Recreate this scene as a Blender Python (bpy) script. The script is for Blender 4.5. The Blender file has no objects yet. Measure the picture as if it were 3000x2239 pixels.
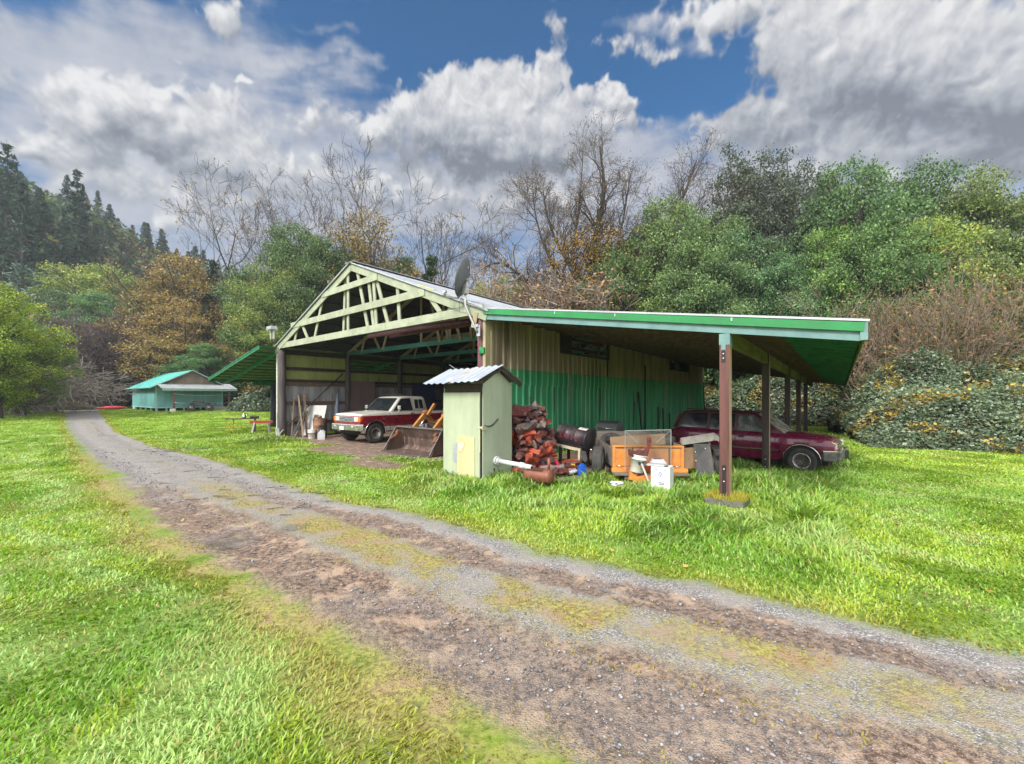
import bpy, bmesh, math, random
import numpy as np
from mathutils import Vector, Matrix, noise as mnoise
R = math.radians
random.seed(7)
rng = np.random.default_rng(7)
SC = bpy.context.scene
COL = SC.collection

# ------------------------------------------------------------------ camera
CAMZ = 1.9
cam = bpy.data.objects.new('camera', bpy.data.cameras.new('camera'))
COL.objects.link(cam)
cam.location = (0, 0, CAMZ)
cam.rotation_euler = (R(90), 0, 0)
cam.data.sensor_width = 36
cam.data.lens = 896 / 2213 * 36
cam.data.shift_y = 31 / 2213
cam.data.clip_start = 0.05
cam.data.clip_end = 3000
SC.camera = cam
SC.view_settings.view_transform = 'Standard'
SC.view_settings.look = 'None'
SC.view_settings.gamma = 1
EXPO = 1.0
SC.view_settings.exposure = EXPO
SC.cycles.max_bounces = 6
SC.cycles.diffuse_bounces = 3
SC.cycles.glossy_bounces = 3
SC.cycles.transmission_bounces = 4
SC.cycles.transparent_max_bounces = 12
SC.cycles.volume_bounces = 0
SC.cycles.sample_clamp_indirect = 8
SC.cycles.caustics_reflective = False
SC.cycles.caustics_refractive = False
SC.cycles.use_denoising = True

# ------------------------------------------------------------------ node helpers
class NT:
    def __init__(s, tree):
        s.t = tree; s.n = tree.nodes; s.l = tree.links
    def add(s, ty, **kw):
        n = s.n.new(ty)
        for k, v in kw.items(): setattr(n, k, v)
        return n
    def put(s, sock, v):
        if v is None: return
        if isinstance(v, bpy.types.NodeSocket): s.l.new(v, sock)
        else: sock.default_value = v
    def m(s, op, a, b=None, c=None, clamp=False):
        n = s.add('ShaderNodeMath', operation=op, use_clamp=clamp)
        s.put(n.inputs[0], a); s.put(n.inputs[1], b); s.put(n.inputs[2], c)
        return n.outputs[0]
    def v(s, op, a, b=None, scale=None):
        n = s.add('ShaderNodeVectorMath', operation=op)
        s.put(n.inputs[0], a); s.put(n.inputs[1], b)
        if scale is not None: s.put(n.inputs['Scale'], scale)
        return n.outputs['Value'] if op in ('LENGTH', 'DOT_PRODUCT', 'DISTANCE') else n.outputs[0]
    def noise(s, vec, scale, detail=4, rough=.55, color=False, dist=0):
        n = s.add('ShaderNodeTexNoise')
        s.put(n.inputs['Vector'], vec)
        n.inputs['Scale'].default_value = scale; n.inputs['Detail'].default_value = detail
        n.inputs['Roughness'].default_value = rough; n.inputs['Distortion'].default_value = dist
        return n.outputs['Color' if color else 'Fac']
    def ramp(s, f, lo, hi, a=0., b=1., smooth=True):
        n = s.add('ShaderNodeMapRange', interpolation_type='SMOOTHSTEP' if smooth else 'LINEAR')
        s.put(n.inputs['Value'], f)
        for k, x in (('From Min', lo), ('From Max', hi), ('To Min', a), ('To Max', b)): s.put(n.inputs[k], x)
        return n.outputs['Result']
    def mix(s, f, a, b, blend='MIX'):
        n = s.add('ShaderNodeMix', data_type='RGBA', blend_type=blend)
        s.put(n.inputs['Factor'], f)
        for i, x in ((6, a), (7, b)):
            if isinstance(x, (tuple, list)) and len(x) == 3: x = (*x, 1)
            s.put(n.inputs[i], x)
        return n.outputs[2]
    def sep(s, vec):
        n = s.add('ShaderNodeSeparateXYZ'); s.put(n.inputs[0], vec); return n.outputs
    def com(s, x, y, z):
        n = s.add('ShaderNodeCombineXYZ')
        for i, q in enumerate((x, y, z)): s.put(n.inputs[i], q)
        return n.outputs[0]

# ------------------------------------------------------------------ numpy noise
def _h(ix, iy, seed):
    with np.errstate(over='ignore'):
        n = ix.astype(np.int64).astype(np.uint64) * np.uint64(0x9E3779B97F4A7C15) + iy.astype(np.int64).astype(np.uint64) * np.uint64(0xC2B2AE3D27D4EB4F) + np.uint64(seed * 7919 + 12345)
        n = (n ^ (n >> np.uint64(30))) * np.uint64(0xBF58476D1CE4E5B9)
        n = (n ^ (n >> np.uint64(27))) * np.uint64(0x94D049BB133111EB)
        n = n ^ (n >> np.uint64(31))
    return (n & np.uint64(0xffffff)).astype(np.float64) / 16777215.
def vnoise(x, y, seed=0):
    ix, iy = np.floor(x), np.floor(y); fx, fy = x - ix, y - iy
    fx = fx * fx * (3 - 2 * fx); fy = fy * fy * (3 - 2 * fy)
    a, b, c, d = _h(ix, iy, seed), _h(ix + 1, iy, seed), _h(ix, iy + 1, seed), _h(ix + 1, iy + 1, seed)
    return (a * (1 - fx) + b * fx) * (1 - fy) + (c * (1 - fx) + d * fx) * fy
def fbm(x, y, sc=1., octv=4, seed=0):
    t = 0; a = .5; tt = 0
    for o in range(octv):
        t = t + a * vnoise(x * sc * 2 ** o * .8 + y * sc * 2 ** o * .6 + 17.3 * o, y * sc * 2 ** o * .8 - x * sc * 2 ** o * .6 - 9.1 * o, seed + o); tt += a; a *= .55
    return t / tt
def sstep(a, b, x):
    t = np.clip((x - a) / (b - a), 0, 1); return t * t * (3 - 2 * t)

# ------------------------------------------------------------------ world: broken cloud over blue sky
SUN_EL, SUN_AZ = 40, 215            # azimuth from +Y clockwise: behind the camera, to its left
# clouds: an equirectangular picture of the sky computed here, colour in rgb and cover in alpha
def cloud_image(PPD=11.0):
    # (px, py, half width px, half height px, weight, underside darkness)
    BL = [(1065, 262, 250, 140, .95, 1.), (905, 205, 95, 80, .55, .35), (1040, 175, 110, 80, .55, .2), (1175, 165, 80, 75, .45, .2), (800, 262, 70, 38, .5, .3), (950, 260, 130, 80, .4, .5), (1120, 330, 170, 60, .35, 1.2),
          (1330, 196, 120, 34, .62, .3), (1195, 60, 75, 45, .52, .1), (1318, 100, 32, 52, .5, .1), (1440, 105, 80, 45, .5, .2), (1300, 250, 120, 60, .5, .6),
          (1900, 110, 400, 190, 1.0, 1.05), (2150, 190, 260, 140, .7, 1.4), (1720, 150, 110, 90, .4, .1), (1560, 20, 220, 50, .6, .3), (1650, 265, 190, 75, .62, .35), (2010, 320, 260, 60, .6, .4), (2150, 80, 200, 90, .3, 1.3), (1760, 330, 120, 40, .4, .2), (2400, 150, 300, 200, .8, .8),
          (310, 262, 250, 90, .9, .95), (470, 330, 140, 70, .7, 1.1), (230, 240, 120, 55, .45, .6), (400, 235, 100, 55, .45, .2), (60, 318, 95, 42, .7, .25), (125, 345, 60, 40, .4, .2), (455, 48, 55, 45, .62, .15), (530, 168, 40, 16, .5, .1), (843, 15, 24, 36, .6, .1), (680, 262, 60, 40, .45, .3), (190, 380, 170, 60, .5, .4), (600, 380, 200, 60, .5, .7), (-250, 150, 260, 200, .8, .7),
          (900, 420, 260, 50, .45, .6), (1150, 430, 200, 50, .5, .7), (1850, 400, 350, 50, .4, .4), (500, 420, 300, 40, .4, .5), (350, 470, 260, 40, .3, .4)]
    VE = [(150, 110, 560, 130, .9), (480, 150, 320, 60, .65), (660, 110, 250, 30, .6), (150, 270, 420, 150, .8), (650, 300, 420, 130, .85), (700, 420, 900, 150, 1.15), (1500, 430, 900, 150, 1.15), (2000, 330, 420, 110, .8), (1400, 30, 300, 30, .35), (1500, 80, 150, 60, .3), (1600, 200, 120, 70, .3), (1300, 330, 300, 70, .7), (690, 55, 140, 22, .4), (400, 200, 500, 120, .7), (-400, 200, 500, 400, .9), (2700, 250, 500, 400, .8)]
    Wd, Hd = int(360 * PPD), int(180 * PPD)
    def field(az, el):
        """az, el in radians -> rgb radiance (x10) and cover"""
        X = np.tan(np.clip(az, -1.35, 1.35)); Y = np.tan(el) * np.sqrt(1 + X * X)
        px = 1106.5 + 896 * X; py = 857 - 896 * Y
        a, e = np.degrees(az), np.degrees(el)
        w1 = fbm(a, e, .16, 5, 3) - .5; w2 = fbm(a, e, .16, 5, 103) - .5
        s1 = fbm(a, e, .55, 4, 13) - .5; s2 = fbm(a, e, .55, 4, 113) - .5
        qx = px + w1 * 130 + s1 * 62; qy = py + w2 * 100 + s2 * 55
        def cum(qx, qy):
            D = np.zeros_like(qx); V = np.zeros_like(qx); S = np.full_like(qx, 1e-6)
            for bx, by, rx, ry, wt, dk in BL:
                ux, uy = (qx - bx) / rx, (qy - by) / ry
                d = np.sqrt(ux * ux + uy * uy); g = wt * np.clip(1.18 - d * .85, 0, 1) ** 1.1
                D = np.maximum(D, g) + .25 * np.minimum(D, g); V += g * np.clip(uy, -1, 1) * dk; S += g
            return D, V / S
        def bil(a, e):      # round puffs: folded noise
            t = 0
            for o, (f, am) in enumerate(((.34, .5), (.72, .27), (1.5, .14), (3.1, .07))): t = t + am * (1 - np.abs(2 * vnoise((a * math.cos(o + .5) + e * math.sin(o + .5)) * f * 1.15 + 7.7 * o, (e * math.cos(o + .5) - a * math.sin(o + .5)) * f * 1.15 + 3.1 * o, 200 + o) - 1) ** 1.3)
            return t - .55
        fine = fbm(a, e, .42, 5, 7) - .5
        ab, eb = a + w1 * 2.5 + s1 * .8, e + w2 * 2.5 + s2 * .8
        D0, V = cum(qx, qy)
        D0 = D0 + bil(ab, eb) * .62 + fine * .22
        hole = np.zeros_like(a)
        for bx, by, rx, ry, wt in ((985, 45, 200, 85, .9), (870, 140, 60, 60, .4), (1275, 25, 70, 60, .7), (1290, 150, 60, 45, .5), (1500, 185, 150, 60, .6), (1600, 120, 60, 70, .4), (720, 40, 130, 40, .3)):
            hole = np.maximum(hole, wt * np.clip(1.35 - np.sqrt(((px + s1 * 70 - bx) / rx) ** 2 + ((py + s2 * 60 - by) / ry) ** 2), 0, 1))
        D0 = D0 - hole * .9
        Dl, _ = cum(qx - 16, qy - 24)
        Dl = Dl + bil(ab - .55, eb + .75) * .62 + (fbm(a - .55, e + .75, .42, 4, 7) - .5) * .22
        alpha = sstep(.22, .56, D0)
        lit = np.clip(.63 + (D0 - Dl) * 1.0 - sstep(-.1, .95, V) * .62 - .10 * V + fine * .22 + s1 * .18, 0, 1)
        stops = np.array([0, .25, .5, .72, 1.0])
        colr = [np.interp(lit, stops, c) for c in ([.95, 1.5, 2.25, 3.0, 4.1], [1.08, 1.64, 2.36, 3.06, 4.1], [1.32, 1.9, 2.6, 3.2, 4.15])]
        C = np.stack(colr, -1)
        # thin veil sheets
        st = fbm(a * .35 + e * .25, e * 1.5 - a * .25, .34, 5, 19) - .5
        Vv = np.zeros_like(a)
        for bx, by, rx, ry, wt in VE:
            d = np.sqrt(((px + w1 * 200 - bx) / rx) ** 2 + ((py + w2 * 120 - by) / ry) ** 2); Vv = np.maximum(Vv, wt * np.clip(1.3 - d, 0, 1))
        va = np.clip(sstep(.05, .85, Vv + st * .9 + fine * .35 - hole * .8), 0, 1) * .96
        tone = np.clip(.5 + st * 1.5 + fine * 1.2 + w1 * .7, 0, 1)[..., None]
        VC = np.array([1.75, 1.98, 2.5]) * (1 - tone) + np.array([2.75, 2.85, 3.15]) * tone
        low = sstep(20, 6, e)[..., None]
        VC = VC * (1 - low * .8) + np.array([2.35, 2.5, 2.85]) * low * .8
        va = np.maximum(va, sstep(24, 13, e + w1 * 8 + st * 6) * .97)
        A = 1 - (1 - va) * (1 - alpha)
        C = (C * alpha[..., None] + VC * ((1 - alpha) * va)[..., None]) / np.maximum(A, 1e-4)[..., None]
        return C, A
    img = np.zeros((Hd, Wd, 4), np.float32); img[..., 3] = 1; img[..., :3] = (2.2, 2.4, 2.8)
    # overhead and behind: unseen overcast, made brighter to light the ground, coarse
    st8 = 8
    ee = (np.arange(0, Hd, st8) + .5) / PPD - 90; aa = (np.arange(0, Wd, st8) + .5) / PPD - 180
    A2, E2 = np.meshgrid(aa, ee)
    nz = fbm(A2 * np.cos(np.radians(E2)), E2, .07, 4, 44)[..., None]
    co = np.array([8.5, 8.6, 9.]) * (1 - nz) + np.array([13.5, 13.3, 13.]) * nz
    co = np.where((E2 < 0)[..., None], (1.2, 1.4, 1.2), co)
    img[..., :3] = np.repeat(np.repeat(co, st8, 0), st8, 1)[:Hd, :Wd]
    # the part the photograph sees, in full detail, blended into the rest
    a0, a1, e0, e1 = -66, 66, -1, 62
    ia, ib = int((a0 + 180) * PPD), int((a1 + 180) * PPD); ja, jb = int((e0 + 90) * PPD), int((e1 + 90) * PPD)
    aa = (np.arange(ia, ib) + .5) / PPD - 180; ee = (np.arange(ja, jb) + .5) / PPD - 90
    A2, E2 = np.meshgrid(aa, ee)
    C, A = field(np.radians(A2), np.radians(E2))
    k = sstep(66, 56, np.abs(A2)) * sstep(62, 50, E2)
    img[ja:jb, ia:ib, :3] = img[ja:jb, ia:ib, :3] * (1 - k[..., None]) + C * k[..., None]
    img[ja:jb, ia:ib, 3] = 1 - k * (1 - A)
    return img

w = bpy.data.worlds.new('World'); SC.world = w; w.use_nodes = True
W = NT(w.node_tree); W.n.clear()
_ci = cloud_image()
def env_tex(name, px):
    im = bpy.data.images.new(name, px.shape[1], px.shape[0], alpha=False, float_buffer=True)
    im.colorspace_settings.name = 'Non-Color'
    im.pixels.foreach_set(np.ascontiguousarray(np.roll(px, -(px.shape[1] // 4), axis=1)).ravel()); im.update()
    e = W.add('ShaderNodeTexEnvironment'); e.image = im; e.interpolation = 'Cubic'
    return e.outputs['Color']
_cv = np.ones_like(_ci); _cv[..., :3] = _ci[..., 3:]; _ci[..., 3] = 1
c_col, c_cov = env_tex('clouds', _ci), env_tex('cloud_cover', _cv)
sky = W.add('ShaderNodeTexSky', sky_type='NISHITA', sun_disc=False)
sky.sun_elevation = R(SUN_EL); sky.sun_rotation = R(SUN_AZ); sky.air_density = 1.0; sky.dust_density = .3; sky.ozone_density = 3.0
skyc = W.mix(1., sky.outputs[0], (.012, .40, .62), 'MULTIPLY')
bg = W.add('ShaderNodeBackground'); W.put(bg.inputs['Color'], W.mix(c_cov, skyc, c_col)); bg.inputs['Strength'].default_value = .1
wo = W.add('ShaderNodeOutputWorld'); W.l.new(bg.outputs[0], wo.inputs[0])

# ------------------------------------------------------------------ sun, softened by the cloud
sun = bpy.data.lights.new('sun', 'SUN'); sun.energy = 2.6; sun.angle = R(16); sun.color = (1, .95, .86)
so = bpy.data.objects.new('sun', sun); COL.objects.link(so)
sd = Vector((math.sin(R(SUN_AZ)) * math.cos(R(SUN_EL)), math.cos(R(SUN_AZ)) * math.cos(R(SUN_EL)), math.sin(R(SUN_EL))))
so.rotation_euler = sd.to_track_quat('Z', 'Y').to_euler()
so.location = (0, -20, 30)

# ------------------------------------------------------------------ object helpers
def tag(o, label, cat, group=None, kind=None):
    if kind: o['kind'] = kind
    o['label'] = label; o['category'] = cat
    if group: o['group'] = group
    return o
def empty(name, label, cat, loc=(0, 0, 0), rz=0., group=None):
    o = bpy.data.objects.new(name, None); COL.objects.link(o)
    o.location = loc; o.rotation_euler = (0, 0, rz); o.empty_display_size = .2
    return tag(o, label, cat, group)
def dup(root, loc, rz=0., sc=1., label=None):
    kids = {}
    r = root.copy(); COL.objects.link(r); r.location = loc; r.rotation_euler = (0, 0, rz); r.scale = (sc, sc, sc) if not isinstance(sc, tuple) else sc
    if label: r['label'] = label
    def rec(src, dst):
        for ch in src.children:
            c = ch.copy(); COL.objects.link(c); c.parent = dst; rec(ch, c)
    rec(root, r)
    return r

class MB:
    """collects shapes; build() links them as ONE mesh object"""
    def __init__(s): s.v = []; s.f = []; s.mi = []; s.sm = []
    def raw(s, vs, fs, mi=0, smooth=False):
        o = len(s.v); s.v += [tuple(p) for p in vs]
        for f in fs: s.f.append([i + o for i in f]); s.mi.append(mi); s.sm.append(smooth)
    def box(s, c, d, rot=None, mi=0, taper=1.):
        x, y, z = d[0] / 2, d[1] / 2, d[2] / 2
        P = [Vector((sx * x * (taper if sz > 0 else 1), sy * y * (taper if sz > 0 else 1), sz * z)) for sx, sy, sz in
             ((-1, -1, -1), (1, -1, -1), (1, 1, -1), (-1, 1, -1), (-1, -1, 1), (1, -1, 1), (1, 1, 1), (-1, 1, 1))]
        if rot is not None: P = [rot @ p for p in P]
        c = Vector(c)
        s.raw([p + c for p in P], [(3, 2, 1, 0), (4, 5, 6, 7), (0, 1, 5, 4), (1, 2, 6, 5), (2, 3, 7, 6), (3, 0, 4, 7)], mi)
    def bar(s, p0, p1, w, h, mi=0, up=(0, 0, 1)):
        """a rectangular member from p0 to p1; h is along up"""
        p0, p1 = Vector(p0), Vector(p1); d = (p1 - p0); L = d.length; d.normalize()
        u = Vector(up); a = d.cross(u)
        if a.length < 1e-4: a = d.cross(Vector((1, 0, 0)))
        a.normalize(); b = a.cross(d).normalized()
        P = []
        for q in (p0, p1):
            for sa, sb in ((-1, -1), (1, -1), (1, 1), (-1, 1)): P.append(q + a * sa * w / 2 + b * sb * h / 2)
        s.raw(P, [(0, 1, 2, 3), (7, 6, 5, 4), (0, 4, 5, 1), (1, 5, 6, 2), (2, 6, 7, 3), (3, 7, 4, 0)], mi)
    def tube(s, pts, rad, n=8, mi=0, cap=True, smooth=True):
        pts = [Vector(p) for p in pts]
        if not hasattr(rad, '__len__'): rad = [rad] * len(pts)
        vs, fs = [], []; a = None
        for i, p in enumerate(pts):
            d = (pts[min(i + 1, len(pts) - 1)] - pts[max(i - 1, 0)])
            if d.length < 1e-9: d = Vector((0, 0, 1))
            d.normalize()
            if a is None:
                a = d.cross(Vector((0, 0, 1)))
                if a.length < .1: a = d.cross(Vector((1, 0, 0)))
            else: a = a - d * a.dot(d)
            if a.length < 1e-6: a = d.cross(Vector((.3, .5, .8)))
            a.normalize(); b = d.cross(a)
            for k in range(n):
                t = 2 * math.pi * k / n
                vs.append(p + (a * math.cos(t) + b * math.sin(t)) * rad[i])
        for i in range(len(pts) - 1):
            for k in range(n):
                k2 = (k + 1) % n
                fs.append((i * n + k, i * n + k2, (i + 1) * n + k2, (i + 1) * n + k))
        s.raw(vs, fs, mi, smooth)
        if cap:
            o = len(s.v) - len(vs)
            s.f.append([o + k for k in range(n)][::-1]); s.mi.append(mi); s.sm.append(False)
            s.f.append([o + (len(pts) - 1) * n + k for k in range(n)]); s.mi.append(mi); s.sm.append(False)
    def lathe(s, prof, n=20, M=None, mi=0, smooth=True):
        """prof: (r, z) list, turned about local z"""
        vs, fs = [], []
        for r, z in prof:
            for k in range(n):
                t = 2 * math.pi * k / n; vs.append(Vector((r * math.cos(t), r * math.sin(t), z)))
        for i in range(len(prof) - 1):
            for k in range(n):
                k2 = (k + 1) % n; fs.append((i * n + k, i * n + k2, (i + 1) * n + k2, (i + 1) * n + k))
        if prof[0][0] > 1e-4: fs.append(tuple(range(n))[::-1])
        if prof[-1][0] > 1e-4: fs.append(tuple((len(prof) - 1) * n + k for k in range(n)))
        if M is not None: vs = [M @ p for p in vs]
        s.raw(vs, fs, mi, smooth)
    def prism(s, poly, p0, ax, ay, ext, mi=0):
        """2-D polygon in the plane (ax, ay) at p0, extruded by vector ext"""
        p0, ax, ay, ext = Vector(p0), Vector(ax), Vector(ay), Vector(ext)
        n = len(poly); A = [p0 + ax * q[0] + ay * q[1] for q in poly]; B = [a + ext for a in A]
        fs = [tuple(range(n)), tuple(range(2 * n - 1, n - 1, -1))]
        fs += [(i, n + i, n + (i + 1) % n, (i + 1) % n) for i in range(n)]
        s.raw(A + B, fs, mi)
    def sheet(s, p0, ax, ay, la, lb, nrm, pitch=.3, depth=.03, mi=0, kind='rib', nb=1, wav=0.):
        """corrugated sheet: profile runs along ax, ribs run along ay"""
        p0, ax, ay, nrm = Vector(p0), Vector(ax), Vector(ay), Vector(nrm)
        pr = []
        if kind == 'rib':
            t = 0.
            while t < la - 1e-6:
                for f, h in ((0, 0), (.62, 0), (.72, 1), (.90, 1), (1., 0)):
                    q = t + f * pitch
                    if q <= la + 1e-6 and (not pr or q > pr[-1][0] + 1e-6): pr.append((q, h * depth))
                t += pitch
        else:
            n = int(la / pitch * 8)
            pr = [(la * i / n, depth * .5 * (1 + math.sin(2 * math.pi * la * i / n / pitch))) for i in range(n + 1)]
        n = len(pr); vs = []; fs = []
        for j in range(nb + 1):
            for q, h in pr:
                vs.append(p0 + ax * q + ay * (lb * j / nb) + nrm * (h + (wav * random.uniform(-1, 1) if wav else 0)))
        for j in range(nb):
            for i in range(n - 1): fs.append((j * n + i, j * n + i + 1, (j + 1) * n + i + 1, (j + 1) * n + i))
        s.raw(vs, fs, mi, False)
    def build(s, name, mats, parent=None, bevel=0., seg=2, recalc=True):
        me = bpy.data.meshes.new(name)
        me.from_pydata(s.v, [], s.f)
        for m_ in (mats if isinstance(mats, (list, tuple)) else [mats]): me.materials.append(m_)
        me.polygons.foreach_set('material_index', s.mi)
        me.polygons.foreach_set('use_smooth', s.sm)
        if recalc or bevel:
            bm = bmesh.new(); bm.from_mesh(me)
            if recalc: bmesh.ops.recalc_face_normals(bm, faces=bm.faces)
            if bevel:
                es = [e for e in bm.edges if len(e.link_faces) == 2 and e.calc_face_angle(0) > .6]
                bmesh.ops.bevel(bm, geom=es, offset=bevel, segments=seg, affect='EDGES', clamp_overlap=True, profile=.6)
            bm.to_mesh(me); bm.free()
        me.update()
        o = bpy.data.objects.new(name, me); COL.objects.link(o)
        if parent: o.parent = parent
        return o

def part(name, mat, parent, fn, **kw):
    mb = MB(); fn(mb); return mb.build(name, mat, parent, **kw)
def fast_mesh(name, V, F, mat, parent=None, smooth=False, attrs=None, nper=4):
    """numpy mesh: V (n,3), F (m,nper)"""
    me = bpy.data.meshes.new(name)
    V = np.ascontiguousarray(V, dtype=np.float32); F = np.ascontiguousarray(F, dtype=np.int32)
    me.vertices.add(len(V)); me.vertices.foreach_set('co', V.ravel())
    me.loops.add(F.size); me.loops.foreach_set('vertex_index', F.ravel())
    me.polygons.add(len(F)); me.polygons.foreach_set('loop_start', np.arange(0, F.size, nper, dtype=np.int32))
    try: me.polygons.foreach_set('loop_total', np.full(len(F), nper, dtype=np.int32))
    except Exception: pass
    if smooth: me.polygons.foreach_set('use_smooth', np.ones(len(F), dtype=bool))
    for k, (ty, arr) in (attrs or {}).items():
        a = me.attributes.new(k, ty, 'POINT')
        a.data.foreach_set('color' if ty == 'FLOAT_COLOR' else 'value', np.ascontiguousarray(arr, dtype=np.float32).ravel())
    for m_ in (mat if isinstance(mat, (list, tuple)) else [mat]): me.materials.append(m_)
    me.update(calc_edges=True)
    o = bpy.data.objects.new(name, me); COL.objects.link(o)
    if parent: o.parent = parent
    return o

# ------------------------------------------------------------------ materials
def rgb(h):
    """sRGB 0-255 -> linear"""
    return tuple(((c / 255) / 12.92 if c / 255 <= .04045 else ((c / 255 + .055) / 1.055) ** 2.4) for c in h)
MATS = {}
def mat(name, c1, c2=None, sc=6., st=(1, 1, 1), rough=.6, metal=0., bump=0., bsc=40., c3=None, sc3=3., lo3=.55, hi3=.7, coat=0., alpha=1., trans=0., spec=.5, lo=.35, hi=.65, bst=None):
    """colour c1..c2 in noise stretched by st, patches of c3 (stains, rust, bare metal), fine bump"""
    m_ = bpy.data.materials.new(name); m_.use_nodes = True; T = NT(m_.node_tree); T.n.clear()
    out = T.add('ShaderNodeOutputMaterial'); p = T.add('ShaderNodeBsdfPrincipled')
    T.l.new(p.outputs[0], out.inputs[0])
    co = T.add('ShaderNodeTexCoord').outputs['Object']
    mp = T.add('ShaderNodeMapping'); T.put(mp.inputs[0], co); mp.inputs['Scale'].default_value = st
    vec = mp.outputs[0]
    col = (*c1, 1)
    if c2 is not None:
        col = T.mix(T.ramp(T.noise(vec, sc, 6, .62), lo, hi), c1, c2)
    if c3 is not None:
        col = T.mix(T.ramp(T.noise(vec, sc3, 8, .68), lo3, hi3), col, c3)
    T.put(p.inputs['Base Color'], col)
    p.inputs['Metallic'].default_value = metal
    if c2 is not None: T.put(p.inputs['Roughness'], T.ramp(T.noise(vec, sc * 2, 3), .3, .7, max(.05, rough - .12), min(1, rough + .12)))
    else: p.inputs['Roughness'].default_value = rough
    p.inputs['Coat Weight'].default_value = coat; p.inputs['Alpha'].default_value = alpha
    p.inputs['Transmission Weight'].default_value = trans; p.inputs['Specular IOR Level'].default_value = spec
    if bump:
        b = T.add('ShaderNodeBump'); b.inputs['Strength'].default_value = bump; b.inputs['Distance'].default_value = .02
        mp2 = T.add('ShaderNodeMapping'); T.put(mp2.inputs[0], co); mp2.inputs['Scale'].default_value = bst or st
        T.put(b.inputs['Height'], T.noise(mp2.outputs[0], bsc, 5, .6)); T.l.new(b.outputs[0], p.inputs['Normal'])
    MATS[name] = m_
    return m_
def leaf_mat(name, trans=.35, rough=.55, spec=.3):
    """leaf colour comes from the per-leaf attribute 'lc'; part of the light passes through"""
    m_ = bpy.data.materials.new(name); m_.use_nodes = True; T = NT(m_.node_tree); T.n.clear()
    out = T.add('ShaderNodeOutputMaterial'); p = T.add('ShaderNodeBsdfPrincipled')
    at = T.add('ShaderNodeAttribute'); at.attribute_name = 'lc'
    oi = T.add('ShaderNodeObjectInfo'); lc = T.mix(1., at.outputs['Color'], oi.outputs['Color'], 'MULTIPLY')
    T.l.new(lc, p.inputs['Base Color']); p.inputs['Roughness'].default_value = rough
    p.inputs['Specular IOR Level'].default_value = spec
    tr = T.add('ShaderNodeBsdfTranslucent')
    T.put(tr.inputs['Color'], T.mix(1., lc, (1.15, 1.15, .7), 'MULTIPLY'))
    mx = T.add('ShaderNodeMixShader'); mx.inputs[0].default_value = trans
    T.l.new(p.outputs[0], mx.inputs[1]); T.l.new(tr.outputs[0], mx.inputs[2]); T.l.new(mx.outputs[0], out.inputs[0])
    return m_

# ------------------------------------------------------------------ the site: distances in metres, camera foot at the origin
BC = Vector((-.77, 11.26, 0))                     # front right corner post of the barn
BX = Vector((.774, -.633, 0)).normalized()        # along the barn's front, to the right
BY = Vector((-BX.y, BX.x, 0))                     # into the barn
BRZ = math.atan2(BX.y, BX.x)
def B(x, y, z=0.): return BC + BX * x + BY * y + Vector((0, 0, z))
def G(px, py, z=0.):
    """ground point (height z) measured off the photograph"""
    Y = (CAMZ - z) * 896 / (py - 857.); return Vector(((px - 1106.5) / 896 * Y, Y, z))
def at(px, py, Y): return Vector(((px - 1106.5) / 896 * Y, Y, CAMZ + (857. - py) / 896 * Y))
# ================================================================== GROUND, DRIVE, GRASS
def gz(X, Y):
    X = np.asarray(X, float); Y = np.asarray(Y, float)
    z = .33 * sstep(24, 46, Y) * sstep(-2, -18, X)
    z = z - .22 * np.exp(-((X - 8.2) ** 2 / 14 + (Y - 12.3) ** 2 / 22))
    near = sstep(60, 5, np.hypot(X, Y))
    return z + near * ((fbm(X, Y, .7, 3, 3) - .5) * .05)
def gzf(X, Y): return float(gz(np.array([X]), np.array([Y]))[0])

# drive edges measured on the ground: right edge and left edge as X over Y
_re = [(200, 880), (250, 935), (330, 965), (440, 990), (600, 1040), (740, 1085), (900, 1115), (1060, 1160), (1250, 1210), (1450, 1248), (1700, 1305), (1950, 1368), (2213, 1412)]
_le = [(132, 880), (145, 930), (195, 1000), (250, 1060), (330, 1140), (400, 1195), (500, 1245), (600, 1290), (700, 1350), (800, 1410), (900, 1475), (1000, 1540), (1100, 1605), (1180, 1652)]
_r = sorted([(G(*p).y, G(*p).x) for p in _re]); _l = sorted([(G(*p).y, G(*p).x) for p in _le])
def _interp(tab, Y, slope):
    ys = np.array([q[0] for q in tab]); xs = np.array([q[1] for q in tab])
    v = np.interp(Y, ys, xs)
    return np.where(Y < ys[0], xs[0] + (Y - ys[0]) * slope, v)
def drive_t(X, Y):
    XR = _interp(_r, Y, -2.9); XL = _interp(_l, Y, -1.25)
    # beyond the rise the track bends to the right behind the teal shed
    far = Y > 66
    XR = np.where(far, XR + (Y - 66) * 1.0, XR); XL = np.where(far, XL + (Y - 66) * .55, XL)
    return (X - XL) / np.maximum(XR - XL, .3), XL, XR
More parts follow.
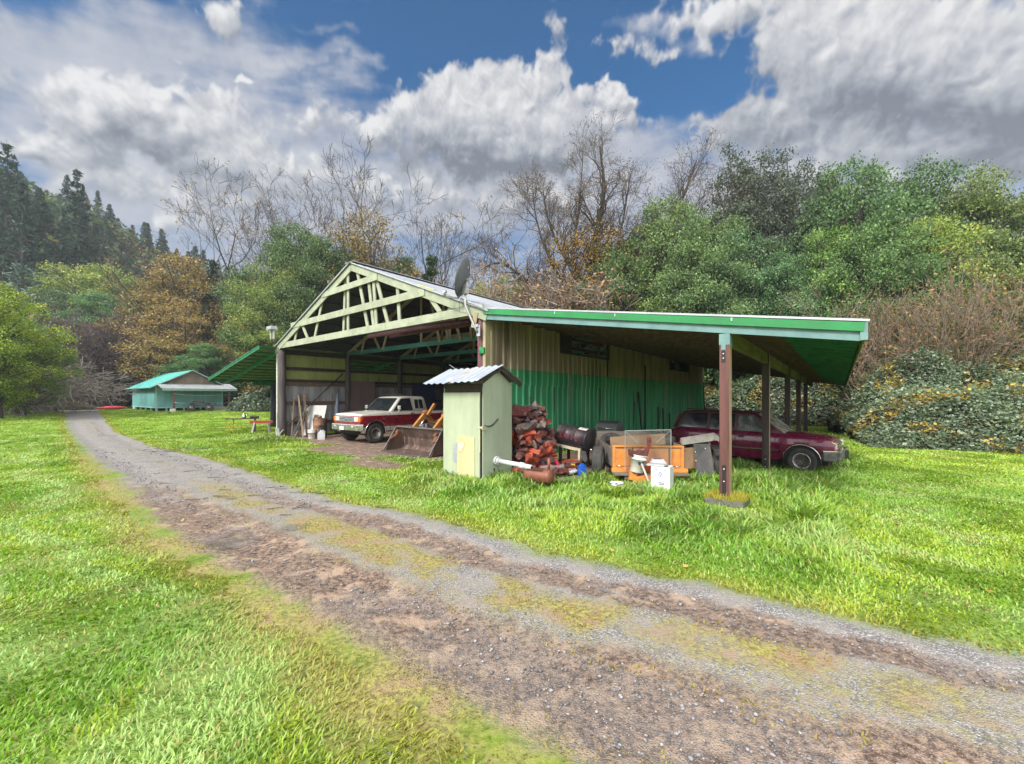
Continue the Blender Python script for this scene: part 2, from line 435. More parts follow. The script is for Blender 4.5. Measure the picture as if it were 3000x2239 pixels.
def masks(X, Y):
    n1 = fbm(X, Y, .55, 4, 11) - .5; n2 = fbm(X, Y, 2.3, 4, 23) - .5; n3 = fbm(X, Y, 7., 3, 31) - .5
    t, XL, XR = drive_t(X, Y)
    tt = t + n1 * .16 + n2 * .10 + n3 * .05
    on = sstep(-.24, .14, tt) * sstep(1.08, .93, tt)
    on = np.where((Y < 95) & (Y > -8), on, 0)
    far = sstep(6, 11, Y)
    rut1 = sstep(-.04, .10, tt) * sstep(.46, .33, tt); rut2 = sstep(.64, .71, tt) * sstep(.92, .84, tt)
    strip = sstep(.36, .52, tt) * sstep(.76, .62, tt)
    dirt = np.clip(rut1 * 1.0 + rut2 * .9, 0, 1) * (1 - far * .8)
    gpatch = sstep(.02, .20, n1 + n2 * .9)
    dirt = dirt * (1 - .30 * gpatch)
    moss = strip * (1 - .75 * far) * np.clip(.75 + n2 * 2.2, 0, 1)
    moss = np.maximum(moss, (sstep(.30, .36, tt) * sstep(.48, .42, tt)) * .35 * (1 - far))
    # barn floor, and the trodden ground under the right lean-to
    dx, dy = X - BC.x, Y - BC.y
    lx, ly = dx * BX.x + dy * BX.y, dx * BY.x + dy * BY.y
    e = n1 * 1.6 + n2 * .7
    floor = sstep(-13.6, -12.7, lx) * sstep(.3, -.2, lx) * sstep(-.8, .1, ly + e * .9) * sstep(22, 21, ly)
    apron = sstep(-8.6, -7.2, lx + e) * sstep(-3.0, -3.9, lx + e) * sstep(-2.0, -1.2, ly + e) * sstep(1, .3, ly)
    scrape = np.exp(-(((lx + 2.6) / 1.3) ** 2 + ((ly + 1.6) / .55) ** 2)) * 1.5
    heap = sstep(.1, .5, lx) * sstep(3.6, 2.8, lx + e * .4) * sstep(-1.1, -.4, ly + e * .5) * sstep(9, 7, ly)
    lean = sstep(.1, .5, lx) * sstep(4.8, 3.4, lx + e * .6) * sstep(.8, 2.2, ly + e) * sstep(22, 20, ly)
    bare = np.clip(np.maximum.reduce([floor, apron, scrape, heap, lean * .9]), 0, 1)
    fringe = sstep(-.26, -.04, tt) * sstep(.16, .02, tt) * np.where(Y < 14, 1, 0)
    # bare scuffs in the grass beside the drive
    scuff = sstep(.16, .27, n1 * .8 + n2 * .5) * sstep(-.55, -.05, t) * sstep(1.3, 1.02, t) * (1 - on) * sstep(26, 8, Y) * .6
    return dict(t=t, on=on, dirt=np.clip(np.maximum(dirt * on, np.maximum(bare, scuff)), 0, 1), moss=np.maximum(moss * on, fringe * np.clip(.62 + n2 * 1.8, .25, .95)), bare=bare, n1=n1, n2=n2, lx=lx, ly=ly, XR=XR, XL=XL, tt=tt)

def wet_mask(X, Y):
    wv = 0
    for (px, py, rx, ry) in ((512, 1157, .34, .30), (640, 1140, .3, .2), (236, 941, 1.0, .22), (655, 1062, .5, .10), (720, 1082, .45, .09), (480, 1180, .3, .2)):
        p = G(px, py); d = np.hypot((X - p.x) / rx, (Y - p.y) / ry) + (fbm(X, Y, 6, 3, 5) - .5) * .9
        wv = np.maximum(wv, sstep(1.1, .6, d))
    return wv

def ground_mat():
    m_ = bpy.data.materials.new('ground_earth'); m_.use_nodes = True; T = NT(m_.node_tree); T.n.clear()
    out = T.add('ShaderNodeOutputMaterial'); p = T.add('ShaderNodeBsdfPrincipled'); T.l.new(p.outputs[0], out.inputs[0])
    co = T.add('ShaderNodeTexCoord').outputs['Object']
    A = {}
    for k in ('dirt', 'gravel', 'moss', 'wet', 'pale'):
        a = T.add('ShaderNodeAttribute'); a.attribute_name = k; A[k] = a.outputs['Fac']
    n_f = T.noise(co, 22, 5, .65); n_m = T.noise(co, 3.2, 5, .6); n_l = T.noise(co, .35, 4, .55); n_c = T.noise(co, 90, 3, .6)
    # turf as seen between and beyond the blades
    g = T.mix(T.ramp(n_m, .35, .66), (.075, .135, .016), (.15, .225, .022))
    g = T.mix(T.ramp(n_l, .42, .62), g, (.17, .245, .022))
    g = T.mix(T.ramp(n_f, .56, .72, 0, .55), g, (.27, .34, .09))
    g = T.mix(T.ramp(n_f, .44, .30, 0, .5), g, (.06, .10, .012))
    g = T.mix(T.m('MULTIPLY', A['pale'], .55), g, (.22, .32, .10))
    # moss and dry thatch of the middle strip
    ms = T.mix(T.ramp(n_f, .38, .62), (.17, .135, .065), (.33, .30, .085))
    ms = T.mix(T.ramp(n_m, .5, .64), ms, (.29, .20, .12))
    # brown earth with crumbs
    d = T.mix(T.ramp(n_f, .38, .62), (.075, .05, .038), (.26, .185, .14))
    d = T.mix(T.ramp(n_m, .52, .66, 0, .8), d, (.40, .29, .205))
    d = T.mix(T.ramp(n_c, .58, .66, 0, .8), d, (.36, .31, .28))
    # crushed stone
    vo = T.add('ShaderNodeTexVoronoi'); T.put(vo.inputs['Vector'], co); vo.inputs['Scale'].default_value = 78; vo.inputs['Randomness'].default_value = 1
    sv = T.add('ShaderNodeSeparateColor'); T.put(sv.inputs[0], vo.outputs['Color'])
    st = T.mix(T.m('POWER', sv.outputs[0], 1.6), (.125, .122, .13), (.48, .475, .48))
    st = T.mix(T.ramp(vo.outputs['Distance'], .40, .75, 0, .8), st, (.12, .11, .10))
    st = T.mix(T.ramp(n_f, .50, .68, 0, .75), st, (.17, .14, .115))
    st = T.mix(T.ramp(n_m, .4, .6, 0, .55), st, (.29, .265, .24))
    c = T.mix(A['gravel'], g, st)
    c = T.mix(T.m('MULTIPLY', A['moss'], T.ramp(T.m('ADD', A['moss'], T.m('MULTIPLY', T.m('SUBTRACT', n_f, .5), 2.2)), .02, .55)), c, ms)
    # earth creeps in through noise so the edges are ragged
    df = T.m('MULTIPLY', A['dirt'], T.ramp(T.m('ADD', A['dirt'], T.m('MULTIPLY', T.m('SUBTRACT', n_f, .5), 1.1)), .25, .6))
    c = T.mix(df, c, d)
    c = T.mix(T.m('MULTIPLY', A['wet'], .4), c, (.05, .048, .05))
    T.put(p.inputs['Base Color'], c)
    T.put(p.inputs['Roughness'], T.ramp(A['wet'], 0, 1, .92, .2))
    T.put(p.inputs['Specular IOR Level'], T.ramp(A['wet'], 0, 1, .25, .6))
    b = T.add('ShaderNodeBump'); b.inputs['Distance'].default_value = .03
    T.put(b.inputs['Strength'], T.ramp(A['wet'], 0, .7, .55, .05))
    h = T.m('ADD', T.m('MULTIPLY', T.ramp(vo.outputs['Distance'], 0, .6, 1, 0), A['gravel']), T.m('MULTIPLY', n_f, 1.2))
    T.put(b.inputs['Height'], T.m('ADD', h, T.m('MULTIPLY', n_c, .4))); T.l.new(b.outputs[0], p.inputs['Normal'])
    return m_
M_GROUND = ground_mat()

def build_ground():
    th = np.concatenate([np.linspace(-180, -64, 40)[:-1], np.linspace(-64, 64, 560), np.linspace(64, 180, 40)[1:]])
    th = np.radians(th)
    r = np.concatenate([[.3], np.geomspace(.9, 70, 330), np.geomspace(74, 900, 26)])
    RR, TH = np.meshgrid(r, th, indexing='ij')
    X = RR * np.sin(TH); Y = RR * np.cos(TH)
    mk = masks(X, Y); wet = wet_mask(X, Y) * 1.
    Z = gz(X, Y)
    # wheel ruts and crumbs are real relief close by
    close = sstep(14, 3, RR)
    Z = Z - .03 * mk['on'] * sstep(.1, .2, mk['tt']) * sstep(.4, .28, mk['tt']) - .025 * mk['on'] * sstep(.66, .74, mk['tt']) * sstep(.92, .84, mk['tt'])
    Z = Z + close * (fbm(X, Y, 9, 3, 77) - .5) * .03 * (.4 + mk['dirt'])
    Z = Z - wet * .015
    nr, nt = RR.shape
    V = np.stack([X, Y, Z], -1).reshape(-1, 3)
    idx = np.arange(nr * nt).reshape(nr, nt)
    F = np.stack([idx[:-1, :-1], idx[:-1, 1:], idx[1:, 1:], idx[1:, :-1]], -1).reshape(-1, 4)
    ond = (mk['on'] > .5).reshape(-1)
    fd = ond[F].sum(1) >= 3
    grav = np.clip(mk['on'], 0, 1) * sstep(-.04, .12, mk['tt'] + mk['n2'] * .25)
    pale = sstep(.52, .66, fbm(X, Y, .9, 3, 91)) * (1 - mk['on'])
    def sub(name, sel, kind_label):
        f = F[sel]; u, inv = np.unique(f, return_inverse=True)
        o = fast_mesh(name, V[u], inv.reshape(-1, 4), M_GROUND, smooth=True, attrs={
            k: ('FLOAT', a.reshape(-1)[u]) for k, a in (('dirt', mk['dirt']), ('gravel', grav), ('moss', mk['moss']), ('wet', wet), ('pale', pale))})
        o['kind'] = 'structure'; o['label'] = kind_label; o['category'] = name
        return o
    # the innermost hole is under the photographer
    sub('ground', ~fd, 'mown green grass ground with worn earth')
    sub('driveway', fd, 'gravel and mud driveway with a mossy middle strip')
build_ground()

M_GRASS = leaf_mat('grass_blade', .35, .45, .35)
def build_grass():
    N = 1150000
    # density per square metre falls with distance
    q = .7; y0, y1 = 1.45, 48.
    Y = (rng.random(N) * (y1 ** q - y0 ** q) + y0 ** q) ** (1 / q)
    X = (rng.random(N) * 2 - 1) * (1.30 * Y + 2.2)
    mk = masks(X, Y); n1, n2 = mk['n1'], mk['n2']
    lx, ly, t = mk['lx'], mk['ly'], mk['t']
    keep = np.clip(1.12 - mk['on'] * 1.25, 0, 1) * np.clip(1 - mk['dirt'] * 1.1, 0, 1)
    mossy = mk['moss'] * .55 * sstep(-.10, .10, n2 + n1 * .5)
    keep = np.maximum(keep, mossy)
    # nothing inside the barn, the outhouse or beyond the hedge
    keep = np.where((lx > -13) & (lx < -.1) & (ly > .4) & (ly < 21), 0, keep)
    keep = np.where((lx > -8) & (lx < 5) & (ly > 3), keep * .4, keep)
    ok = rng.random(N) < keep
    X, Y = X[ok], Y[ok]; N = len(X)
    mk = {k: (v[ok] if isinstance(v, np.ndarray) else v) for k, v in mk.items()}
    n1, n2, lx, ly, t = mk['n1'], mk['n2'], mk['lx'], mk['ly'], mk['t']
    on = mk['on']
    u = X / Y
    side = (X - mk['XR'])            # metres right of the drive's right edge, along X
    tall = sstep(1.2, 3.2, side) * sstep(-.35, .0, u) * sstep(.86, .76, u + n2 * .1) * sstep(13.5, 11.5, Y)
    tall = np.maximum(tall, sstep(2.6, 1.2, np.abs(lx - 5.9)) * sstep(-1, 1.0, ly) * sstep(20, 15, ly))
    oh = np.hypot((X + 1.1), (Y - 9.3)); tall = np.maximum(tall, .7 * sstep(1.7, .8, oh))
    lw = np.maximum(sstep(1.2, .2, np.abs(lx + 13.3)) * sstep(2, .3, np.abs(ly)), sstep(2.5, .5, np.hypot(lx + 11.5, ly + .3)))
    tall = np.maximum(tall, .75 * lw)
    tall = tall * np.clip(.62 + n1 * 1.6 + n2 * 1.2, .12, 1.15)
    blk = np.hypot(X - 3.88, Y - 7.45)
    tall = tall * sstep(.35, .95, blk)
    L = (.022 + .036 * rng.random(N)) * (1 + .5 * (fbm(X, Y, .8, 2, 41) - .4)) + tall * (.09 + .24 * rng.random(N))
    L = np.where(on > .5, .010 + .022 * rng.random(N), L) * (1 + .012 * Y)
    wd = (.0028 + .0026 * rng.random(N)) * (1 + Y / 4.5) * (1 + .35 * tall)
    ang = rng.random(N) * 2 * np.pi
    # blades lie over with a drift that changes from patch to patch
    drift = fbm(X, Y, .6, 2, 55) * 4 * np.pi
    bend = (.35 + .9 * rng.random(N)) * L
    bx = np.cos(ang) * .75 + np.cos(drift) * .6; by = np.sin(ang) * .75 + np.sin(drift) * .6
    nb = np.hypot(bx, by) + 1e-6; bx, by = bx / nb, by / nb
    z0 = gz(X, Y) - .012
    sx, sy = -by, bx
    hgt = np.sqrt(np.maximum(L * L - (bend * .75) ** 2, (L * .25) ** 2))
    V = np.zeros((N, 5, 3), np.float32)
    for j, (f, hf, wf) in enumerate(((0, 0, 1), (0, 0, -1), (.28, .66, .8), (.28, .66, -.8), (1, 1, 0))):
        V[:, j, 0] = X + bx * bend * f + sx * wd * wf; V[:, j, 1] = Y + by * bend * f + sy * wd * wf; V[:, j, 2] = z0 + hgt * hf * (1 if j < 4 else .97)
    F = np.array([[0, 1, 3], [0, 3, 2], [2, 3, 4]])[None] + (np.arange(N) * 5)[:, None, None]
    p1 = fbm(X, Y, .45, 3, 61); p2 = fbm(X, Y, 1.3, 3, 71); r1 = rng.random(N)
    c = np.empty((N, 3)); c[:] = (.195, .37, .026)
    def mixc(f, col): 
        f = np.clip(f, 0, 1)[:, None]; c[:] = c * (1 - f) + np.array(col) * f
    mixc(sstep(.42, .58, p1), (.32, .45, .03))
    mixc(sstep(.52, .62, p2) * .6, (.34, .52, .17))
    stripe = np.sin((t * 5.2 + p1 * 3.0 + Y * .10) * 2 * np.pi / 1.9); lawn = sstep(-.02, -.25, t)
    mixc(sstep(.25, .8, stripe) * lawn * .8, (.40, .57, .20)); mixc(sstep(-.35, -.9, stripe) * lawn * .55, (.15, .33, .015))
    bright = sstep(9.5, 12.5, X + n2 * 2) * sstep(4, 8, Y); mixc(bright * .7, (.40, .56, .04))
    far_l = sstep(16, 26, Y) * sstep(0, -8, X); mixc(far_l * .7, (.31, .49, .022))
    mixc(sstep(.44, .34, p2) * .55, (.13, .27, .014))
    mixc((r1 > .84) * .6, (.42, .58, .22)); mixc((r1 < .15) * .75, (.085, .185, .014)); mixc(sstep(.60, .68, p2) * (rng.random(N) > .5) * .6, (.30, .27, .08))
    mixc(tall * .45, (.13, .33, .03)); mixc(tall * (rng.random(N) > .72) * .7, (.42, .60, .24))
    mixc(((rng.random(N) > .93)) * .8, (.45, .36, .13))
    edge = np.clip(sstep(-.28, .02, t) * sstep(.3, .1, t) + sstep(1.25, 1.0, t) * sstep(.7, .9, t), 0, 1)
    mixc(edge * .55 * (1 - tall), (.38, .35, .05))
    mixc(on * .85, (.31, .25, .06)); mixc(on * (rng.random(N) > .6) * .7, (.26, .15, .075))
    mixc(lw * .5, (.16, .17, .05))
    c *= (.8 + .4 * rng.random(N))[:, None]
    lc = np.ones((N, 5, 4), np.float32); lc[:, :, :3] = c[:, None, :]
    o = fast_mesh('grass', V.reshape(-1, 3), F.reshape(-1, 3), M_GRASS, attrs={'lc': ('FLOAT_COLOR', lc.reshape(-1, 4))}, nper=3)
    tag(o, 'green grass blades, short on the lawn and long by the carport', 'grass', kind='stuff')
build_grass()
def build_moss():
    # tufts on the footing of the nearest post
    N = 1500; r_ = np.random.default_rng(8); c = B(6.0, .02)
    lx, ly = r_.uniform(-.33, .33, N), r_.uniform(-.33, .33, N); k = (np.abs(lx + .03) > .1) | (np.abs(ly) > .1); lx, ly = lx[k], ly[k]; N = len(lx)
    X, Y = c.x + BX.x * lx + BY.x * ly, c.y + BX.y * lx + BY.y * ly
    P = np.stack([X, Y, np.full(N, .088)], -1); a = r_.random(N) * 6.28; L = r_.uniform(.03, .12, N) * (1.2 - np.hypot(lx, ly)); d = np.stack([np.cos(a) * L * .7, np.sin(a) * L * .7, L], -1); sd = np.stack([-np.sin(a), np.cos(a), 0 * a], -1) * .005
    V = np.stack([P - sd, P + sd, P + d], 1); col = np.array([(.42, .40, .04), (.34, .36, .03), (.50, .42, .07)])[r_.integers(0, 3, N)]
    lc = np.ones((N, 3, 4)); lc[..., :3] = col[:, None]
    o = fast_mesh('moss', V.reshape(-1, 3), np.arange(N * 3).reshape(-1, 3), M_GRASS, attrs={'lc': ('FLOAT_COLOR', lc.reshape(-1, 4))}, nper=3); tag(o, 'yellow green moss and grass tuft on the concrete footing of the nearest post', 'moss', kind='stuff')
build_moss()

def build_stones():
    N = 75000
    q = .55
    Y = (rng.random(N) * (15 ** q - 1.5 ** q) + 1.5 ** q) ** (1 / q); X = (rng.random(N) * 2 - 1) * 1.3 * Y
    mk = masks(X, Y)
    ok = rng.random(N) < mk['on'] * (1 - .75 * mk['moss']) * (1 - .75 * mk['dirt']) * (1 - wet_mask(X, Y))
    X, Y = X[ok], Y[ok]; N = len(X)
    bm = bmesh.new(); bmesh.ops.create_icosphere(bm, subdivisions=1, radius=1); bm.verts.ensure_lookup_table()
    P = np.array([v.co[:] for v in bm.verts]); FF = np.array([[v.index for v in f.verts] for f in bm.faces]); bm.free()
    s = (.0035 + .0085 * rng.random(N) ** 3) * (1 + Y * .05)
    big = rng.random(N) > .997; s = np.where(big, s * 1.5, s)
    jit = 1 + .45 * (rng.random((N, len(P), 1)) - .5)
    A = rng.random(N) * 6.28; ca, sa = np.cos(A), np.sin(A)
    Q = P[None] * jit * np.stack([1 + .5 * rng.random(N), .8 + .4 * rng.random(N), .55 + .3 * rng.random(N)], -1)[:, None, :] * s[:, None, None]
    V = np.empty_like(Q)
    V[..., 0] = Q[..., 0] * ca[:, None] - Q[..., 1] * sa[:, None] + X[:, None]; V[..., 1] = Q[..., 0] * sa[:, None] + Q[..., 1] * ca[:, None] + Y[:, None]
    V[..., 2] = Q[..., 2] + (gz(X, Y) - .018 * mk['on'][ok] + s * .2)[:, None]
    F = FF[None] + (np.arange(N) * len(P))[:, None, None]
    g = .10 + .24 * rng.random(N) ** 1.8
    c = np.stack([g, g * (.98 + .04 * rng.random(N)), g * (1.0 + .10 * rng.random(N))], -1)
    br = rng.random(N) > .8; c[br] = c[br] * (1.05, .86, .70)
    lc = np.ones((N, len(P), 4)); lc[..., :3] = c[:, None]
    m_ = leaf_mat('crushed_stone', 0., .85, .3)
    o = fast_mesh('loose_gravel', V.reshape(-1, 3), F.reshape(-1, 3), m_, attrs={'lc': ('FLOAT_COLOR', lc.reshape(-1, 4))}, nper=3)
    tag(o, 'loose grey crushed stone lying on the driveway', 'gravel', kind='stuff')
build_stones()
# ================================================================== THE BARN
M_PALE = mat('pale_green_paint', (.34, .375, .275), (.26, .29, .21), 3, (1, 1, 1), .6, bump=.12, c3=(.20, .21, .12), sc3=5, lo3=.62, hi3=.72)
M_TEAL = mat('teal_paint', (.035, .155, .155), (.05, .20, .20), 3, rough=.5, c3=(.05, .13, .12), sc3=4)
M_LTEAL = mat('pale_teal_paint', (.14, .26, .26), (.10, .20, .205), 3, rough=.5, c3=(.1, .17, .15), sc3=5, lo3=.6, hi3=.75)
M_GREEN = mat('bright_green_paint', (.010, .22, .06), (.016, .17, .05), 3, rough=.4, c3=(.03, .10, .05), sc3=5, lo3=.64, hi3=.76)
M_GREENW = mat('green_siding', (.07, .42, .19), (.028, .27, .125), 2.6, (1, 1, .10), .5, c3=(.26, .31, .22), sc3=1.1, lo3=.53, hi3=.70)
M_GREENP = mat('green_painted_boards', (.016, .19, .09), (.010, .12, .06), 2.5, rough=.6, c3=(.03, .03, .025), sc3=3, lo3=.58, hi3=.7)
M_TAN = mat('tan_siding', (.44, .35, .25), (.28, .22, .165), 2.6, (1, 1, .12), .6, c3=(.11, .085, .065), sc3=1.6, lo3=.56, hi3=.70)
M_TANL = mat('tan_trim', (.38, .33, .20), (.28, .24, .145), 4, (1, 1, .3), .6, c3=(.62, .58, .48), sc3=6, lo3=.6, hi3=.68)
M_TREAT = mat('treated_brown_post', (.075, .027, .024), (.125, .048, .040), 5, (1, 1, .12), .5, bump=.2, bsc=30, c3=(.22, .13, .09), sc3=4, lo3=.66, hi3=.8)
M_RAW = mat('raw_sawn_timber', (.34, .26, .16), (.24, .17, .10), 10, (1, 1, .1), .75, bump=.3)
M_LOG = mat('weathered_log', (.055, .045, .050), (.10, .085, .085), 9, (1, 1, .1), .85, bump=.6, bsc=18, c3=(.03, .026, .03), sc3=6, bst=(1, 1, .08))
M_LOGR = mat('red_brown_log', (.085, .030, .045), (.15, .06, .075), 9, (1, 1, .1), .7, bump=.5, bsc=18, c3=(.04, .018, .025), sc3=6, bst=(1, 1, .08))
M_DARKW = mat('dark_timber', (.028, .019, .017), (.055, .036, .030), 6, rough=.85, bump=.3, c3=(.10, .065, .045), sc3=3, lo3=.62, hi3=.75)
M_UNDER = mat('aged_roof_boards', (.070, .042, .040), (.125, .085, .075), 1.5, (.3, 1, 1), .85, c3=(.20, .16, .12), sc3=1.1, lo3=.58, hi3=.7)
M_BROWNW = mat('brown_timber', (.10, .062, .045), (.16, .105, .075), 8, rough=.8, bump=.3, c3=(.05, .03, .025), sc3=3)
M_WEB = mat('bare_pine', (.34, .27, .20), (.26, .20, .145), 8, rough=.75)
M_BOARD = mat('whitewashed_boards', (.34, .34, .36), (.21, .21, .235), 5, (1, 1, .12), .8, bump=.3, c3=(.12, .11, .12), sc3=3, lo3=.58, hi3=.7)
M_PANEL = mat('yellow_green_panel', (.30, .33, .11), (.22, .26, .075), 2, (1, 1, .25), .65, c3=(.15, .16, .06), sc3=2.5, lo3=.6, hi3=.75)
M_ROOF = mat('galvanised_roof', (.36, .38, .41), (.27, .29, .32), 1.6, (1, 1, 1), .42, .55, c3=(.22, .23, .25), sc3=1.2, lo3=.6, hi3=.75)
M_EDGE = mat('galvanised_edge', (.46, .48, .52), (.36, .38, .42), 2.5, rough=.42, metal=.35)
M_STEEL = mat('dull_steel', (.30, .31, .33), (.20, .21, .23), 8, rough=.45, metal=.8)
M_BLACK = mat('black_strap', (.012, .012, .014), rough=.5)
M_BOLT = mat('bright_bolt', (.75, .76, .78), rough=.3, metal=.4)
M_CONC = mat('mossy_concrete', (.14, .14, .12), (.085, .085, .075), 9, rough=.9, bump=.6, c3=(.10, .12, .03), sc3=6, lo3=.55, hi3=.68)

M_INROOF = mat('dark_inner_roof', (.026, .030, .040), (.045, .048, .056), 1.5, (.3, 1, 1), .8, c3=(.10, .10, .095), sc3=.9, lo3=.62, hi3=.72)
WXL, LEN = -13.27, 21.6
RIDX, RIDZ, EAVZ = -6.64, 6.86, 4.28
barn = empty('pole_barn', 'open fronted pole barn with pale green timber gable truss and long side roofs', 'barn', BC, BRZ)
BAYS = [0, 3.35, 6.65, 10, 13.3, 16.6, 20]

# posts of both long sides
for i, y in enumerate(BAYS):
    for side, x in ((0, WXL + .12), (1, -.12)):
        r = (.19 if side == 0 else .135) if i == 0 else .15
        xx = x + (.06 if i == 0 and side == 0 else 0)
        pts = [(xx + .02 * math.sin(k * 1.7 + i), y + .05 + .02 * math.cos(k * 2.1), -.1 + k * .55) for k in range(8)] + [(xx, y + .05, 4.2)]
        part('post', M_LOGR if side == 1 and i == 0 else M_LOG, barn, lambda mb: mb.tube(pts, [r * 1.06 - .004 * k for k in range(9)], 12))

# left wall: whitewashed boards low, translucent-looking panels above, girts
def f(mb):
    y = 0.02
    while y < LEN - .1:
        w_ = random.choice((.26, .30, .34)); x = WXL + random.uniform(-.012, .012)
        mb.box((x, y + w_ / 2, 1.3 + random.uniform(-.02, .02)), (.025, w_ - .018, 2.5)); y += w_
wl = part('board_wall', M_BOARD, barn, f)
def f(mb):
    for i, (y0, y1) in enumerate(zip(BAYS, BAYS[1:] + [LEN])):
        y = y0 + .1
        z1 = 3.22 if i in (1, 4) else 4.06
        while y < y1 - .05:
            w_ = min(.42, y1 - y); mb.box((WXL - .02 + random.uniform(-.008, .008), y + w_ / 2, (2.56 + z1) / 2), (.02, w_ - .012, z1 - 2.56)); y += w_
part('upper_panels', M_PANEL, barn, f)
for z, h, m_ in ((.62, .16, M_BROWNW), (1.57, .17, M_BROWNW), (2.5, .16, M_BROWNW), (2.66, .14, M_DARKW), (3.25, .15, M_DARKW), (4.02, .22, M_DARKW)):
    part('girt', m_, wl, lambda mb: mb.box((WXL + .06, LEN / 2, z), (.05, LEN - .05, h)))
# rear wall
def f(mb): mb.sheet((WXL, LEN, 0), (1, 0, 0), (0, 0, 1), -WXL, 4.1, (0, -1, 0), .32, .03)
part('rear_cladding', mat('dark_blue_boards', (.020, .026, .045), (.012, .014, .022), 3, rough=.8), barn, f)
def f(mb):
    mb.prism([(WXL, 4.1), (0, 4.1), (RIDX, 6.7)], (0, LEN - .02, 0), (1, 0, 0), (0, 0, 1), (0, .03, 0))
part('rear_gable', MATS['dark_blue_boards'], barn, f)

# right side wall: green steel below, tan above with two openings under the eaves
def f(mb):
    for (y0, y1, z0, z1) in ((.25, 3.75, 2.7, 4.12), (3.75, 7.4, 2.7, 3.42), (7.4, 14.75, 2.7, 4.12), (14.75, 18.2, 2.7, 3.4), (18.2, LEN, 2.7, 4.12)):
        mb.sheet((.02, y0, z0), (0, 1, 0), (0, 0, 1), y1 - y0, z1 - z0, (1, 0, 0), .32, .03)
part('upper_siding', M_TAN, barn, f)
part('siding_overlap', M_GREENW, barn, lambda mb: mb.sheet((.021, .25, 2.22), (0, 1, 0), (0, 0, 1), LEN - .25, .475, (1, 0, 0), .32, .03))
part('lower_siding', M_GREENW, barn, lambda mb: mb.sheet((.004, .22, .04), (0, 1, 0), (0, 0, 1), LEN - .22, 2.26, (1, 0, 0), .32, .034))
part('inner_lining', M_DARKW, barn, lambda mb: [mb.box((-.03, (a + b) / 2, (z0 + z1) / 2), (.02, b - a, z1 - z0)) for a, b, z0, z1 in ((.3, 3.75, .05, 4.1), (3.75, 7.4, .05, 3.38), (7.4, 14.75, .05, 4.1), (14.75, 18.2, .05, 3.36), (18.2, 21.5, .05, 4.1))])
for y0, y1, z in ((3.75, 7.4, 3.40), (14.75, 18.2, 3.38)):
    def f(mb):
        mb.box((.04, (y0 + y1) / 2, z), (.07, y1 - y0, .05)); mb.box((.04, y0, z + .36), (.07, .05, .67)); mb.box((.04, y1, z + .36), (.07, .05, .67))
    part('window_frame', M_DARKW, barn, f)
# boards nailed across the first opening, so that only slots of light come through
part('window_slat', M_DARKW, barn, lambda mb: [mb.box((-.05, 5.6, 3.62), (.03, 3.5, .10)), mb.box((-.05, 5.4, 3.95), (.03, 3.3, .12)), mb.box((-.06, 4.3, 3.75), (.03, .8, .7))])
part('corner_trim', M_TANL, barn, lambda mb: [mb.box((.045, .10, 2.1), (.10, .26, 4.15)), mb.box((.10, .22, 2.1), (.03, .07, 4.13))])
part('corner_trim', mat('flaking_white_trim', (.55, .57, .52), (.36, .40, .36), 6, rough=.7, c3=(.10, .25, .16), sc3=2.2, lo3=.56, hi3=.62), barn, lambda mb: mb.box((WXL - .14, .0, 2.1), (.13, .10, 4.3)))
part('gate_hinge', M_GREEN, barn, lambda mb: [mb.box((.02, -.06, 3.14), (.13, .06, .16)), mb.tube([(-.05, -.08, 3.03), (-.05, -.08, 3.25)], .025)])

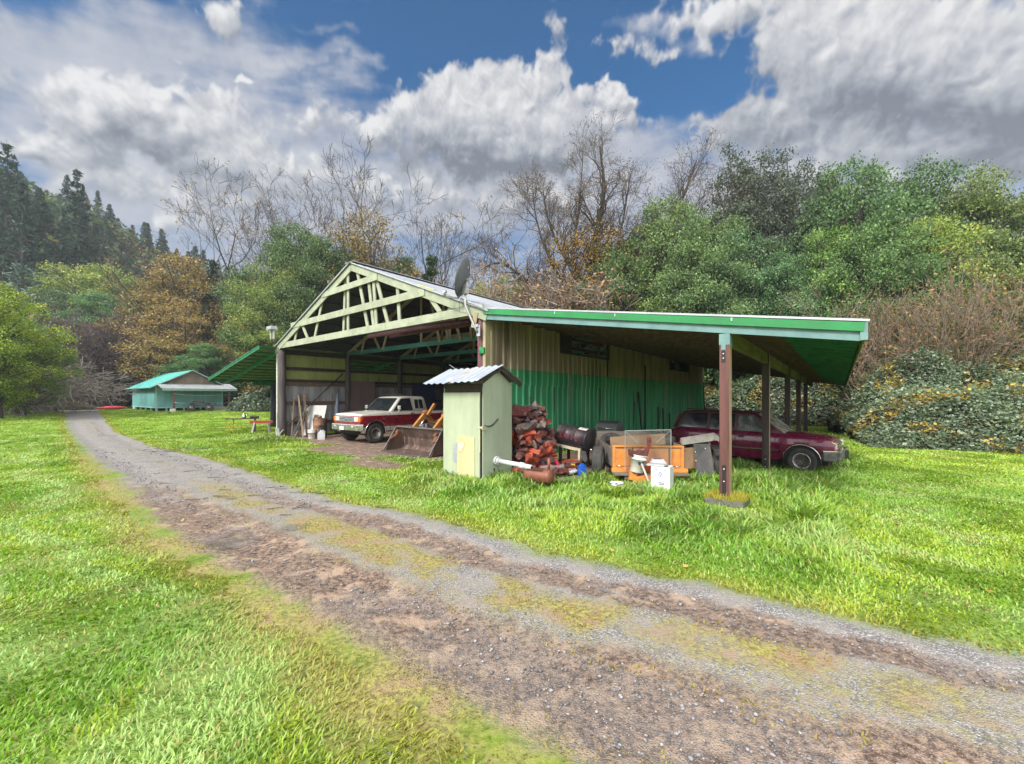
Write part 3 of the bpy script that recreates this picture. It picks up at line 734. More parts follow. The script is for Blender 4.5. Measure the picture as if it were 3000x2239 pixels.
# trusses
SL = (RIDZ - EAVZ) / (-RIDX)
def rz(x): return RIDZ - abs(x - RIDX) * SL
WEBS = [(12.57, 5.0, 12.05, 4.2), (11.3, 5.25, 11.65, 4.2), (10.85, 5.45, 10.1, 4.2), (9.0, 6.2, 9.75, 4.2), (6.95, 6.75, 6.95, 4.2), (6.4, 6.75, 5.6, 4.2), (5.55, 6.0, 5.2, 4.2), (5.2, 6.3, 4.35, 4.2), (5.25, 6.05, 5.05, 4.2), (3.9, 5.85, 3.75, 4.2), (2.35, 5.1, 1.55, 4.2), (1.15, 4.75, 1.5, 4.2)]
def truss(y, chord, web, front):
    if front:
        root = part('gable_truss', chord, barn, lambda mb: mb.bar((WXL - .12, y, 4.27), (.02, y, 4.27), .06, .25, up=(0, 0, 1)))
        for s in (-1, 1):
            xe = RIDX + s * 6.85
            part('top_chord', chord, root, lambda mb: mb.bar((RIDX, y - .022, RIDZ - .15), (xe, y - .022, rz(xe) - .15), .05, .27))
        part('tie_beam', chord, root, lambda mb: mb.bar((-11.7, y - .052, 5.06), (-2.35, y - .052, 5.10), .045, .24))
        part('tie_beam', chord, root, lambda mb: mb.bar((-8.85, y - .052, 5.99), (-4.9, y - .052, 6.02), .045, .22))
        for k, (a0, z0, a1, z1) in enumerate(WEBS):
            part('web', chord, root, lambda mb: mb.bar((-a0, y + .02 + .03 * (k % 2), min(z0, rz(-a0) - .1)), (-a1, y + .02 + .03 * (k % 2), z1), .04, .15, up=(1, 0, 0)))
        part('king_board', chord, root, lambda mb: mb.bar((-7.3, y + .11, rz(-7.3) - .1), (-7.45, y + .11, 4.25), .04, .14, up=(1, 0, 0)))
        part('joint_plate', M_TANL, root, lambda mb: mb.box((-.22, y - .06, 3.98), (.17, .03, .42), Matrix.Rotation(R(14), 3, 'Y')))
        return
    root = part('truss', chord, barn, lambda mb: mb.bar((WXL + .1, y, 4.17), (-.1, y, 4.17), .05, .20))
    for s in (-1, 1):
        xe = RIDX + s * 6.6
        part('top_chord', web, root, lambda mb: mb.bar((RIDX, y, RIDZ - .19), (xe, y, rz(xe) - .19), .05, .17))
    def f(mb):
        for k, (a0, z0, a1, z1) in enumerate(WEBS):
            mb.bar((-a0, y + .045 * (-1) ** k, min(z0, rz(-a0) - .12)), (-a1, y + .045 * (-1) ** k, z1 - .05), .035, .14, up=(1, 0, 0))
        mb.bar((-11.7, y + .09, 5.06), (-2.35, y + .09, 5.10), .045, .2)
    part('web', web, root, f)
truss(-.06, M_PALE, M_PALE, True)
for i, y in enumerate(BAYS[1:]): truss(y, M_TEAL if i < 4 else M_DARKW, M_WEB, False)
# timbers stored across the bottom chords
for k, (x0, x1, y, z, r) in enumerate(((-8.2, -2.2, 1.6, 4.45, .09), (-7.4, -1.6, 2.1, 4.44, .08), (-6.6, -3.1, 1.85, 4.57, .07))):
    o = part('stored_pole', M_LOGR, None, lambda mb: mb.tube([(x0, y, z), ((x0 + x1) / 2, y + .05, z + .02), (x1, y + .1, z - .02)], [r, r * .95, r * .85], 9))
    o.location = BC; o.rotation_euler = (0, 0, BRZ)
    tag(o, ('thick dark pole stored on the truss chords behind the gable, nearest the opening', 'second dark pole on the truss chords, farther back than its thick twin', 'thin dark pole lying on top of two thicker ones under the barn roof')[k], 'pole', 'poles stored under the barn roof')

# gable roof
roof = empty('roof', '', ''); roof.parent = barn
for k in ('label', 'category'): del roof[k]
for s in (-1, 1):
    xe = RIDX + s * (6.95 if s > 0 else 6.9); d = Vector((s, 0, -SL)).normalized(); Ls = abs(xe - RIDX) / abs(d.x); n = Vector((s * SL, 0, 1)).normalized()
    part('roof_slope', M_ROOF, roof, lambda mb: mb.sheet((RIDX, -.16, RIDZ), (0, 1, 0), d, LEN + .4, Ls, n, .28, .025))
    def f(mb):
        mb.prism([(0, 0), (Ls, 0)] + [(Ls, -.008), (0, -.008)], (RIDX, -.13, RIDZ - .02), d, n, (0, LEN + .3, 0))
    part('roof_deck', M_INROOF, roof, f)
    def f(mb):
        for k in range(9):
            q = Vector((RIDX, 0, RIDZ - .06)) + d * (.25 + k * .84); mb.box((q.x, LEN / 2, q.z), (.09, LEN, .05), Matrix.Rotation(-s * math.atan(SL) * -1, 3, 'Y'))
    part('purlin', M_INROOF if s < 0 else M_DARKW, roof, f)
    part('rake_flashing', M_EDGE, roof, lambda mb: mb.bar((RIDX, -.15, RIDZ + .005), (xe, -.15, rz(xe) + .005), .06, .035))
part('ridge_cap', M_ROOF, roof, lambda mb: [mb.bar((RIDX - .14, -.2, RIDZ - .01), (RIDX - .14, LEN + .25, RIDZ - .01), .3, .02), mb.bar((RIDX + .14, -.2, RIDZ - .01), (RIDX + .14, LEN + .25, RIDZ - .01), .3, .02)])
part('loose_flashing', mat('yellow_strap', (.55, .55, .05), rough=.5), roof, lambda mb: mb.bar((-2.6, -.18, rz(-2.6) + .05), (-1.8, -.2, rz(-1.8) + .07), .05, .02))
part('loose_flashing', M_EDGE, roof, lambda mb: [mb.bar((-1.55, -.1, rz(-1.55) + .08), (.22, -.25, rz(.22) + .06), .05, .04), mb.bar((-1.9, .5, rz(-1.9) + .06), (.3, .2, rz(.3) + .1), .5, .015)])

# right lean-to, dropping a little towards the back
def lz(x, y): return 4.27 - .1588 * x - (.012 + .0011 * x) * y
XE0, XE1, LY0, LY1 = 7.91, 7.5, -.12, 21.4
def lx_e(y): return XE0 + (XE1 - XE0) * (y - LY0) / (LY1 - LY0)
lean = empty('side_roof', '', ''); lean.parent = barn
for k in ('label', 'category'): del lean[k]
def f(mb):
    n = 66; vs = []; fs = []
    for i in range(n + 1):
        y = LY0 + (LY1 - LY0) * i / n; h = (.022 if i % 2 else 0)
        for x in (-.05, lx_e(y)): vs.append((x, y, lz(x, y) + h))
        for x in (-.05, lx_e(y)): vs.append((x, y, lz(x, y) - .012))
    for i in range(n): fs += [(i * 4, i * 4 + 1, i * 4 + 5, i * 4 + 4), (i * 4 + 2, i * 4 + 6, i * 4 + 7, i * 4 + 3), (i * 4 + 1, i * 4 + 3, i * 4 + 7, i * 4 + 5)]
    mb.raw(vs, fs)
part('roof_sheet', M_ROOF, lean, f, recalc=False)
def f(mb, xa, xb):
    vs = [(xa, LY0 + .1, lz(xa, LY0) - .03), (xb(LY0), LY0 + .1, lz(xb(LY0), LY0) - .03), (xb(LY1), LY1 - .05, lz(xb(LY1), LY1) - .03), (xa, LY1 - .05, lz(xa, LY1) - .03)]
    vs += [(a, b, c - .02) for a, b, c in vs]
    mb.raw(vs, [(0, 1, 2, 3), (7, 6, 5, 4), (0, 4, 5, 1), (1, 5, 6, 2), (2, 6, 7, 3), (3, 7, 4, 0)])
part('soffit', M_UNDER, lean, lambda mb: f(mb, .1, lambda y: 6.7 + .012 * y))
part('painted_soffit', M_GREENP, lean, lambda mb: f(mb, 6.72, lambda y: lx_e(y) - .03))
def g(mb, xa, xb):
    y = .35; k = 0
    while y < 21.2:
        a, b_ = xa, xb if xb < 7 else lx_e(y) - .06
        mb.bar((a, y, lz(a, y) - .12), (b_, y, lz(b_, y) - .12), .05, .14); y += .62; k += 1
part('rafter', M_BROWNW, lean, lambda mb: g(mb, .1, 6.72))
part('rafter_tail', M_GREENP, lean, lambda mb: g(mb, 6.73, 7.9))
part('drip_edge', M_EDGE, lean, lambda mb: mb.bar((.0, LY0 - .012, lz(0, LY0) + .01), (XE0 + .03, LY0 - .012, lz(XE0, LY0) + .01), .03, .035))
part('fascia', M_GREEN, lean, lambda mb: mb.bar((.12, LY0 + .0, lz(.12, LY0) - .08), (XE0 - .03, LY0 + .0, lz(XE0, LY0) - .08), .045, .135))
part('fascia', M_LTEAL, lean, lambda mb: mb.bar((.0, LY0 + .06, lz(0, LY0) - .21), (XE0 - .06, LY0 + .06, lz(XE0, LY0) - .21), .05, .15))
for x in (2.4, 3.9, 6.1): part('fascia_clip', M_EDGE, lean, lambda mb: mb.box((x, LY0 - .03, lz(x, LY0) - .05), (.025, .015, .06)))
part('gutter_end', M_LTEAL, lean, lambda mb: mb.box((XE0 - .035, LY0 + .05, lz(XE0, LY0) - .14), (.09, .12, .27)))
part('eave_board', mat('mossy_green_board', (.16, .22, .06), (.10, .13, .04), 5, rough=.8, bump=.3), lean, lambda mb: mb.bar((XE0 - .01, LY0 + .14, lz(XE0, LY0) - .10), (XE1 - .01, LY1, lz(XE1, LY1) - .10), .03, .16))
def zb(y): return lz(5.97, y) - .34
part('eave_beam', mat('green_stained_beam', (.17, .17, .045), (.11, .105, .035), 3, (1, .2, 1), .75, bump=.3, c3=(.05, .045, .03), sc3=2.5), lean, lambda mb: mb.bar((5.97, .16, zb(.1)), (5.97, LY1, zb(LY1)), .10, .27))
PY = [0, 4.55, 9.4, 13.4, 17.0]
for i, y in enumerate(PY):
    zt = lz(5.97, y) - (.34 if i == 0 else .2)
    zg = gzf(*B(5.97, y).xy)
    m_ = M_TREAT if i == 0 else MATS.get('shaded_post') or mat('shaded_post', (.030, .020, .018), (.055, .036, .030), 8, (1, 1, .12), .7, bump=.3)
    pr = part('support_post', m_, lean, lambda mb: mb.box((5.97, y + (0 if i == 0 else .04), (zt + zg) / 2 - .05), (.165, .165, zt - zg + .1)), bevel=.008)
    if i < 2: part('sawn_face', M_RAW, pr, lambda mb: mb.box((5.97 + .0845, y + (0 if i == 0 else .04), (zt + zg) / 2 - .05), (.004, .150, zt - zg + .08)))
    if i < 2:
        z0, h = (zg + .38, .62) if i == 0 else (zg + .32, .45)
        st_ = part('post_strap', M_BLACK, pr, lambda mb: mb.box((5.965, y - .088 + (0 if i == 0 else .04), z0), (.062, .008, h)))
        for q in ((-.25, .02, .24) if i == 0 else (-.1, .1)): part('bolt', M_BOLT, pr, lambda mb: mb.lathe([(.013, 0), (.011, .008), (0, .010)], 8, Matrix.Translation((5.965, y - .092 + (0 if i == 0 else .04), z0 + q)) @ Matrix.Rotation(R(90), 4, 'X')))
    if i == 0:
        part('beam_cap', M_LTEAL, pr, lambda mb: [mb.box((5.97, y - .087, zt - .06), (.172, .008, .20)), mb.box((5.955, y - .089, zt - .2), (.07, .008, .14)), mb.box((6.058, y, zt - .08), (.008, .17, .2))])
        part('post_strap', M_BLACK, pr, lambda mb: mb.box((5.955, y - .09, zt - .36), (.06, .008, .22)))
        for q in (-.40, -.32): part('bolt', M_BOLT, pr, lambda mb: mb.lathe([(.013, 0), (.011, .008), (0, .010)], 8, Matrix.Translation((5.955, y - .094, zt + q)) @ Matrix.Rotation(R(90), 4, 'X')))
        def f(mb):
            mb.box((6.0, .02, -.0), (.62, .62, .18))
        part('footing_block', M_CONC, pr, f, bevel=.02)
part('conduit', M_BLACK, barn, lambda mb: mb.tube([(.08, 11.2, .1), (.08, 11.2, 3.4)], .035, 8))
part('downpipe', M_BLACK, barn, lambda mb: mb.tube([(.07, 21.4, 2.9), (.10, 21.35, 1.6), (.35, 21.1, .2)], .04, 8))

# left lean-to
leanl = empty('side_roof', '', ''); leanl.parent = barn
for k in ('label', 'category'): del leanl[k]
XL1 = -20.9
def lzl(x): return 4.22 - (WXL - x) * (4.22 - 2.92) / (WXL - XL1)
def f(mb):
    n = 60; vs = []; fs = []
    for i in range(n + 1):
        y = -.8 + 22 * i / n; h = .022 if i % 2 else 0
        vs += [(WXL + .1, y, lzl(WXL) + h), (XL1, y, lzl(XL1) + h)]
    for i in range(n): fs.append((i * 2, i * 2 + 1, i * 2 + 3, i * 2 + 2))
    mb.raw(vs, fs)
part('roof_sheet', mat('dull_green_roof', (.20, .30, .24), (.13, .2, .16), 2, rough=.5), leanl, f)
def f(mb):
    k = 0
    for i in range(11):
        x = WXL - .25 - i * .72; mb.bar((x, -.76, lzl(x) - .06), (x, 21, lzl(x) - .06), .09, .06)
part('purlin', M_GREENP, leanl, f)
part('underside', mat('pale_underside', (.20, .24, .20), (.14, .17, .15), 2, rough=.7), leanl, lambda mb: mb.bar((WXL - .02, 10, lzl(WXL) - .02), (XL1 + .03, 10, lzl(XL1) - .02), 21.4, .012))
for y in (0., 3.3, 6.6, 10, 13.4, 16.8):
    part('rafter', M_GREENP, leanl, lambda mb: mb.bar((WXL - .05, y, lzl(WXL) - .19), (XL1 + .2, y, lzl(XL1) - .19), .05, .2))
part('fascia', M_GREENP, leanl, lambda mb: mb.bar((WXL - .1, -.81, lzl(WXL) - .06), (XL1, -.81, lzl(XL1) - .06), .035, .13))
part('drip_edge', M_GREENP, leanl, lambda mb: mb.bar((WXL - .1, -.835, lzl(WXL) + .0), (XL1, -.835, lzl(XL1) + .0), .03, .05))
part('eave_board', M_GREENP, leanl, lambda mb: mb.bar((XL1 + .02, -.78, lzl(XL1) - .08), (XL1 + .02, 21, lzl(XL1) - .08), .03, .15))
part('eave_beam', M_GREENP, leanl, lambda mb: mb.box((XL1 + .75, 11.2, lzl(XL1 + .75) - .36), (.16, 20., .24)))
for y in (2.4, 8.2, 14.): part('support_post', mat('blue_black_post', (.022, .026, .045), (.04, .042, .06), 6, (1, 1, .2), .8) if y == 2.4 else MATS['blue_black_post'], leanl, lambda mb: mb.tube([(XL1 + .75, y, -.1), (XL1 + .73, y + .02, 1.4), (XL1 + .75, y, 2.6)], [.22, .21, .2], 12))
# ================================================================== TREES, THICKETS, HILL
M_LEAF = leaf_mat('tree_leaf', .30, .5, .4)
M_NEEDLE = leaf_mat('conifer_needle', .12, .6, .3)
M_BARK = mat('grey_brown_bark', (.032, .025, .022), (.060, .048, .041), 6, (1, 1, .3), .9, bump=.5, bsc=20)
M_BARKD = mat('dark_bark', (.042, .032, .030), (.075, .06, .055), 6, (1, 1, .3), .9, bump=.5, bsc=20)
M_TWIG = mat('red_brown_twig', (.15, .105, .08), (.26, .20, .15), 5, rough=.85)
M_TWIGG = mat('grey_twig', (.20, .165, .145), (.30, .26, .23), 5, rough=.85)
M_TWIGP = mat('purple_brown_twig', (.085, .060, .068), (.14, .105, .11), 5, rough=.9)

def frustums(P0, P1, R0, R1, n):
    P0, P1 = np.asarray(P0, float), np.asarray(P1, float); R0, R1 = np.asarray(R0, float), np.asarray(R1, float)
    d = P1 - P0; d /= np.linalg.norm(d, axis=1, keepdims=True) + 1e-9
    ref = np.where(np.abs(d[:, 2:3]) > .9, np.array([[1., 0, 0]]), np.array([[0, 0, 1.]]))
    a = np.cross(d, ref); a /= np.linalg.norm(a, axis=1, keepdims=True) + 1e-9; b = np.cross(d, a)
    N = len(P0); V = np.zeros((N, 2 * n, 3))
    for k in range(n):
        t = 2 * np.pi * k / n; o = a * np.cos(t) + b * np.sin(t)
        V[:, k] = P0 + o * R0[:, None]; V[:, n + k] = P1 + o * R1[:, None]
    F = np.array([[k, (k + 1) % n, n + (k + 1) % n, n + k] for k in range(n)])
    return V.reshape(-1, 3), (F[None] + (np.arange(N) * 2 * n)[:, None, None]).reshape(-1, 4)
def leaves(C, size, cols, wts, flat=.0, aspect=.55, jit=.35, r=None):
    """one rhombus leaf (or spray) at each centre; flat pulls the leaf plane towards horizontal"""
    r = r or rng; N = len(C)
    nrm = r.normal(size=(N, 3)); nrm[:, 2] = nrm[:, 2] * (1 - flat) + flat * 2.2; nrm /= np.linalg.norm(nrm, axis=1, keepdims=True)
    t = r.normal(size=(N, 3)); a = np.cross(nrm, t); a /= np.linalg.norm(a, axis=1, keepdims=True) + 1e-9; b = np.cross(nrm, a)
    s = (size * (1 + jit * (r.random(N) * 2 - 1)))[:, None]
    V = np.stack([C - a * s, C + b * s * aspect - nrm * s * .12, C + a * s, C - b * s * aspect - nrm * s * .12], 1)
    F = np.arange(4)[None] + (np.arange(N) * 4)[:, None]
    cols = np.array(cols); idx = r.choice(len(cols), N, p=np.array(wts) / np.sum(wts))
    c = cols[idx] * (.72 + .56 * r.random(N))[:, None]
    lc = np.ones((N, 4, 4)); lc[..., :3] = c[:, None]
    return V.reshape(-1, 3), F, lc.reshape(-1, 4)
def leaf_obj(name, C, size, cols, wts, parent, m_=None, **kw):
    V, F, lc = leaves(C, size, cols, wts, **kw)
    return fast_mesh(name, V, F, m_ or M_LEAF, parent, attrs={'lc': ('FLOAT_COLOR', lc)})
def wood_obj(name, segs, m_, parent):
    """segs: (p0, p1, r0, r1) tuples; thick ones get more sides"""
    Vs, Fs, o = [], [], 0
    r = np.array([s[2] for s in segs])
    for lo, hi, n in ((.09, 9, 9), (.025, .09, 5), (0, .025, 3)):
        S = [s for s, q in zip(segs, r) if lo <= q < hi]
        if not S: continue
        V, F = frustums([s[0] for s in S], [s[1] for s in S], [s[2] for s in S], [s[3] for s in S], n)
        Vs.append(V); Fs.append(F + o); o += len(V)
    return fast_mesh(name, np.concatenate(Vs), np.concatenate(Fs), m_, parent, smooth=True)
def grow(segs, tips, p, d, L, r, depth, maxd, R_, spread=.55, up=.25, nseg=4, kids=(2, 3), side=.6, shrink=.72, wob=.16, rmin=.012):
    """one limb: nseg pieces that wander, side shoots on the way, a fork at the end"""
    p = np.array(p, float); d = np.array(d, float)
    for i in range(nseg):
        d = d + R_.normal(size=3) * wob; d[2] += up * .12; d /= np.linalg.norm(d)
        q = p + d * L / nseg; r2 = max(r * (1 - .32 / nseg), rmin)
        segs.append((p, q, r, r2))
        if depth < maxd and i > 0 and R_.random() < side:
            e = d + R_.normal(size=3) * spread; e[2] += up * .3; e /= np.linalg.norm(e)
            grow(segs, tips, q, e, L * shrink * R_.uniform(.6, 1), max(r2 * .55, rmin), depth + 1, maxd, R_, spread, up, max(2, nseg - 1), kids, side, shrink, wob, rmin)
        p, r = q, r2
    if depth >= maxd: tips.append(p); return
    for _ in range(R_.integers(kids[0], kids[1] + 1)):
        e = d + R_.normal(size=3) * spread; e[2] += up * .3; e /= np.linalg.norm(e)
        grow(segs, tips, p, e, L * shrink * R_.uniform(.75, 1.05), max(r * .68, rmin), depth + 1, maxd, R_, spread, up, max(2, nseg - 1), kids, side, shrink, wob, rmin)

HIDE = Vector((0, -400, 0))      # prototypes are moved into place by their first use
class Kind:
    """a kind of tree: built once, the first placing moves it, later ones copy it"""
    def __init__(s, root, h): s.root = root; s.h = h; s.used = False
    def place(s, loc, height, rz=None, label=None, tint=(1, 1, 1), wide=1.):
        k = height / s.h; rz = random.uniform(0, 6.28) if rz is None else rz
        sc = (k * wide, k * wide, k)
        if not s.used:
            s.used = True; r = s.root; r.location = loc; r.rotation_euler = (0, 0, rz); r.scale = sc
            if label: r['label'] = label
        else: r = dup(s.root, loc, rz, sc, label)
        for c in r.children:
            if c.name.startswith(('crown', 'needles')): c.color = (*tint, 1)
        return r
def proto(name, label, cat, group):
    o = empty(name, label, cat, HIDE, 0, group); return o
GREENS = [(.080, .140, .062), (.125, .195, .090), (.048, .088, .045), (.195, .265, .120), (.27, .31, .13)]
def broadleaf(seed, h, cr, cols, wts, n=15000, size=.17, low=.12, name='leafy_tree', group='trees of the wood behind the barn', lumps=230, radk=.8, bark=None):
    R_ = np.random.default_rng(seed); root = proto(name, 'leafy tree', 'tree', group)
    # lumpy crown: clump centres spread through an uneven body, denser towards its outside
    C, rad = [], []
    while len(C) < lumps:
        v = R_.normal(size=3); v /= np.linalg.norm(v); q = R_.random() ** .38
        zz = low + (1 - low) * (.5 + .5 * v[2] * q)
        prof = math.sin(math.pi * min(1, max(0, (zz - low) / (1 - low))) ** .75) ** .6
        a = math.atan2(v[1], v[0]); lob = 1 + .22 * math.sin(a * 2 + seed) + .16 * math.sin(a * 3 + seed * 2 + zz * 6)
        C.append((v[0] * q * cr * lob * (.45 + .55 * prof), v[1] * q * cr * lob * (.45 + .55 * prof), zz * h)); rad.append(cr * R_.uniform(.10, .24) * radk)
    C, rad = np.array(C), np.array(rad)
    segs = []; p = np.zeros(3); d = np.array([0, 0, 1.])
    for i in range(7):
        q = p + np.array([R_.normal() * .12, R_.normal() * .12, h * .72 / 7]); segs.append((p, q, .028 * h * (1 - .11 * i), .028 * h * (1 - .11 * (i + 1)))); p = q
    for c in C[::2]:
        t = min(.66 * h, max(.1 * h, c[2] * R_.uniform(.45, .75))); p0 = np.array([0, 0, t]); m = (p0 + c) / 2 + R_.normal(size=3) * .1 * cr
        segs.append((p0, m, .008 * h, .005 * h)); segs.append((m, c, .005 * h, .0018 * h))
    wood_obj('trunk', segs, bark or M_BARKD, root)
    k = R_.choice(len(C), n, p=rad ** 2 / np.sum(rad ** 2))
    v = R_.normal(size=(n, 3)); v /= np.linalg.norm(v, axis=1, keepdims=True); rr = R_.random(n)[:, None] ** .45
    P = C[k] + v * rr * rad[k][:, None] * np.array([1.25, 1.25, .62]) + R_.normal(size=(n, 3)) * .16
    P[:, 2] = np.maximum(P[:, 2], .02 * h)
    # each clump leans to one leaf tone
    ctone = R_.random(len(C)); w2 = np.array(wts, float)
    V, F, lc = leaves(P, size, cols, w2, flat=.35, r=R_)
    tone = (.80 + .42 * ctone[k])[:, None, None]
    lc = lc.reshape(-1, 4, 4); lc[..., :3] *= tone; lc = lc.reshape(-1, 4)
    fast_mesh('crown', V, F, M_LEAF, root, attrs={'lc': ('FLOAT_COLOR', lc)})
    return Kind(root, h)
def conifer(seed, h, R0, cols, wts, name='conifer', group='conifers on the hillside', dens=1., droop=.35, size=.32):
    R_ = np.random.default_rng(seed); root = proto(name, 'dark conifer', 'tree', group)
    segs = []; p = np.zeros(3)
    for i in range(10):
        q = np.array([R_.normal() * .05, R_.normal() * .05, h * (i + 1) / 10]); segs.append((p, q, .016 * h * (1 - i / 10.2), .016 * h * (1 - (i + 1) / 10.2))); p = q
    P = []; z = .06 * h
    while z < h * .985:
        f = 1 - z / h; L = R0 * (f ** .72) * 1.02 + .12
        nb = int(R_.integers(4, 8))
        for b in range(nb):
            a = R_.random() * 6.28; l = L * R_.uniform(.55, 1.12); dz = -droop * l * R_.uniform(.5, 1.2) + .1 * l
            e = np.array([math.cos(a) * l, math.sin(a) * l, z + dz]); s0 = np.array([0, 0, z])
            segs.append((s0, e, .004 * h * (f + .15), .0008 * h))
            m = int(max(4, l / .17 * dens))
            t = R_.random(m) ** .7; Q = s0 + (e - s0) * t[:, None]; wdt = .26 * l * (1 - t * .8) + .05
            side = np.array([-math.sin(a), math.cos(a), 0]); Q = Q + side * (R_.normal(size=m) * wdt * .55)[:, None]; Q[:, 2] += -np.abs(R_.normal(size=m)) * .13 * (1 + .3 * l) + .12 * t * t * l
            P.append(Q)
        z += h * .012 * R_.uniform(.8, 1.9) * (1 + f)
    wood_obj('trunk', segs, M_BARKD, root)
    P = np.concatenate(P)
    leaf_obj('needles', P, size, cols, wts, root, M_NEEDLE, flat=.45, aspect=.30, r=R_)
    return Kind(root, h)
def bare(seed, h, spread=.5, maxd=5, up=.35, r0=None, m_=None, name='bare_tree', group='leafless trees behind the barn', lean=(0, 0), n0=4, wob=.13, leafc=None, nleaf=0, lsize=.16, side=.55, shrink=.72, stems=1, kids=(2, 3), rmin=.014):
    R_ = np.random.default_rng(seed); root = proto(name, 'bare tree', 'tree', group); segs, tips = [], []
    for s in range(stems):
        d = np.array([lean[0] + R_.normal() * .18 * (stems > 1) * 2, lean[1] + R_.normal() * .18 * (stems > 1) * 2, 1.]); d /= np.linalg.norm(d)
        grow(segs, tips, (R_.normal() * .2 * (stems > 1), R_.normal() * .2 * (stems > 1), 0), d, h * .34 * (R_.uniform(.8, 1.1) if stems > 1 else 1), r0 or .014 * h, 0, maxd, R_, spread, up, n0, kids, side, shrink, wob, rmin)
    zmax = max(s[1][2] for s in segs); k = h / zmax
    segs = [(a * k, b * k, c, e) for a, b, c, e in segs]; tips = [t * k for t in tips]
    wood_obj('trunk', segs, m_ or M_BARK, root)
    if nleaf:
        T_ = np.array(tips + [s[1] for s in segs if s[2] < .05]); C = T_[R_.integers(0, len(T_), nleaf)] + R_.normal(size=(nleaf, 3)) * .22
        leaf_obj('crown', C, lsize, leafc[0], leafc[1], root, r=R_)
    return Kind(root, h)
def foot(px, Y): 
    X = (px - 1106.5) / 896 * Y; return Vector((X, Y, gzf(X, Y) - .05))
def top(py, Y): return CAMZ + (857. - py) / 896 * Y

# ---- the hill, with its own height function
_hu = np.array([-1.6, -1.3, -1.235, -1.12, -1.0, -.955, -.866, -.766, -.655, -.565, -.40, -.2, .2, .8, 1.6])
_ht = np.array([.27, .275, .275, .275, .265, .255, .215, .205, .185, .17, .11, .05, .045, .06, .08])
def hill_h(X, Y):
    r = np.hypot(X, Y); u = X / np.maximum(Y, 1.); u = np.where(Y < 1, np.where(X < 0, -1.6, 1.6), u)
    t = np.interp(u, _hu, _ht)
    g = sstep(76, 215, r) ** 1.15
    return g * t * 215 + g * (fbm(X, Y, .02, 4, 9) - .5) * 16 + .33 * sstep(24, 46, Y) * sstep(-2, -18, X)
def hill():
    th = np.radians(np.linspace(-72, 70, 150)); r = np.linspace(77, 330, 70)
    RR, TH = np.meshgrid(r, th, indexing='ij'); X, Y = RR * np.sin(TH), RR * np.cos(TH); Z = hill_h(X, Y) - .05
    nr, nt = RR.shape; idx = np.arange(nr * nt).reshape(nr, nt)
    F = np.stack([idx[:-1, :-1], idx[:-1, 1:], idx[1:, 1:], idx[1:, :-1]], -1).reshape(-1, 4)
    o = fast_mesh('hill', np.stack([X, Y, Z], -1).reshape(-1, 3), F, mat('forest_floor', (.030, .048, .022), (.06, .075, .03), .25, rough=.95, c3=(.09, .075, .04), sc3=.12), smooth=True)
    o['kind'] = 'structure'; o['label'] = 'steep wooded hillside'; o['category'] = 'hill'
hill()
CG = [(.020, .052, .030), (.032, .075, .040), (.014, .036, .024), (.05, .09, .05)]
CON = [conifer(100 + k, 24, 4.6 + .5 * (k % 2), CG, [3, 3, 2, .7], name='hill_conifer', group='small conifers on the misty hillside', dens=.55, size=.62, droop=.3) for k in range(3)]
R_ = np.random.default_rng(5); n_hc = 0
while n_hc < 150:
    u = R_.uniform(-1.32, -.18) if n_hc < 128 else R_.uniform(-.25, 1.2); r = R_.uniform(150 if u < -.9 else 112, 225) if n_hc < 128 else R_.uniform(150, 225)
    Y = r / math.sqrt(1 + u * u); X = u * Y; z = float(hill_h(np.array([X]), np.array([Y]))[0])
    CON[n_hc % 3].place(Vector((X, Y, z - .3)), R_.uniform(10, 19), label='small dark conifer in the misty forest covering the far hillside', tint=tuple(np.array([1, 1, 1.05]) * R_.uniform(.7, 1.3)), wide=R_.uniform(.9, 1.35)); n_hc += 1
# broadleaf forest between the conifers on the hill: one mass nobody could count
def far_wood():
    N = 90000; R_ = np.random.default_rng(12)
    u = R_.uniform(-1.5, 1.5, N); r = R_.uniform(80, 232, N); Y = r / np.sqrt(1 + u * u); X = u * Y
    cell = 7.; cx, cy = np.floor(X / cell), np.floor(Y / cell)
    jx, jy, jh = _h(cx, cy, 1), _h(cx, cy, 2), _h(cx, cy, 3); jc = _h(cx, cy, 4)
    ctrx, ctry = (cx + .2 + .6 * jx) * cell, (cy + .2 + .6 * jy) * cell
    v = R_.normal(size=(N, 3)); v /= np.linalg.norm(v, axis=1, keepdims=True); v[:, 2] = np.abs(v[:, 2]) * .9 + .1
    rad = (3. + 2.6 * jh); P = np.stack([ctrx, ctry, np.zeros(N)], -1) + v * rad[:, None] * np.array([1.15, 1.15, 1.5]) * (R_.random(N)[:, None] ** .3)
    P[:, 2] += hill_h(P[:, 0], P[:, 1]) + 1.5 + 3.5 * jh
    V, F, lc = leaves(P, .85, [(.05, .10, .035), (.09, .15, .045), (.15, .13, .05), (.03, .06, .03)], [3, 2, .8, 2], flat=.3, r=R_)
    t = np.array([(.55, .75, .75), (1., 1., 1.), (1.5, 1.25, .8), (1.1, .8, .7)])[(jc * 3.99).astype(int)]
    lc = lc.reshape(-1, 4, 4); lc[..., :3] *= t[:, None]; lc = lc.reshape(-1, 4)
    o = fast_mesh('distant_woodland', V, F, M_LEAF, attrs={'lc': ('FLOAT_COLOR', lc)})
    tag(o, 'far mixed woodland covering the hillside in the mist', 'woodland', kind='stuff')
far_wood()

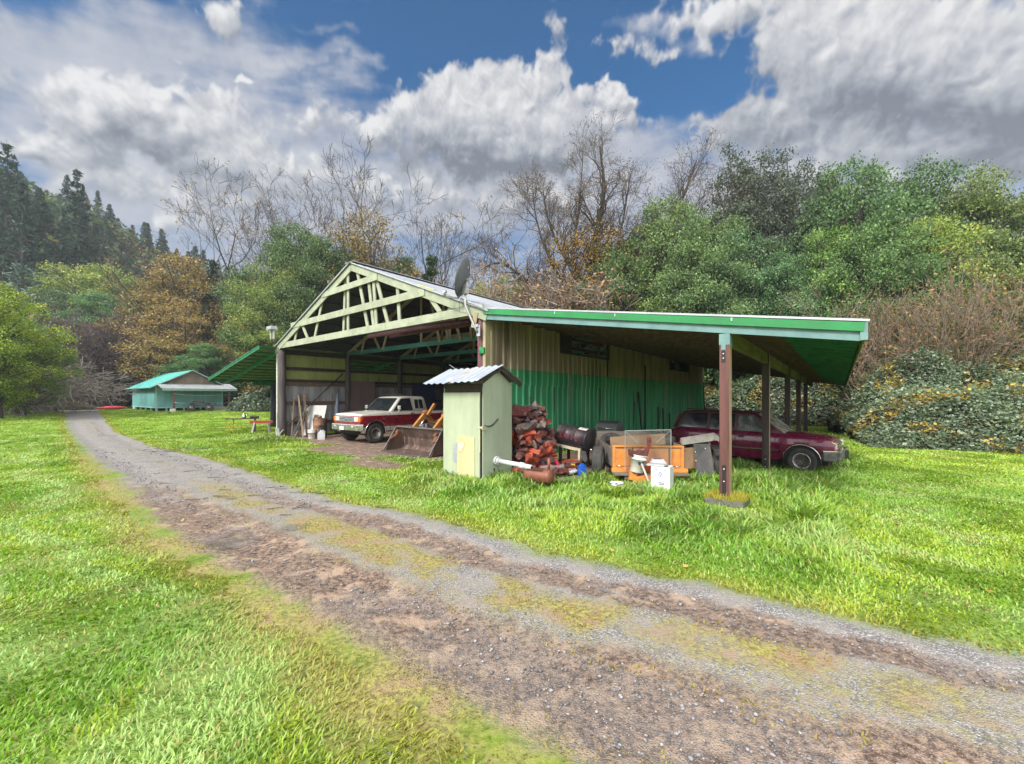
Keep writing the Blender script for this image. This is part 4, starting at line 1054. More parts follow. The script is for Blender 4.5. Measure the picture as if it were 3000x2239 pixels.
# ---- the wood's kinds
BL = [broadleaf(201, 14, 4.6, GREENS, [3, 4, 2, 2, .6], 58000, .078), broadleaf(202, 14, 4.2, GREENS, [3, 4, 2, 2, .6], 56000, .078, low=.05), broadleaf(203, 14, 5.0, GREENS, [3, 4, 2, 2, .6], 58000, .080, low=.14)]
GOLDC = [(.30, .20, .065), (.38, .28, .09), (.21, .135, .065), (.16, .135, .075), (.13, .15, .055)]
GOLD = [broadleaf(211, 13, 4.6, GOLDC, [3, 3, 2, 2, 1.5], 20000, .09, name='golden_tree', group='golden brown trees of the wood', low=.04, lumps=200), broadleaf(212, 13, 4.0, GOLDC, [3, 3, 2, 2, 1], 18000, .09, name='golden_tree', group='golden brown trees of the wood', low=.1, lumps=190)]
BARE = [bare(301, 22, .50, 6, .55, r0=.26, rmin=.012, shrink=.74, side=.62, wob=.20, kids=(2, 2), leafc=([(.34, .24, .07), (.25, .15, .06)], [2, 1]), nleaf=700, lsize=.09), bare(302, 22, .44, 6, .7, r0=.24, rmin=.012, shrink=.74, side=.62, wob=.18, kids=(2, 2)), bare(303, 20, .52, 6, .45, r0=.24, lean=(.1, 0), rmin=.012, shrink=.74, side=.62, wob=.21, kids=(2, 2), leafc=([(.34, .24, .07), (.25, .15, .06)], [2, 1]), nleaf=500, lsize=.09)]
POP = [broadleaf(221, 18, 2.6, [(.075, .095, .075), (.11, .13, .10), (.055, .065, .055), (.15, .15, .10)], [3, 2, 2, .7], 24000, .09, name='tall_poplar', group='tall thin poplars on the right', low=.10, lumps=130, radk=1.5)]
BIGC = [conifer(110 + k, 28, 5.2, CG, [3, 3, 2, .6], name='tall_conifer', group='tall conifers at the foot of the hill', dens=1.25, size=.36, droop=.42) for k in range(2)]
BLUEC = conifer(120, 15, 4.5, [(.13, .20, .17), (.19, .26, .22), (.07, .12, .10)], [2, 2, 1.5], name='blue_conifer', group='conifers at the foot of the hill', dens=1.4, size=.27, droop=.25)
DARKC = conifer(121, 17, 3.6, [(.025, .05, .028), (.018, .036, .024), (.05, .075, .035)], [2, 2, 1], name='ivy_clad_conifer', group='dark evergreens among the golden trees', dens=1.5, size=.26, droop=.3)
SHB = [bare(401 + k, 6, .36, 3, 1.0, r0=.034, m_=M_TWIG, name='bare_shrub', group='reddish leafless shrubs above the brambles', stems=7, kids=(2, 3), side=.7, wob=.2, leafc=([(.24, .12, .05), (.30, .20, .08), (.13, .12, .05)], [2, 1, 1]), nleaf=900, lsize=.05, rmin=.006) for k in range(2)]
SHG = [bare(411 + k, 6, .6, 4, .1, r0=.05, m_=M_TWIGP, name='bare_thicket_shrub', group='purple brown leafless shrubs behind the teal shed', stems=10, kids=(2, 3), side=.5, rmin=.012) for k in range(2)]
SHL = bare(421, 7, .5, 4, .4, r0=.06, m_=M_TWIGG, name='twiggy_bush', group='grey twiggy bushes behind the barn roof', stems=6, leafc=([(.30, .18, .10), (.26, .15, .11), (.40, .27, .06)], [2, 2, 1]), nleaf=4200, lsize=.055)

# far left
BL[1].place(foot(-5, 33), top(604, 33), .4, 'yellow green tree at the far left edge, nearest of the trees there', (2.5, 2.1, .6), 1.05)
BL[1].place(foot(48, 36), top(690, 36), 3.4, 'green spreading tree beside the driveway on the far left', (1.6, 1.6, .9), 1.05)
BL[2].place(foot(-70, 30), top(560, 30), 2.4, 'green tree cut by the left edge of the view', (2.2, 1.9, .7), 1.)
BLUEC.place(foot(48, 66), top(566, 66), 0, 'blue grey conifer behind the yellow green tree on the left', (1, 1, 1), 1.25)
for k, (px, Y, py, wd, lb) in enumerate(((168, 86, 362, .82, 'tall dark conifer standing clear of the hill, its tip highest right of the left edge'), (96, 82, 436, .95, 'dark conifer between the two tallest conifers on the left'), (15, 84, 305, .95, 'tallest conifer, at the left edge of the view'), (48, 79, 392, .95, 'broad conifer just right of the tallest one on the left'), (-40, 84, 350, 1., 'conifer half cut off by the left edge of the view'), (70, 90, 446, .9, 'small conifer partly behind the broad one on the left'), (140, 92, 470, .9, 'low conifer left of the free standing tall conifer'), (208, 95, 480, .9, 'low conifer right of the free standing tall conifer'))):
    BIGC[k % 2].place(foot(px, Y), top(py, Y), None, lb, tuple(np.array([.85, 1, 1.1]) * (.8 + .35 * (k % 3) / 2)), wd)
for k, (px, Y, py, wd, tn, lb) in enumerate(((128, 76, 592, 1.2, (1.2, 1.15, 1), 'mid green tree left of the bright green one at the hill foot'), (192, 78, 562, 1.25, (2.1, 1.7, .95), 'bright light green tree at the foot of the hill'), (248, 80, 580, 1.2, (1.9, 1.65, .9), 'light green tree right of the brightest one at the hill foot'), (296, 78, 598, 1.1, (1.7, 1.45, .8), 'yellowish green tree next to the golden trees'), (228, 70, 628, 1.2, (.95, 1.3, 1.1), 'emerald green tree low in front of the light green ones'), (160, 70, 640, 1.2, (.8, .85, .9), 'dark green tree above the purple thicket'), (285, 68, 662, 1.1, (.8, .9, .85), 'dark green tree left of the golden ones'), (100, 68, 620, 1.2, (.9, 1.0, 1.0), 'green tree under the tall conifers on the left'))):
    BL[k % 3].place(foot(px, Y), top(py, Y), None, lb, tn, wd)
for k, (px, Y, py) in enumerate(((140, 58, 700), (175, 60, 678), (212, 61, 668), (250, 60, 672), (285, 61, 690), (318, 60, 720), (160, 54, 760), (235, 55, 755), (110, 52, 770), (345, 62, 735))):
    SHG[k % 2].place(foot(px, Y), top(py, Y), None, 'leafless purple brown shrub in the dark thicket left of the teal shed', wide=1.5)
for k, (px, Y, py) in enumerate(((130, 66, 760), (190, 66, 740), (250, 67, 745), (310, 66, 760), (90, 62, 780))):
    BL[(k + 1) % 3].place(foot(px, Y), top(py, Y), None, 'dark leafy bush at the back of the purple thicket', (.42, .42, .5), 2.2)
# golden trees around the teal shed's roof
for k, (px, Y, py, wd, lb) in enumerate(((352, 62, 612, 1.15, 'golden brown tree above the left part of the teal roof'), (412, 64, 556, 1.1, 'tallest golden brown tree, above the teal shed'), (385, 57, 660, 1.25, 'low golden brown tree just behind the teal shed'), (470, 66, 640, .9, 'golden tree right of the dark evergreen above the shed'), (560, 72, 598, 1., 'orange gold tree behind the left side roof of the barn'), (525, 60, 705, 1.3, 'low golden tree between teal shed and barn'), (590, 56, 668, 1.1, 'golden bushy tree close behind the left corner of the barn'), (455, 58, 745, 1.4, 'low golden bush behind the teal porch'))):
    GOLD[k % 2].place(foot(px, Y), top(py, Y), None, lb, tuple(np.array([1, 1, 1]) * (.75 + .4 * ((k * 7) % 5) / 4)), wd)
for k, (px, Y, py, lb) in enumerate(((461, 65, 560, 'dark evergreen standing among the golden trees above the shed'), (440, 60, 660, 'dark low evergreen in front of the golden tree above the shed'))): DARKC.place(foot(px, Y), top(py, Y), None, lb, (1, 1, 1), .9)
BL[1].place(foot(452, 54), top(742, 54), None, 'small green bush behind the right end of the teal shed', (1., 1.3, 1.1), 1.5)
for k, (px, Y, py, wd, b, lb) in enumerate(((418, 70, 378, 1.15, 0, 'tall leafless tree above the golden trees, widest of the bare ones on the left'), (486, 72, 440, 1.1, 2, 'leafless spreading tree right of the tallest bare one on the left'), (632, 80, 440, .9, 1, 'small distant leafless tree left of the barn ridge'), (705, 62, 380, .9, 0, 'slender leafless tree left behind the barn ridge'), (548, 76, 468, .9, 1, 'thin curved leafless tree left of the barn roof'), (762, 58, 328, 1.0, 1, 'tall leafless tree straight behind the barn ridge'), (848, 60, 370, 1.0, 2, 'tall leafless tree right behind the barn ridge'), (928, 62, 462, .9, 1, 'leafless tree over the right slope of the barn roof, left of the dish'), (985, 66, 498, .95, 0, 'low leafless tree behind the satellite dish'), (1022, 64, 510, .8, 2, 'leafless tree right of the dish'))):
    BARE[b].place(foot(px, Y), top(py, Y), None, lb, wide=wd)
ln = bare(310, 15, .42, 4, .5, r0=.16, lean=(-.42, 0), name='leaning_tree', side=.4)
ln.place(foot(412, 61), top(505, 61), 0, 'leafless tree leaning far to the left over the golden trees')
# behind the barn roof
for k, (px, Y, py, wd, t, s, lb) in enumerate(((645, 47, 482, .85, (.85, .95, .8), 0, 'dark green tree rising just left of the barn ridge'), (712, 45, 508, .8, (.75, .8, .7), 1, 'green tree with yellowing leaves behind the barn gable'), (622, 44, 560, .9, (1.5, 1.3, .8), 2, 'lighter green tree hugging the left slope of the barn roof'), (860, 52, 545, .8, (.6, .62, .55), 1, 'dull green tree behind the right roof slope'), (1043, 52, 604, .55, (2.6, 1.9, .6), 0, 'small yellow green tree right of the satellite dish'), (1096, 50, 588, .8, (1.7, 1.5, .75), 2, 'light green tree between dish and big cottonwood'))):
    BL[s].place(foot(px, Y), top(py, Y), None, lb, t, wd)
for k, (px, Y, py, wd, lb) in enumerate(((802, 50, 466, .8, 'golden brown tree behind the barn ridge'), (765, 53, 525, .8, 'brown leaved tree left of the golden one behind the ridge'), (1165, 50, 618, .9, 'golden brown bushy tree above the green side roof'), (690, 50, 540, .7, 'yellowing small tree among the green ones behind the gable'))):
    GOLD[k % 2].place(foot(px, Y), top(py, Y), None, lb, (.8, .8, .8), wd)
ivy = broadleaf(230, 13, 1.0, [(.03, .065, .025), (.05, .09, .03), (.02, .04, .02)], [2, 1, 1], 4200, .15, name='ivy_column', lumps=34, low=.0)
ivy.place(foot(926, 52), top(536, 52), 0, 'ivy covered trunk standing behind the right roof slope')
for k, (px, Y, py) in enumerate(((1120, 44, 592), (1175, 46, 585), (1215, 44, 600), (1250, 46, 592), (1290, 42, 610), (1140, 42, 622))):
    SHL.place(foot(px, Y), top(py, Y), None, 'grey brown twiggy bush behind the high end of the side roof', wide=1.3)
# the big cottonwood
def cottonwood():
    R_ = np.random.default_rng(77); root = proto('cottonwood', 'huge half bare cottonwood with yellow leaves along its limbs, above the side roof', 'tree', None)
    if 'group' in root: del root['group']
    H = 29.; segs, tips = [], []
    def limb(pts, r0, r1, shoots, L, sp=.55, dep=3):
        pts = [np.array(p, float) * np.array([1.45, 1.3, 1]) for p in pts]; n = len(pts) - 1
        # smooth the limb
        Q = []
        for i in range(n):
            for t in np.linspace(0, 1, 5)[:-1]:
                p0, p1, p2, p3 = pts[max(i - 1, 0)], pts[i], pts[i + 1], pts[min(i + 2, n)]
                Q.append(.5 * ((2 * p1) + (-p0 + p2) * t + (2 * p0 - 5 * p1 + 4 * p2 - p3) * t ** 2 + (-p0 + 3 * p1 - 3 * p2 + p3) * t ** 3))
        Q.append(pts[-1]); m = len(Q) - 1
        for i in range(m):
            a, b = r0 + (r1 - r0) * i / m, r0 + (r1 - r0) * (i + 1) / m; segs.append((Q[i], Q[i + 1] + R_.normal(size=3) * .02, a, b))
        for s in range(shoots):
            f = .18 + .82 * (s + R_.random()) / shoots; i = min(int(f * m), m - 1); d = Q[i + 1] - Q[i]; d /= np.linalg.norm(d)
            e = d * .9 + R_.normal(size=3) * sp; e[2] += .45; e /= np.linalg.norm(e)
            grow(segs, tips, Q[i], e, L * .85 * R_.uniform(.6, 1.1) * (1.1 - .4 * f), max(.03, (r0 + (r1 - r0) * f) * .44), 0, dep, R_, .5, .45, 4, (2, 2), .7, .70, .20, .0105)
    # main leaders, x to the right, z up (metres)
    limb([(0, 0, 0), (-.3, 0, 5), (-.2, .3, 9), (.2, .2, 14), (.6, 0, 19), (1.2, .2, 24), (.9, 0, H)], .78, .06, 40, 3.4)
    limb([(.15, .2, 2), (.7, .5, 8), (2.2, .6, 12), (4.6, .4, 17), (6.2, 0, 22), (7.6, .2, 27.6)], .58, .06, 46, 4.3)
    limb([(-.2, 0, 10), (-.9, -.3, 14), (-1.0, -.6, 18), (-.6, -.5, 22), (-.3, -.4, 28)], .28, .04, 30, 3.2)
    limb([(0, 0, 7), (-1.8, -.6, 10.5), (-3.6, -.8, 13.5), (-5.8, -1, 16), (-7.6, -.6, 15.2)], .28, .04, 30, 3.8)
    limb([(-.1, 0, 6), (-2.0, .5, 7.4), (-4.4, .6, 9.5), (-6.2, .8, 10.)], .24, .03, 24, 3.4)
    limb([(2.2, .6, 12), (4.2, -.8, 15), (6.6, -1.2, 18.5), (9.2, -1, 22)], .24, .04, 34, 4.0)
    limb([(.2, .2, 14), (-1.6, .8, 18), (-2.6, 1.1, 22), (-2.9, 1, 25)], .2, .03, 26, 2.8)
    limb([(.4, 0, 8.5), (2.8, .9, 11), (5.6, 1.4, 13), (8.2, 1.2, 16.5)], .22, .03, 28, 3.4)
    limb([(.2, .1, 10), (1.4, -.4, 15), (2.3, -.3, 20), (3.0, 0, 26)], .24, .04, 34, 3.6); limb([(-.2, 0, 12), (-2.2, .3, 16), (-3.4, .2, 21), (-3.7, 0, 24.5)], .2, .03, 30, 3.2)
    H = max(q[1][2] for q in segs)
    wood_obj('trunk', segs, M_BARK, root)
    T_ = np.array(tips); S = np.array([s[1] for s in segs])
    n1 = 26000; C1 = T_[R_.integers(0, len(T_), n1)] + R_.normal(size=(n1, 3)) * .42
    near = S[(np.abs(S[:, 0] - 1.5) < 5.5) & (S[:, 2] > 7) & (S[:, 2] < 19)]; n2 = 14000; C2 = near[R_.integers(0, len(near), n2)] + R_.normal(size=(n2, 3)) * .26
    V1, F1, l1 = leaves(C1, .062, [(.20, .12, .065), (.15, .10, .06), (.30, .20, .06)], [3, 2, 1], r=R_); V2, F2, l2 = leaves(C2, .09, [(.50, .31, .035), (.42, .24, .03), (.30, .22, .05)], [3, 2, 1], r=R_)
    fast_mesh('crown', np.concatenate([V1, V2]), np.concatenate([F1, F2 + len(V1)]), M_LEAF, root, attrs={'lc': ('FLOAT_COLOR', np.concatenate([l1, l2]))})
    p = foot(1268, 40); root.location = p; s_ = (top(238, 40) - p.z) / H; root.scale = (s_ * H / 30.5, s_ * H / 30.5, s_)
cottonwood()
# right wood
for k, (px, Y, py, wd, t, s, lb) in enumerate(((1335, 31, 500, .9, (.85, .95, .8), 1, 'dark green tree at the left end of the right wood'), (1450, 29, 416, .85, (1.25, 1.25, 1.), 0, 'light green tree right of the cottonwood, above the side roof'), (1525, 28, 446, .8, (1.1, 1.15, .95), 2, 'green tree second right of the cottonwood'), (1400, 26, 560, 1.0, (1.5, 1.4, .9), 1, 'bushy light green tree low over the side roof'), (1490, 25, 590, 1.1, (1.35, 1.35, 1.05), 2, 'low leafy tree in the middle above the side roof'), (1600, 27, 480, .8, (.9, 1.1, 1.1), 1, 'bluish green tree left under the dark poplars'), (1690, 27, 540, .9, (1.1, 1.35, 1.35), 0, 'grey green tree below the dark poplars'), (1610, 24, 610, 1.1, (1.1, 1.3, 1.15), 0, 'low grey green tree over the outer part of the side roof'), (1745, 25, 590, 1., (.95, 1.2, 1.05), 2, 'low green tree behind the eave of the side roof'), (1845, 32, 332, .78, (.85, 1.0, .85), 0, 'largest dark green tree on the right'), (1950, 33, 346, .8, (.75, .92, .8), 2, 'large dark green tree right of the largest one'), (1790, 27, 470, .8, (1.35, 1.5, .85), 1, 'lighter green tree below the largest one on the right'), (1895, 28, 462, .9, (1., 1.15, .85), 0, 'green tree between the largest trees and the bare shrubs'), (2010, 27, 450, .85, (1.9, 1.6, .75), 1, 'yellow green tree on the right above the bare shrubs'), (2075, 31, 362, .75, (1.35, 1.2, .85), 2, 'airy olive green tree near the right edge'), (2150, 31, 392, .75, (1.25, 1.1, .85), 1, 'olive green tree nearest the right edge'), (1960, 25, 545, 1., (.9, 1., .8), 1, 'green bushy tree behind the bare shrubs'), (2120, 25, 530, 1., (1.2, 1.05, .8), 0, 'dull green bushy tree behind the rightmost bare shrubs'), (2290, 30, 430, .9, (1., 1., .8), 2, 'green tree beyond the right edge'), (1560, 34, 520, .8, (.8, .9, .85), 2, 'green tree in the gap left of the poplars'), (1790, 36, 400, .6, (.85, .95, .85), 1, 'slim green tree between poplars and largest tree'))):
    Y = max(Y, 34.2 / (.633 * (px - 1106.5) / 896 + .774) + 3.5) if px < 1830 else Y
    BL[s].place(foot(px, Y), top(py, Y), None, lb, t, wd)
for k, (px, Y, py, lb) in enumerate(((1592, 38, 298, 'leftmost dark poplar with thin feathery crown'), (1642, 39, 312, 'second dark poplar from the left'), (1700, 38, 318, 'third dark poplar, right of the tallest'), (1758, 39, 330, 'pointed slim poplar next to the largest green tree'), (1618, 37, 380, 'lower dark poplar in the front of the row'))):
    POP[0].place(foot(px, Y), top(py, Y), None, lb, (1, 1.05, 1), .82)
for k, (px, Y, py) in enumerate(((1800, 27, 668), (1845, 24, 620), (1890, 22, 590), (1960, 20.5, 625), (2060, 20, 610), (2150, 19.5, 560), (1915, 21, 690))):
    Y = 31 if px < 1860 else Y
    SHB[k % 2].place(foot(px, Y), top(py, Y), None, 'leafless reddish brown shrub rising above the bramble thicket', wide=1.15)
for k, (px, Y, py) in enumerate(((1850, 28, 645), (1930, 24, 650), (2020, 23.5, 620), (2110, 23, 640), (2210, 22.5, 620), (1975, 22, 710), (2070, 21.5, 705), (2175, 21, 700), (2270, 21, 640), (1600, 40, 745), (1690, 38, 730), (1540, 42, 745))):
    BL[k % 3].place(foot(px, Y), top(py, Y), None, 'dull brownish green bush behind the bare shrubs', (1.25, 1.0, .85), 1.3)

# ---- the bramble thicket
def thicket(name, line, prof, n, size, cols, wts, label, seed, cell=.55, accents=None):
    """line: front foot points; prof: (depth, height) section"""
    R_ = np.random.default_rng(seed); L = np.array(line, float); seg = np.linalg.norm(np.diff(L, axis=0), axis=1); cum = np.concatenate([[0], np.cumsum(seg)])
    pr = np.array(prof, float); ps = np.linalg.norm(np.diff(pr, axis=0), axis=1); pc = np.concatenate([[0], np.cumsum(ps)])
    def surf(s, q):
        X, Y = np.interp(s, cum, L[:, 0]), np.interp(s, cum, L[:, 1]); e = .5
        tx, ty = np.interp(s + e, cum, L[:, 0]) - np.interp(s - e, cum, L[:, 0]), np.interp(s + e, cum, L[:, 1]) - np.interp(s - e, cum, L[:, 1]); nn = np.hypot(tx, ty) + 1e-9
        nx, ny = ty / nn, -tx / nn
        lump = (1 + (fbm(s, q, .16, 2, seed + 40) - .5) * .9 + (fbm(s, q * 2, .35, 3, seed) - .5) * .8) * (.25 + .75 * sstep(-.2, 3., np.minimum(s, cum[-1] - s))) + (fbm(s, q, 1.4, 2, seed + 5) - .5) * .35
        d, h = np.interp(q, pc, pr[:, 0]), np.interp(q, pc, pr[:, 1]) * lump
        d = d - (fbm(s, q, .8, 3, seed + 9) - .5) * 1.1 * sstep(0, .8, q)
        return X + nx * d, Y + ny * d, h
    ns, nq = int(cum[-1] / .35) + 1, 26
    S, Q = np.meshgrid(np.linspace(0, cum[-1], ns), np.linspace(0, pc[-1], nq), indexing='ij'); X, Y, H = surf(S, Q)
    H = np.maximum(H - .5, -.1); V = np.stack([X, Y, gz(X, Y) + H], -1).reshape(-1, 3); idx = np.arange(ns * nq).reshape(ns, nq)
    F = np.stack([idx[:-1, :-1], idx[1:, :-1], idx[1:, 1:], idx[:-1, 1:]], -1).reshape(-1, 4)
    s = R_.random(n) * cum[-1]; q = R_.random(n) ** .9 * pc[-1]; X, Y, H = surf(s, q)
    off = np.abs(R_.normal(size=n)) * .16
    C = np.stack([X, Y - off * .5, gz(X, Y) + np.maximum(H - .22 + off, .03)], -1)
    V2, F2, lc = leaves(C, size * (1 + .5 * (R_.random(n) > .8)), cols, wts, flat=.55, aspect=.62, r=R_)
    tone = .6 + .85 * fbm(s, q, 1.1, 3, seed + 3)
    lc = lc.reshape(-1, 4, 4); lc[..., :3] *= tone[:, None, None]
    if accents:
        acc = (fbm(s, q, 1.0, 3, seed + 21) > .62) & (R_.random(n) > .5); lc[acc, :, :3] = np.array(accents)[R_.integers(0, len(accents), acc.sum())][:, None] * R_.uniform(.7, 1.1, acc.sum())[:, None, None]
    # arching canes
    segs = []
    for _ in range(int(n / 110)):
        s0 = R_.random() * cum[-1]; q0 = R_.random() * pc[-1]; x, y, h = (float(v[0]) for v in surf(np.array([s0]), np.array([q0]))); p = np.array([x, y, gzf(x, y) + max(h - .3, 0)]); d = np.array([R_.normal() * .5, R_.normal() * .5 - .3, .9])
        for k in range(4):
            d = d + np.array([R_.normal() * .15, R_.normal() * .15, -.33]); e = p + d * .22; segs.append((p, e, .007, .006)); p = e
    Vc, Fc = frustums([a[0] for a in segs], [a[1] for a in segs], [a[2] for a in segs], [a[3] for a in segs], 3)
    hull_shade = np.array([.022, .022, .016]);  # near-black hull under the leaves: the thicket's inner shade painted as colour
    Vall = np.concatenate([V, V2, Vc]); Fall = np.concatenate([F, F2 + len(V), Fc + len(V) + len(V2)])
    la = np.ones((len(Vall), 4)); la[:len(V), :3] = hull_shade; la[len(V):len(V) + len(V2)] = lc.reshape(-1, 4); la[len(V) + len(V2):, :3] = (.10, .055, .04)
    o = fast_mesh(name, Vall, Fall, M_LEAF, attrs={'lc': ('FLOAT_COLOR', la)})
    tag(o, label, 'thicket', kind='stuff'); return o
BRC = [(.15, .21, .135), (.21, .28, .19), (.095, .145, .085), (.28, .34, .25), (.22, .24, .10)]
YEL = [(.55, .37, .05), (.45, .33, .06), (.62, .50, .12), (.28, .15, .06)]
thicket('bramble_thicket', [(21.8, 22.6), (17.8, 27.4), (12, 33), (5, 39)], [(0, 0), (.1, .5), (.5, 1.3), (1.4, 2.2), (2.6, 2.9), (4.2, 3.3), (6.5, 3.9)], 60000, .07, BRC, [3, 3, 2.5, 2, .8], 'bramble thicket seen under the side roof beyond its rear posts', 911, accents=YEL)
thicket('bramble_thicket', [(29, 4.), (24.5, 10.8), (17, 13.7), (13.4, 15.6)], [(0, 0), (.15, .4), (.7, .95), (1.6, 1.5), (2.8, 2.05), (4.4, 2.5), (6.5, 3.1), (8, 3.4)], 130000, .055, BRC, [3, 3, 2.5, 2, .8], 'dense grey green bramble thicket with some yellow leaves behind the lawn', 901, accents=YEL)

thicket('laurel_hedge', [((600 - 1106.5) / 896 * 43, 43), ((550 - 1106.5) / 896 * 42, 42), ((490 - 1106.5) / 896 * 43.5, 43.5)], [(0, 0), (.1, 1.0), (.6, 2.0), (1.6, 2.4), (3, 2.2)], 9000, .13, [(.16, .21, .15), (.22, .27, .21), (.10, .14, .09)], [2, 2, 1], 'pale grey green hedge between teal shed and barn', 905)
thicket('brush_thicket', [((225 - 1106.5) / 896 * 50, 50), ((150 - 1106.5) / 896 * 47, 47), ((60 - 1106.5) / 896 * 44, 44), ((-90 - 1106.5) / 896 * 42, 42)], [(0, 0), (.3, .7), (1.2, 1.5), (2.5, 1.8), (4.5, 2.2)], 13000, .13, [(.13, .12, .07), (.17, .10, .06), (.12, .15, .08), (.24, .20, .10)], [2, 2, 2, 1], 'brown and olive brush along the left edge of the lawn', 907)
BR = bare(431, 5, .7, 4, -.15, r0=.06, m_=M_TWIGG, name='dead_branch_heap', group='heaps of grey dead branches under the left trees', stems=12, kids=(2, 3), side=.5, rmin=.012)
for k, (px, Y, py) in enumerate(((15, 38, 742), (70, 40, 772), (112, 43, 800), (-30, 36, 735))): BR.place(foot(px, Y), top(py, Y), None, 'heap of grey dead branches under the yellow green tree on the left', wide=1.7)
# ================================================================== VEHICLES
M_TYRE = mat('tyre_rubber', (.030, .029, .029), (.055, .052, .05), 9, rough=.85, bump=.2)
M_RIM = mat('dusty_alloy', (.60, .58, .54), (.45, .43, .39), 9, rough=.45, metal=.6)
M_CHROME = mat('chrome', (.70, .71, .72), (.52, .53, .54), 6, rough=.16, metal=.95)
M_GLASS = mat('dark_window_glass', (.012, .016, .020), (.022, .028, .03), 2, rough=.06, coat=.4, spec=.8)
M_GLASSD = mat('dusty_window_glass', (.05, .06, .055), (.10, .11, .095), 3, rough=.22, spec=.7)
M_TRIM = mat('black_trim', (.015, .015, .016), (.03, .03, .03), 8, rough=.55)
M_AMBER = mat('amber_lens', (.75, .16, .015), (.55, .10, .01), 14, rough=.25, coat=.5)
M_LAMP = mat('clear_lens', (.62, .62, .54), (.45, .45, .38), 12, rough=.18, coat=.6)
M_UNDERB = mat('underbody_dark', (.012, .011, .011), (.02, .018, .016), 6, rough=.9)
def arch(cx, cz, r, x_from, n=9):
    """points over a wheel, front to back"""
    return [(cx + r * math.cos(t), cz + r * math.sin(t)) for t in [math.pi * k / n for k in range(n + 1)]]
def slab(name, poly, hw, mats, parent, shape=None, xc=(), yc=(), zc=(), pick=None, bevel=.03, seg=2):
    bm = bmesh.new(); vs = [bm.verts.new((p[0], -hw, p[1])) for p in poly]; f = bm.faces.new(vs)
    ex = bmesh.ops.extrude_face_region(bm, geom=[f]); vv = [e for e in ex['geom'] if isinstance(e, bmesh.types.BMVert)]
    bmesh.ops.translate(bm, verts=vv, vec=(0, 2 * hw, 0))
    bmesh.ops.recalc_face_normals(bm, faces=bm.faces)
    if bevel:
        es = [e for e in bm.edges if len(e.link_faces) == 2 and abs(e.link_faces[0].normal.y) + abs(e.link_faces[1].normal.y) > .9 and e.calc_face_angle(0) > .7]
        bmesh.ops.bevel(bm, geom=es, offset=bevel, segments=seg, affect='EDGES', profile=.5, clamp_overlap=True)
    for ax, cs in ((Vector((1, 0, 0)), xc), (Vector((0, 1, 0)), yc), (Vector((0, 0, 1)), zc)):
        for c in cs: bmesh.ops.bisect_plane(bm, geom=bm.verts[:] + bm.edges[:] + bm.faces[:], plane_co=ax * c, plane_no=ax, dist=1e-4)
    bmesh.ops.triangulate(bm, faces=[f for f in bm.faces if len(f.verts) > 4])
    if pick:
        for f in bm.faces: f.material_index = pick(f.calc_center_median())
    if shape:
        for v in bm.verts: v.co = shape(v.co.copy())
    for f in bm.faces: f.smooth = True
    me = bpy.data.meshes.new(name); bm.to_mesh(me); bm.free()
    for m_ in mats: me.materials.append(m_)
    try: me.set_sharp_from_angle(angle=R(32))
    except Exception: pass
    o = bpy.data.objects.new(name, me); COL.objects.link(o); o.parent = parent
    return o
def wheel(parent, x, y, r, wdt, rr, holes, tilt=0., flat=.0, rimm=None):
    """wheel in the x-z plane; the outer face looks along sign(y)"""
    s = 1 if y > 0 else -1
    M = Matrix.Translation((x, y, r)) @ Matrix.Rotation(tilt, 4, 'Z') @ Matrix.Rotation(R(-90) * s, 4, 'X')
    h = wdt / 2
    w_ = part('wheel', rimm or M_RIM, parent, lambda mb: None) if False else None
    t = part('wheel', M_TYRE, parent, lambda mb: mb.lathe([(rr, -h * .9), (r * .86, -h), (r * .96, -h * .86), (r, -h * .6), (r, h * .6), (r * .96, h * .86), (r * .86, h), (rr * 1.03, h * .92), (rr, h * .8)], 32, M))
    def f(mb):
        mb.lathe([(0, h * .30), (rr * .25, h * .42), (rr * .32, h * .30), (rr * .62, h * .30), (rr * .84, h * .45), (rr * .93, h * .86), (rr * 1.02, h * .93), (rr * 1.02, h * .80)], 32, M)
        for k in range(6):
            a = k * 1.047; mb.lathe([(rr * .05, h * .38), (rr * .04, h * .5), (0, h * .52)], 6, M @ Matrix.Translation((rr * .24 * math.cos(a), rr * .24 * math.sin(a), 0)))
    part('rim', rimm or M_RIM, t, f)
    def f(mb):
        for k in range(holes):
            a = 6.283 * k / holes; mb.lathe([(rr * .10, h * .26), (rr * .10, h * .47), (0, h * .471)], 10, M @ Matrix.Translation((rr * .70 * math.cos(a), rr * .70 * math.sin(a), -h * .06)))
    part('rim_holes', M_UNDERB, t, f)
    part('hub_cap', M_CHROME, t, lambda mb: mb.lathe([(rr * .2, h * .35), (rr * .18, h * .62), (rr * .1, h * .7), (0, h * .71)], 14, M))
    return t
def quad(name, m_, parent, P, th=.006):
    """thin plate from four corners, given thickness along its normal"""
    P = [Vector(p) for p in P]; n = (P[1] - P[0]).cross(P[2] - P[0]).normalized() * th
    mb = MB(); mb.raw(P + [p + n for p in P], [tuple(range(len(P)))[::-1], tuple(range(len(P), 2 * len(P)))] + [(i, (i + 1) % len(P), len(P) + (i + 1) % len(P), len(P) + i) for i in range(len(P))])
    return mb.build(name, m_, parent)

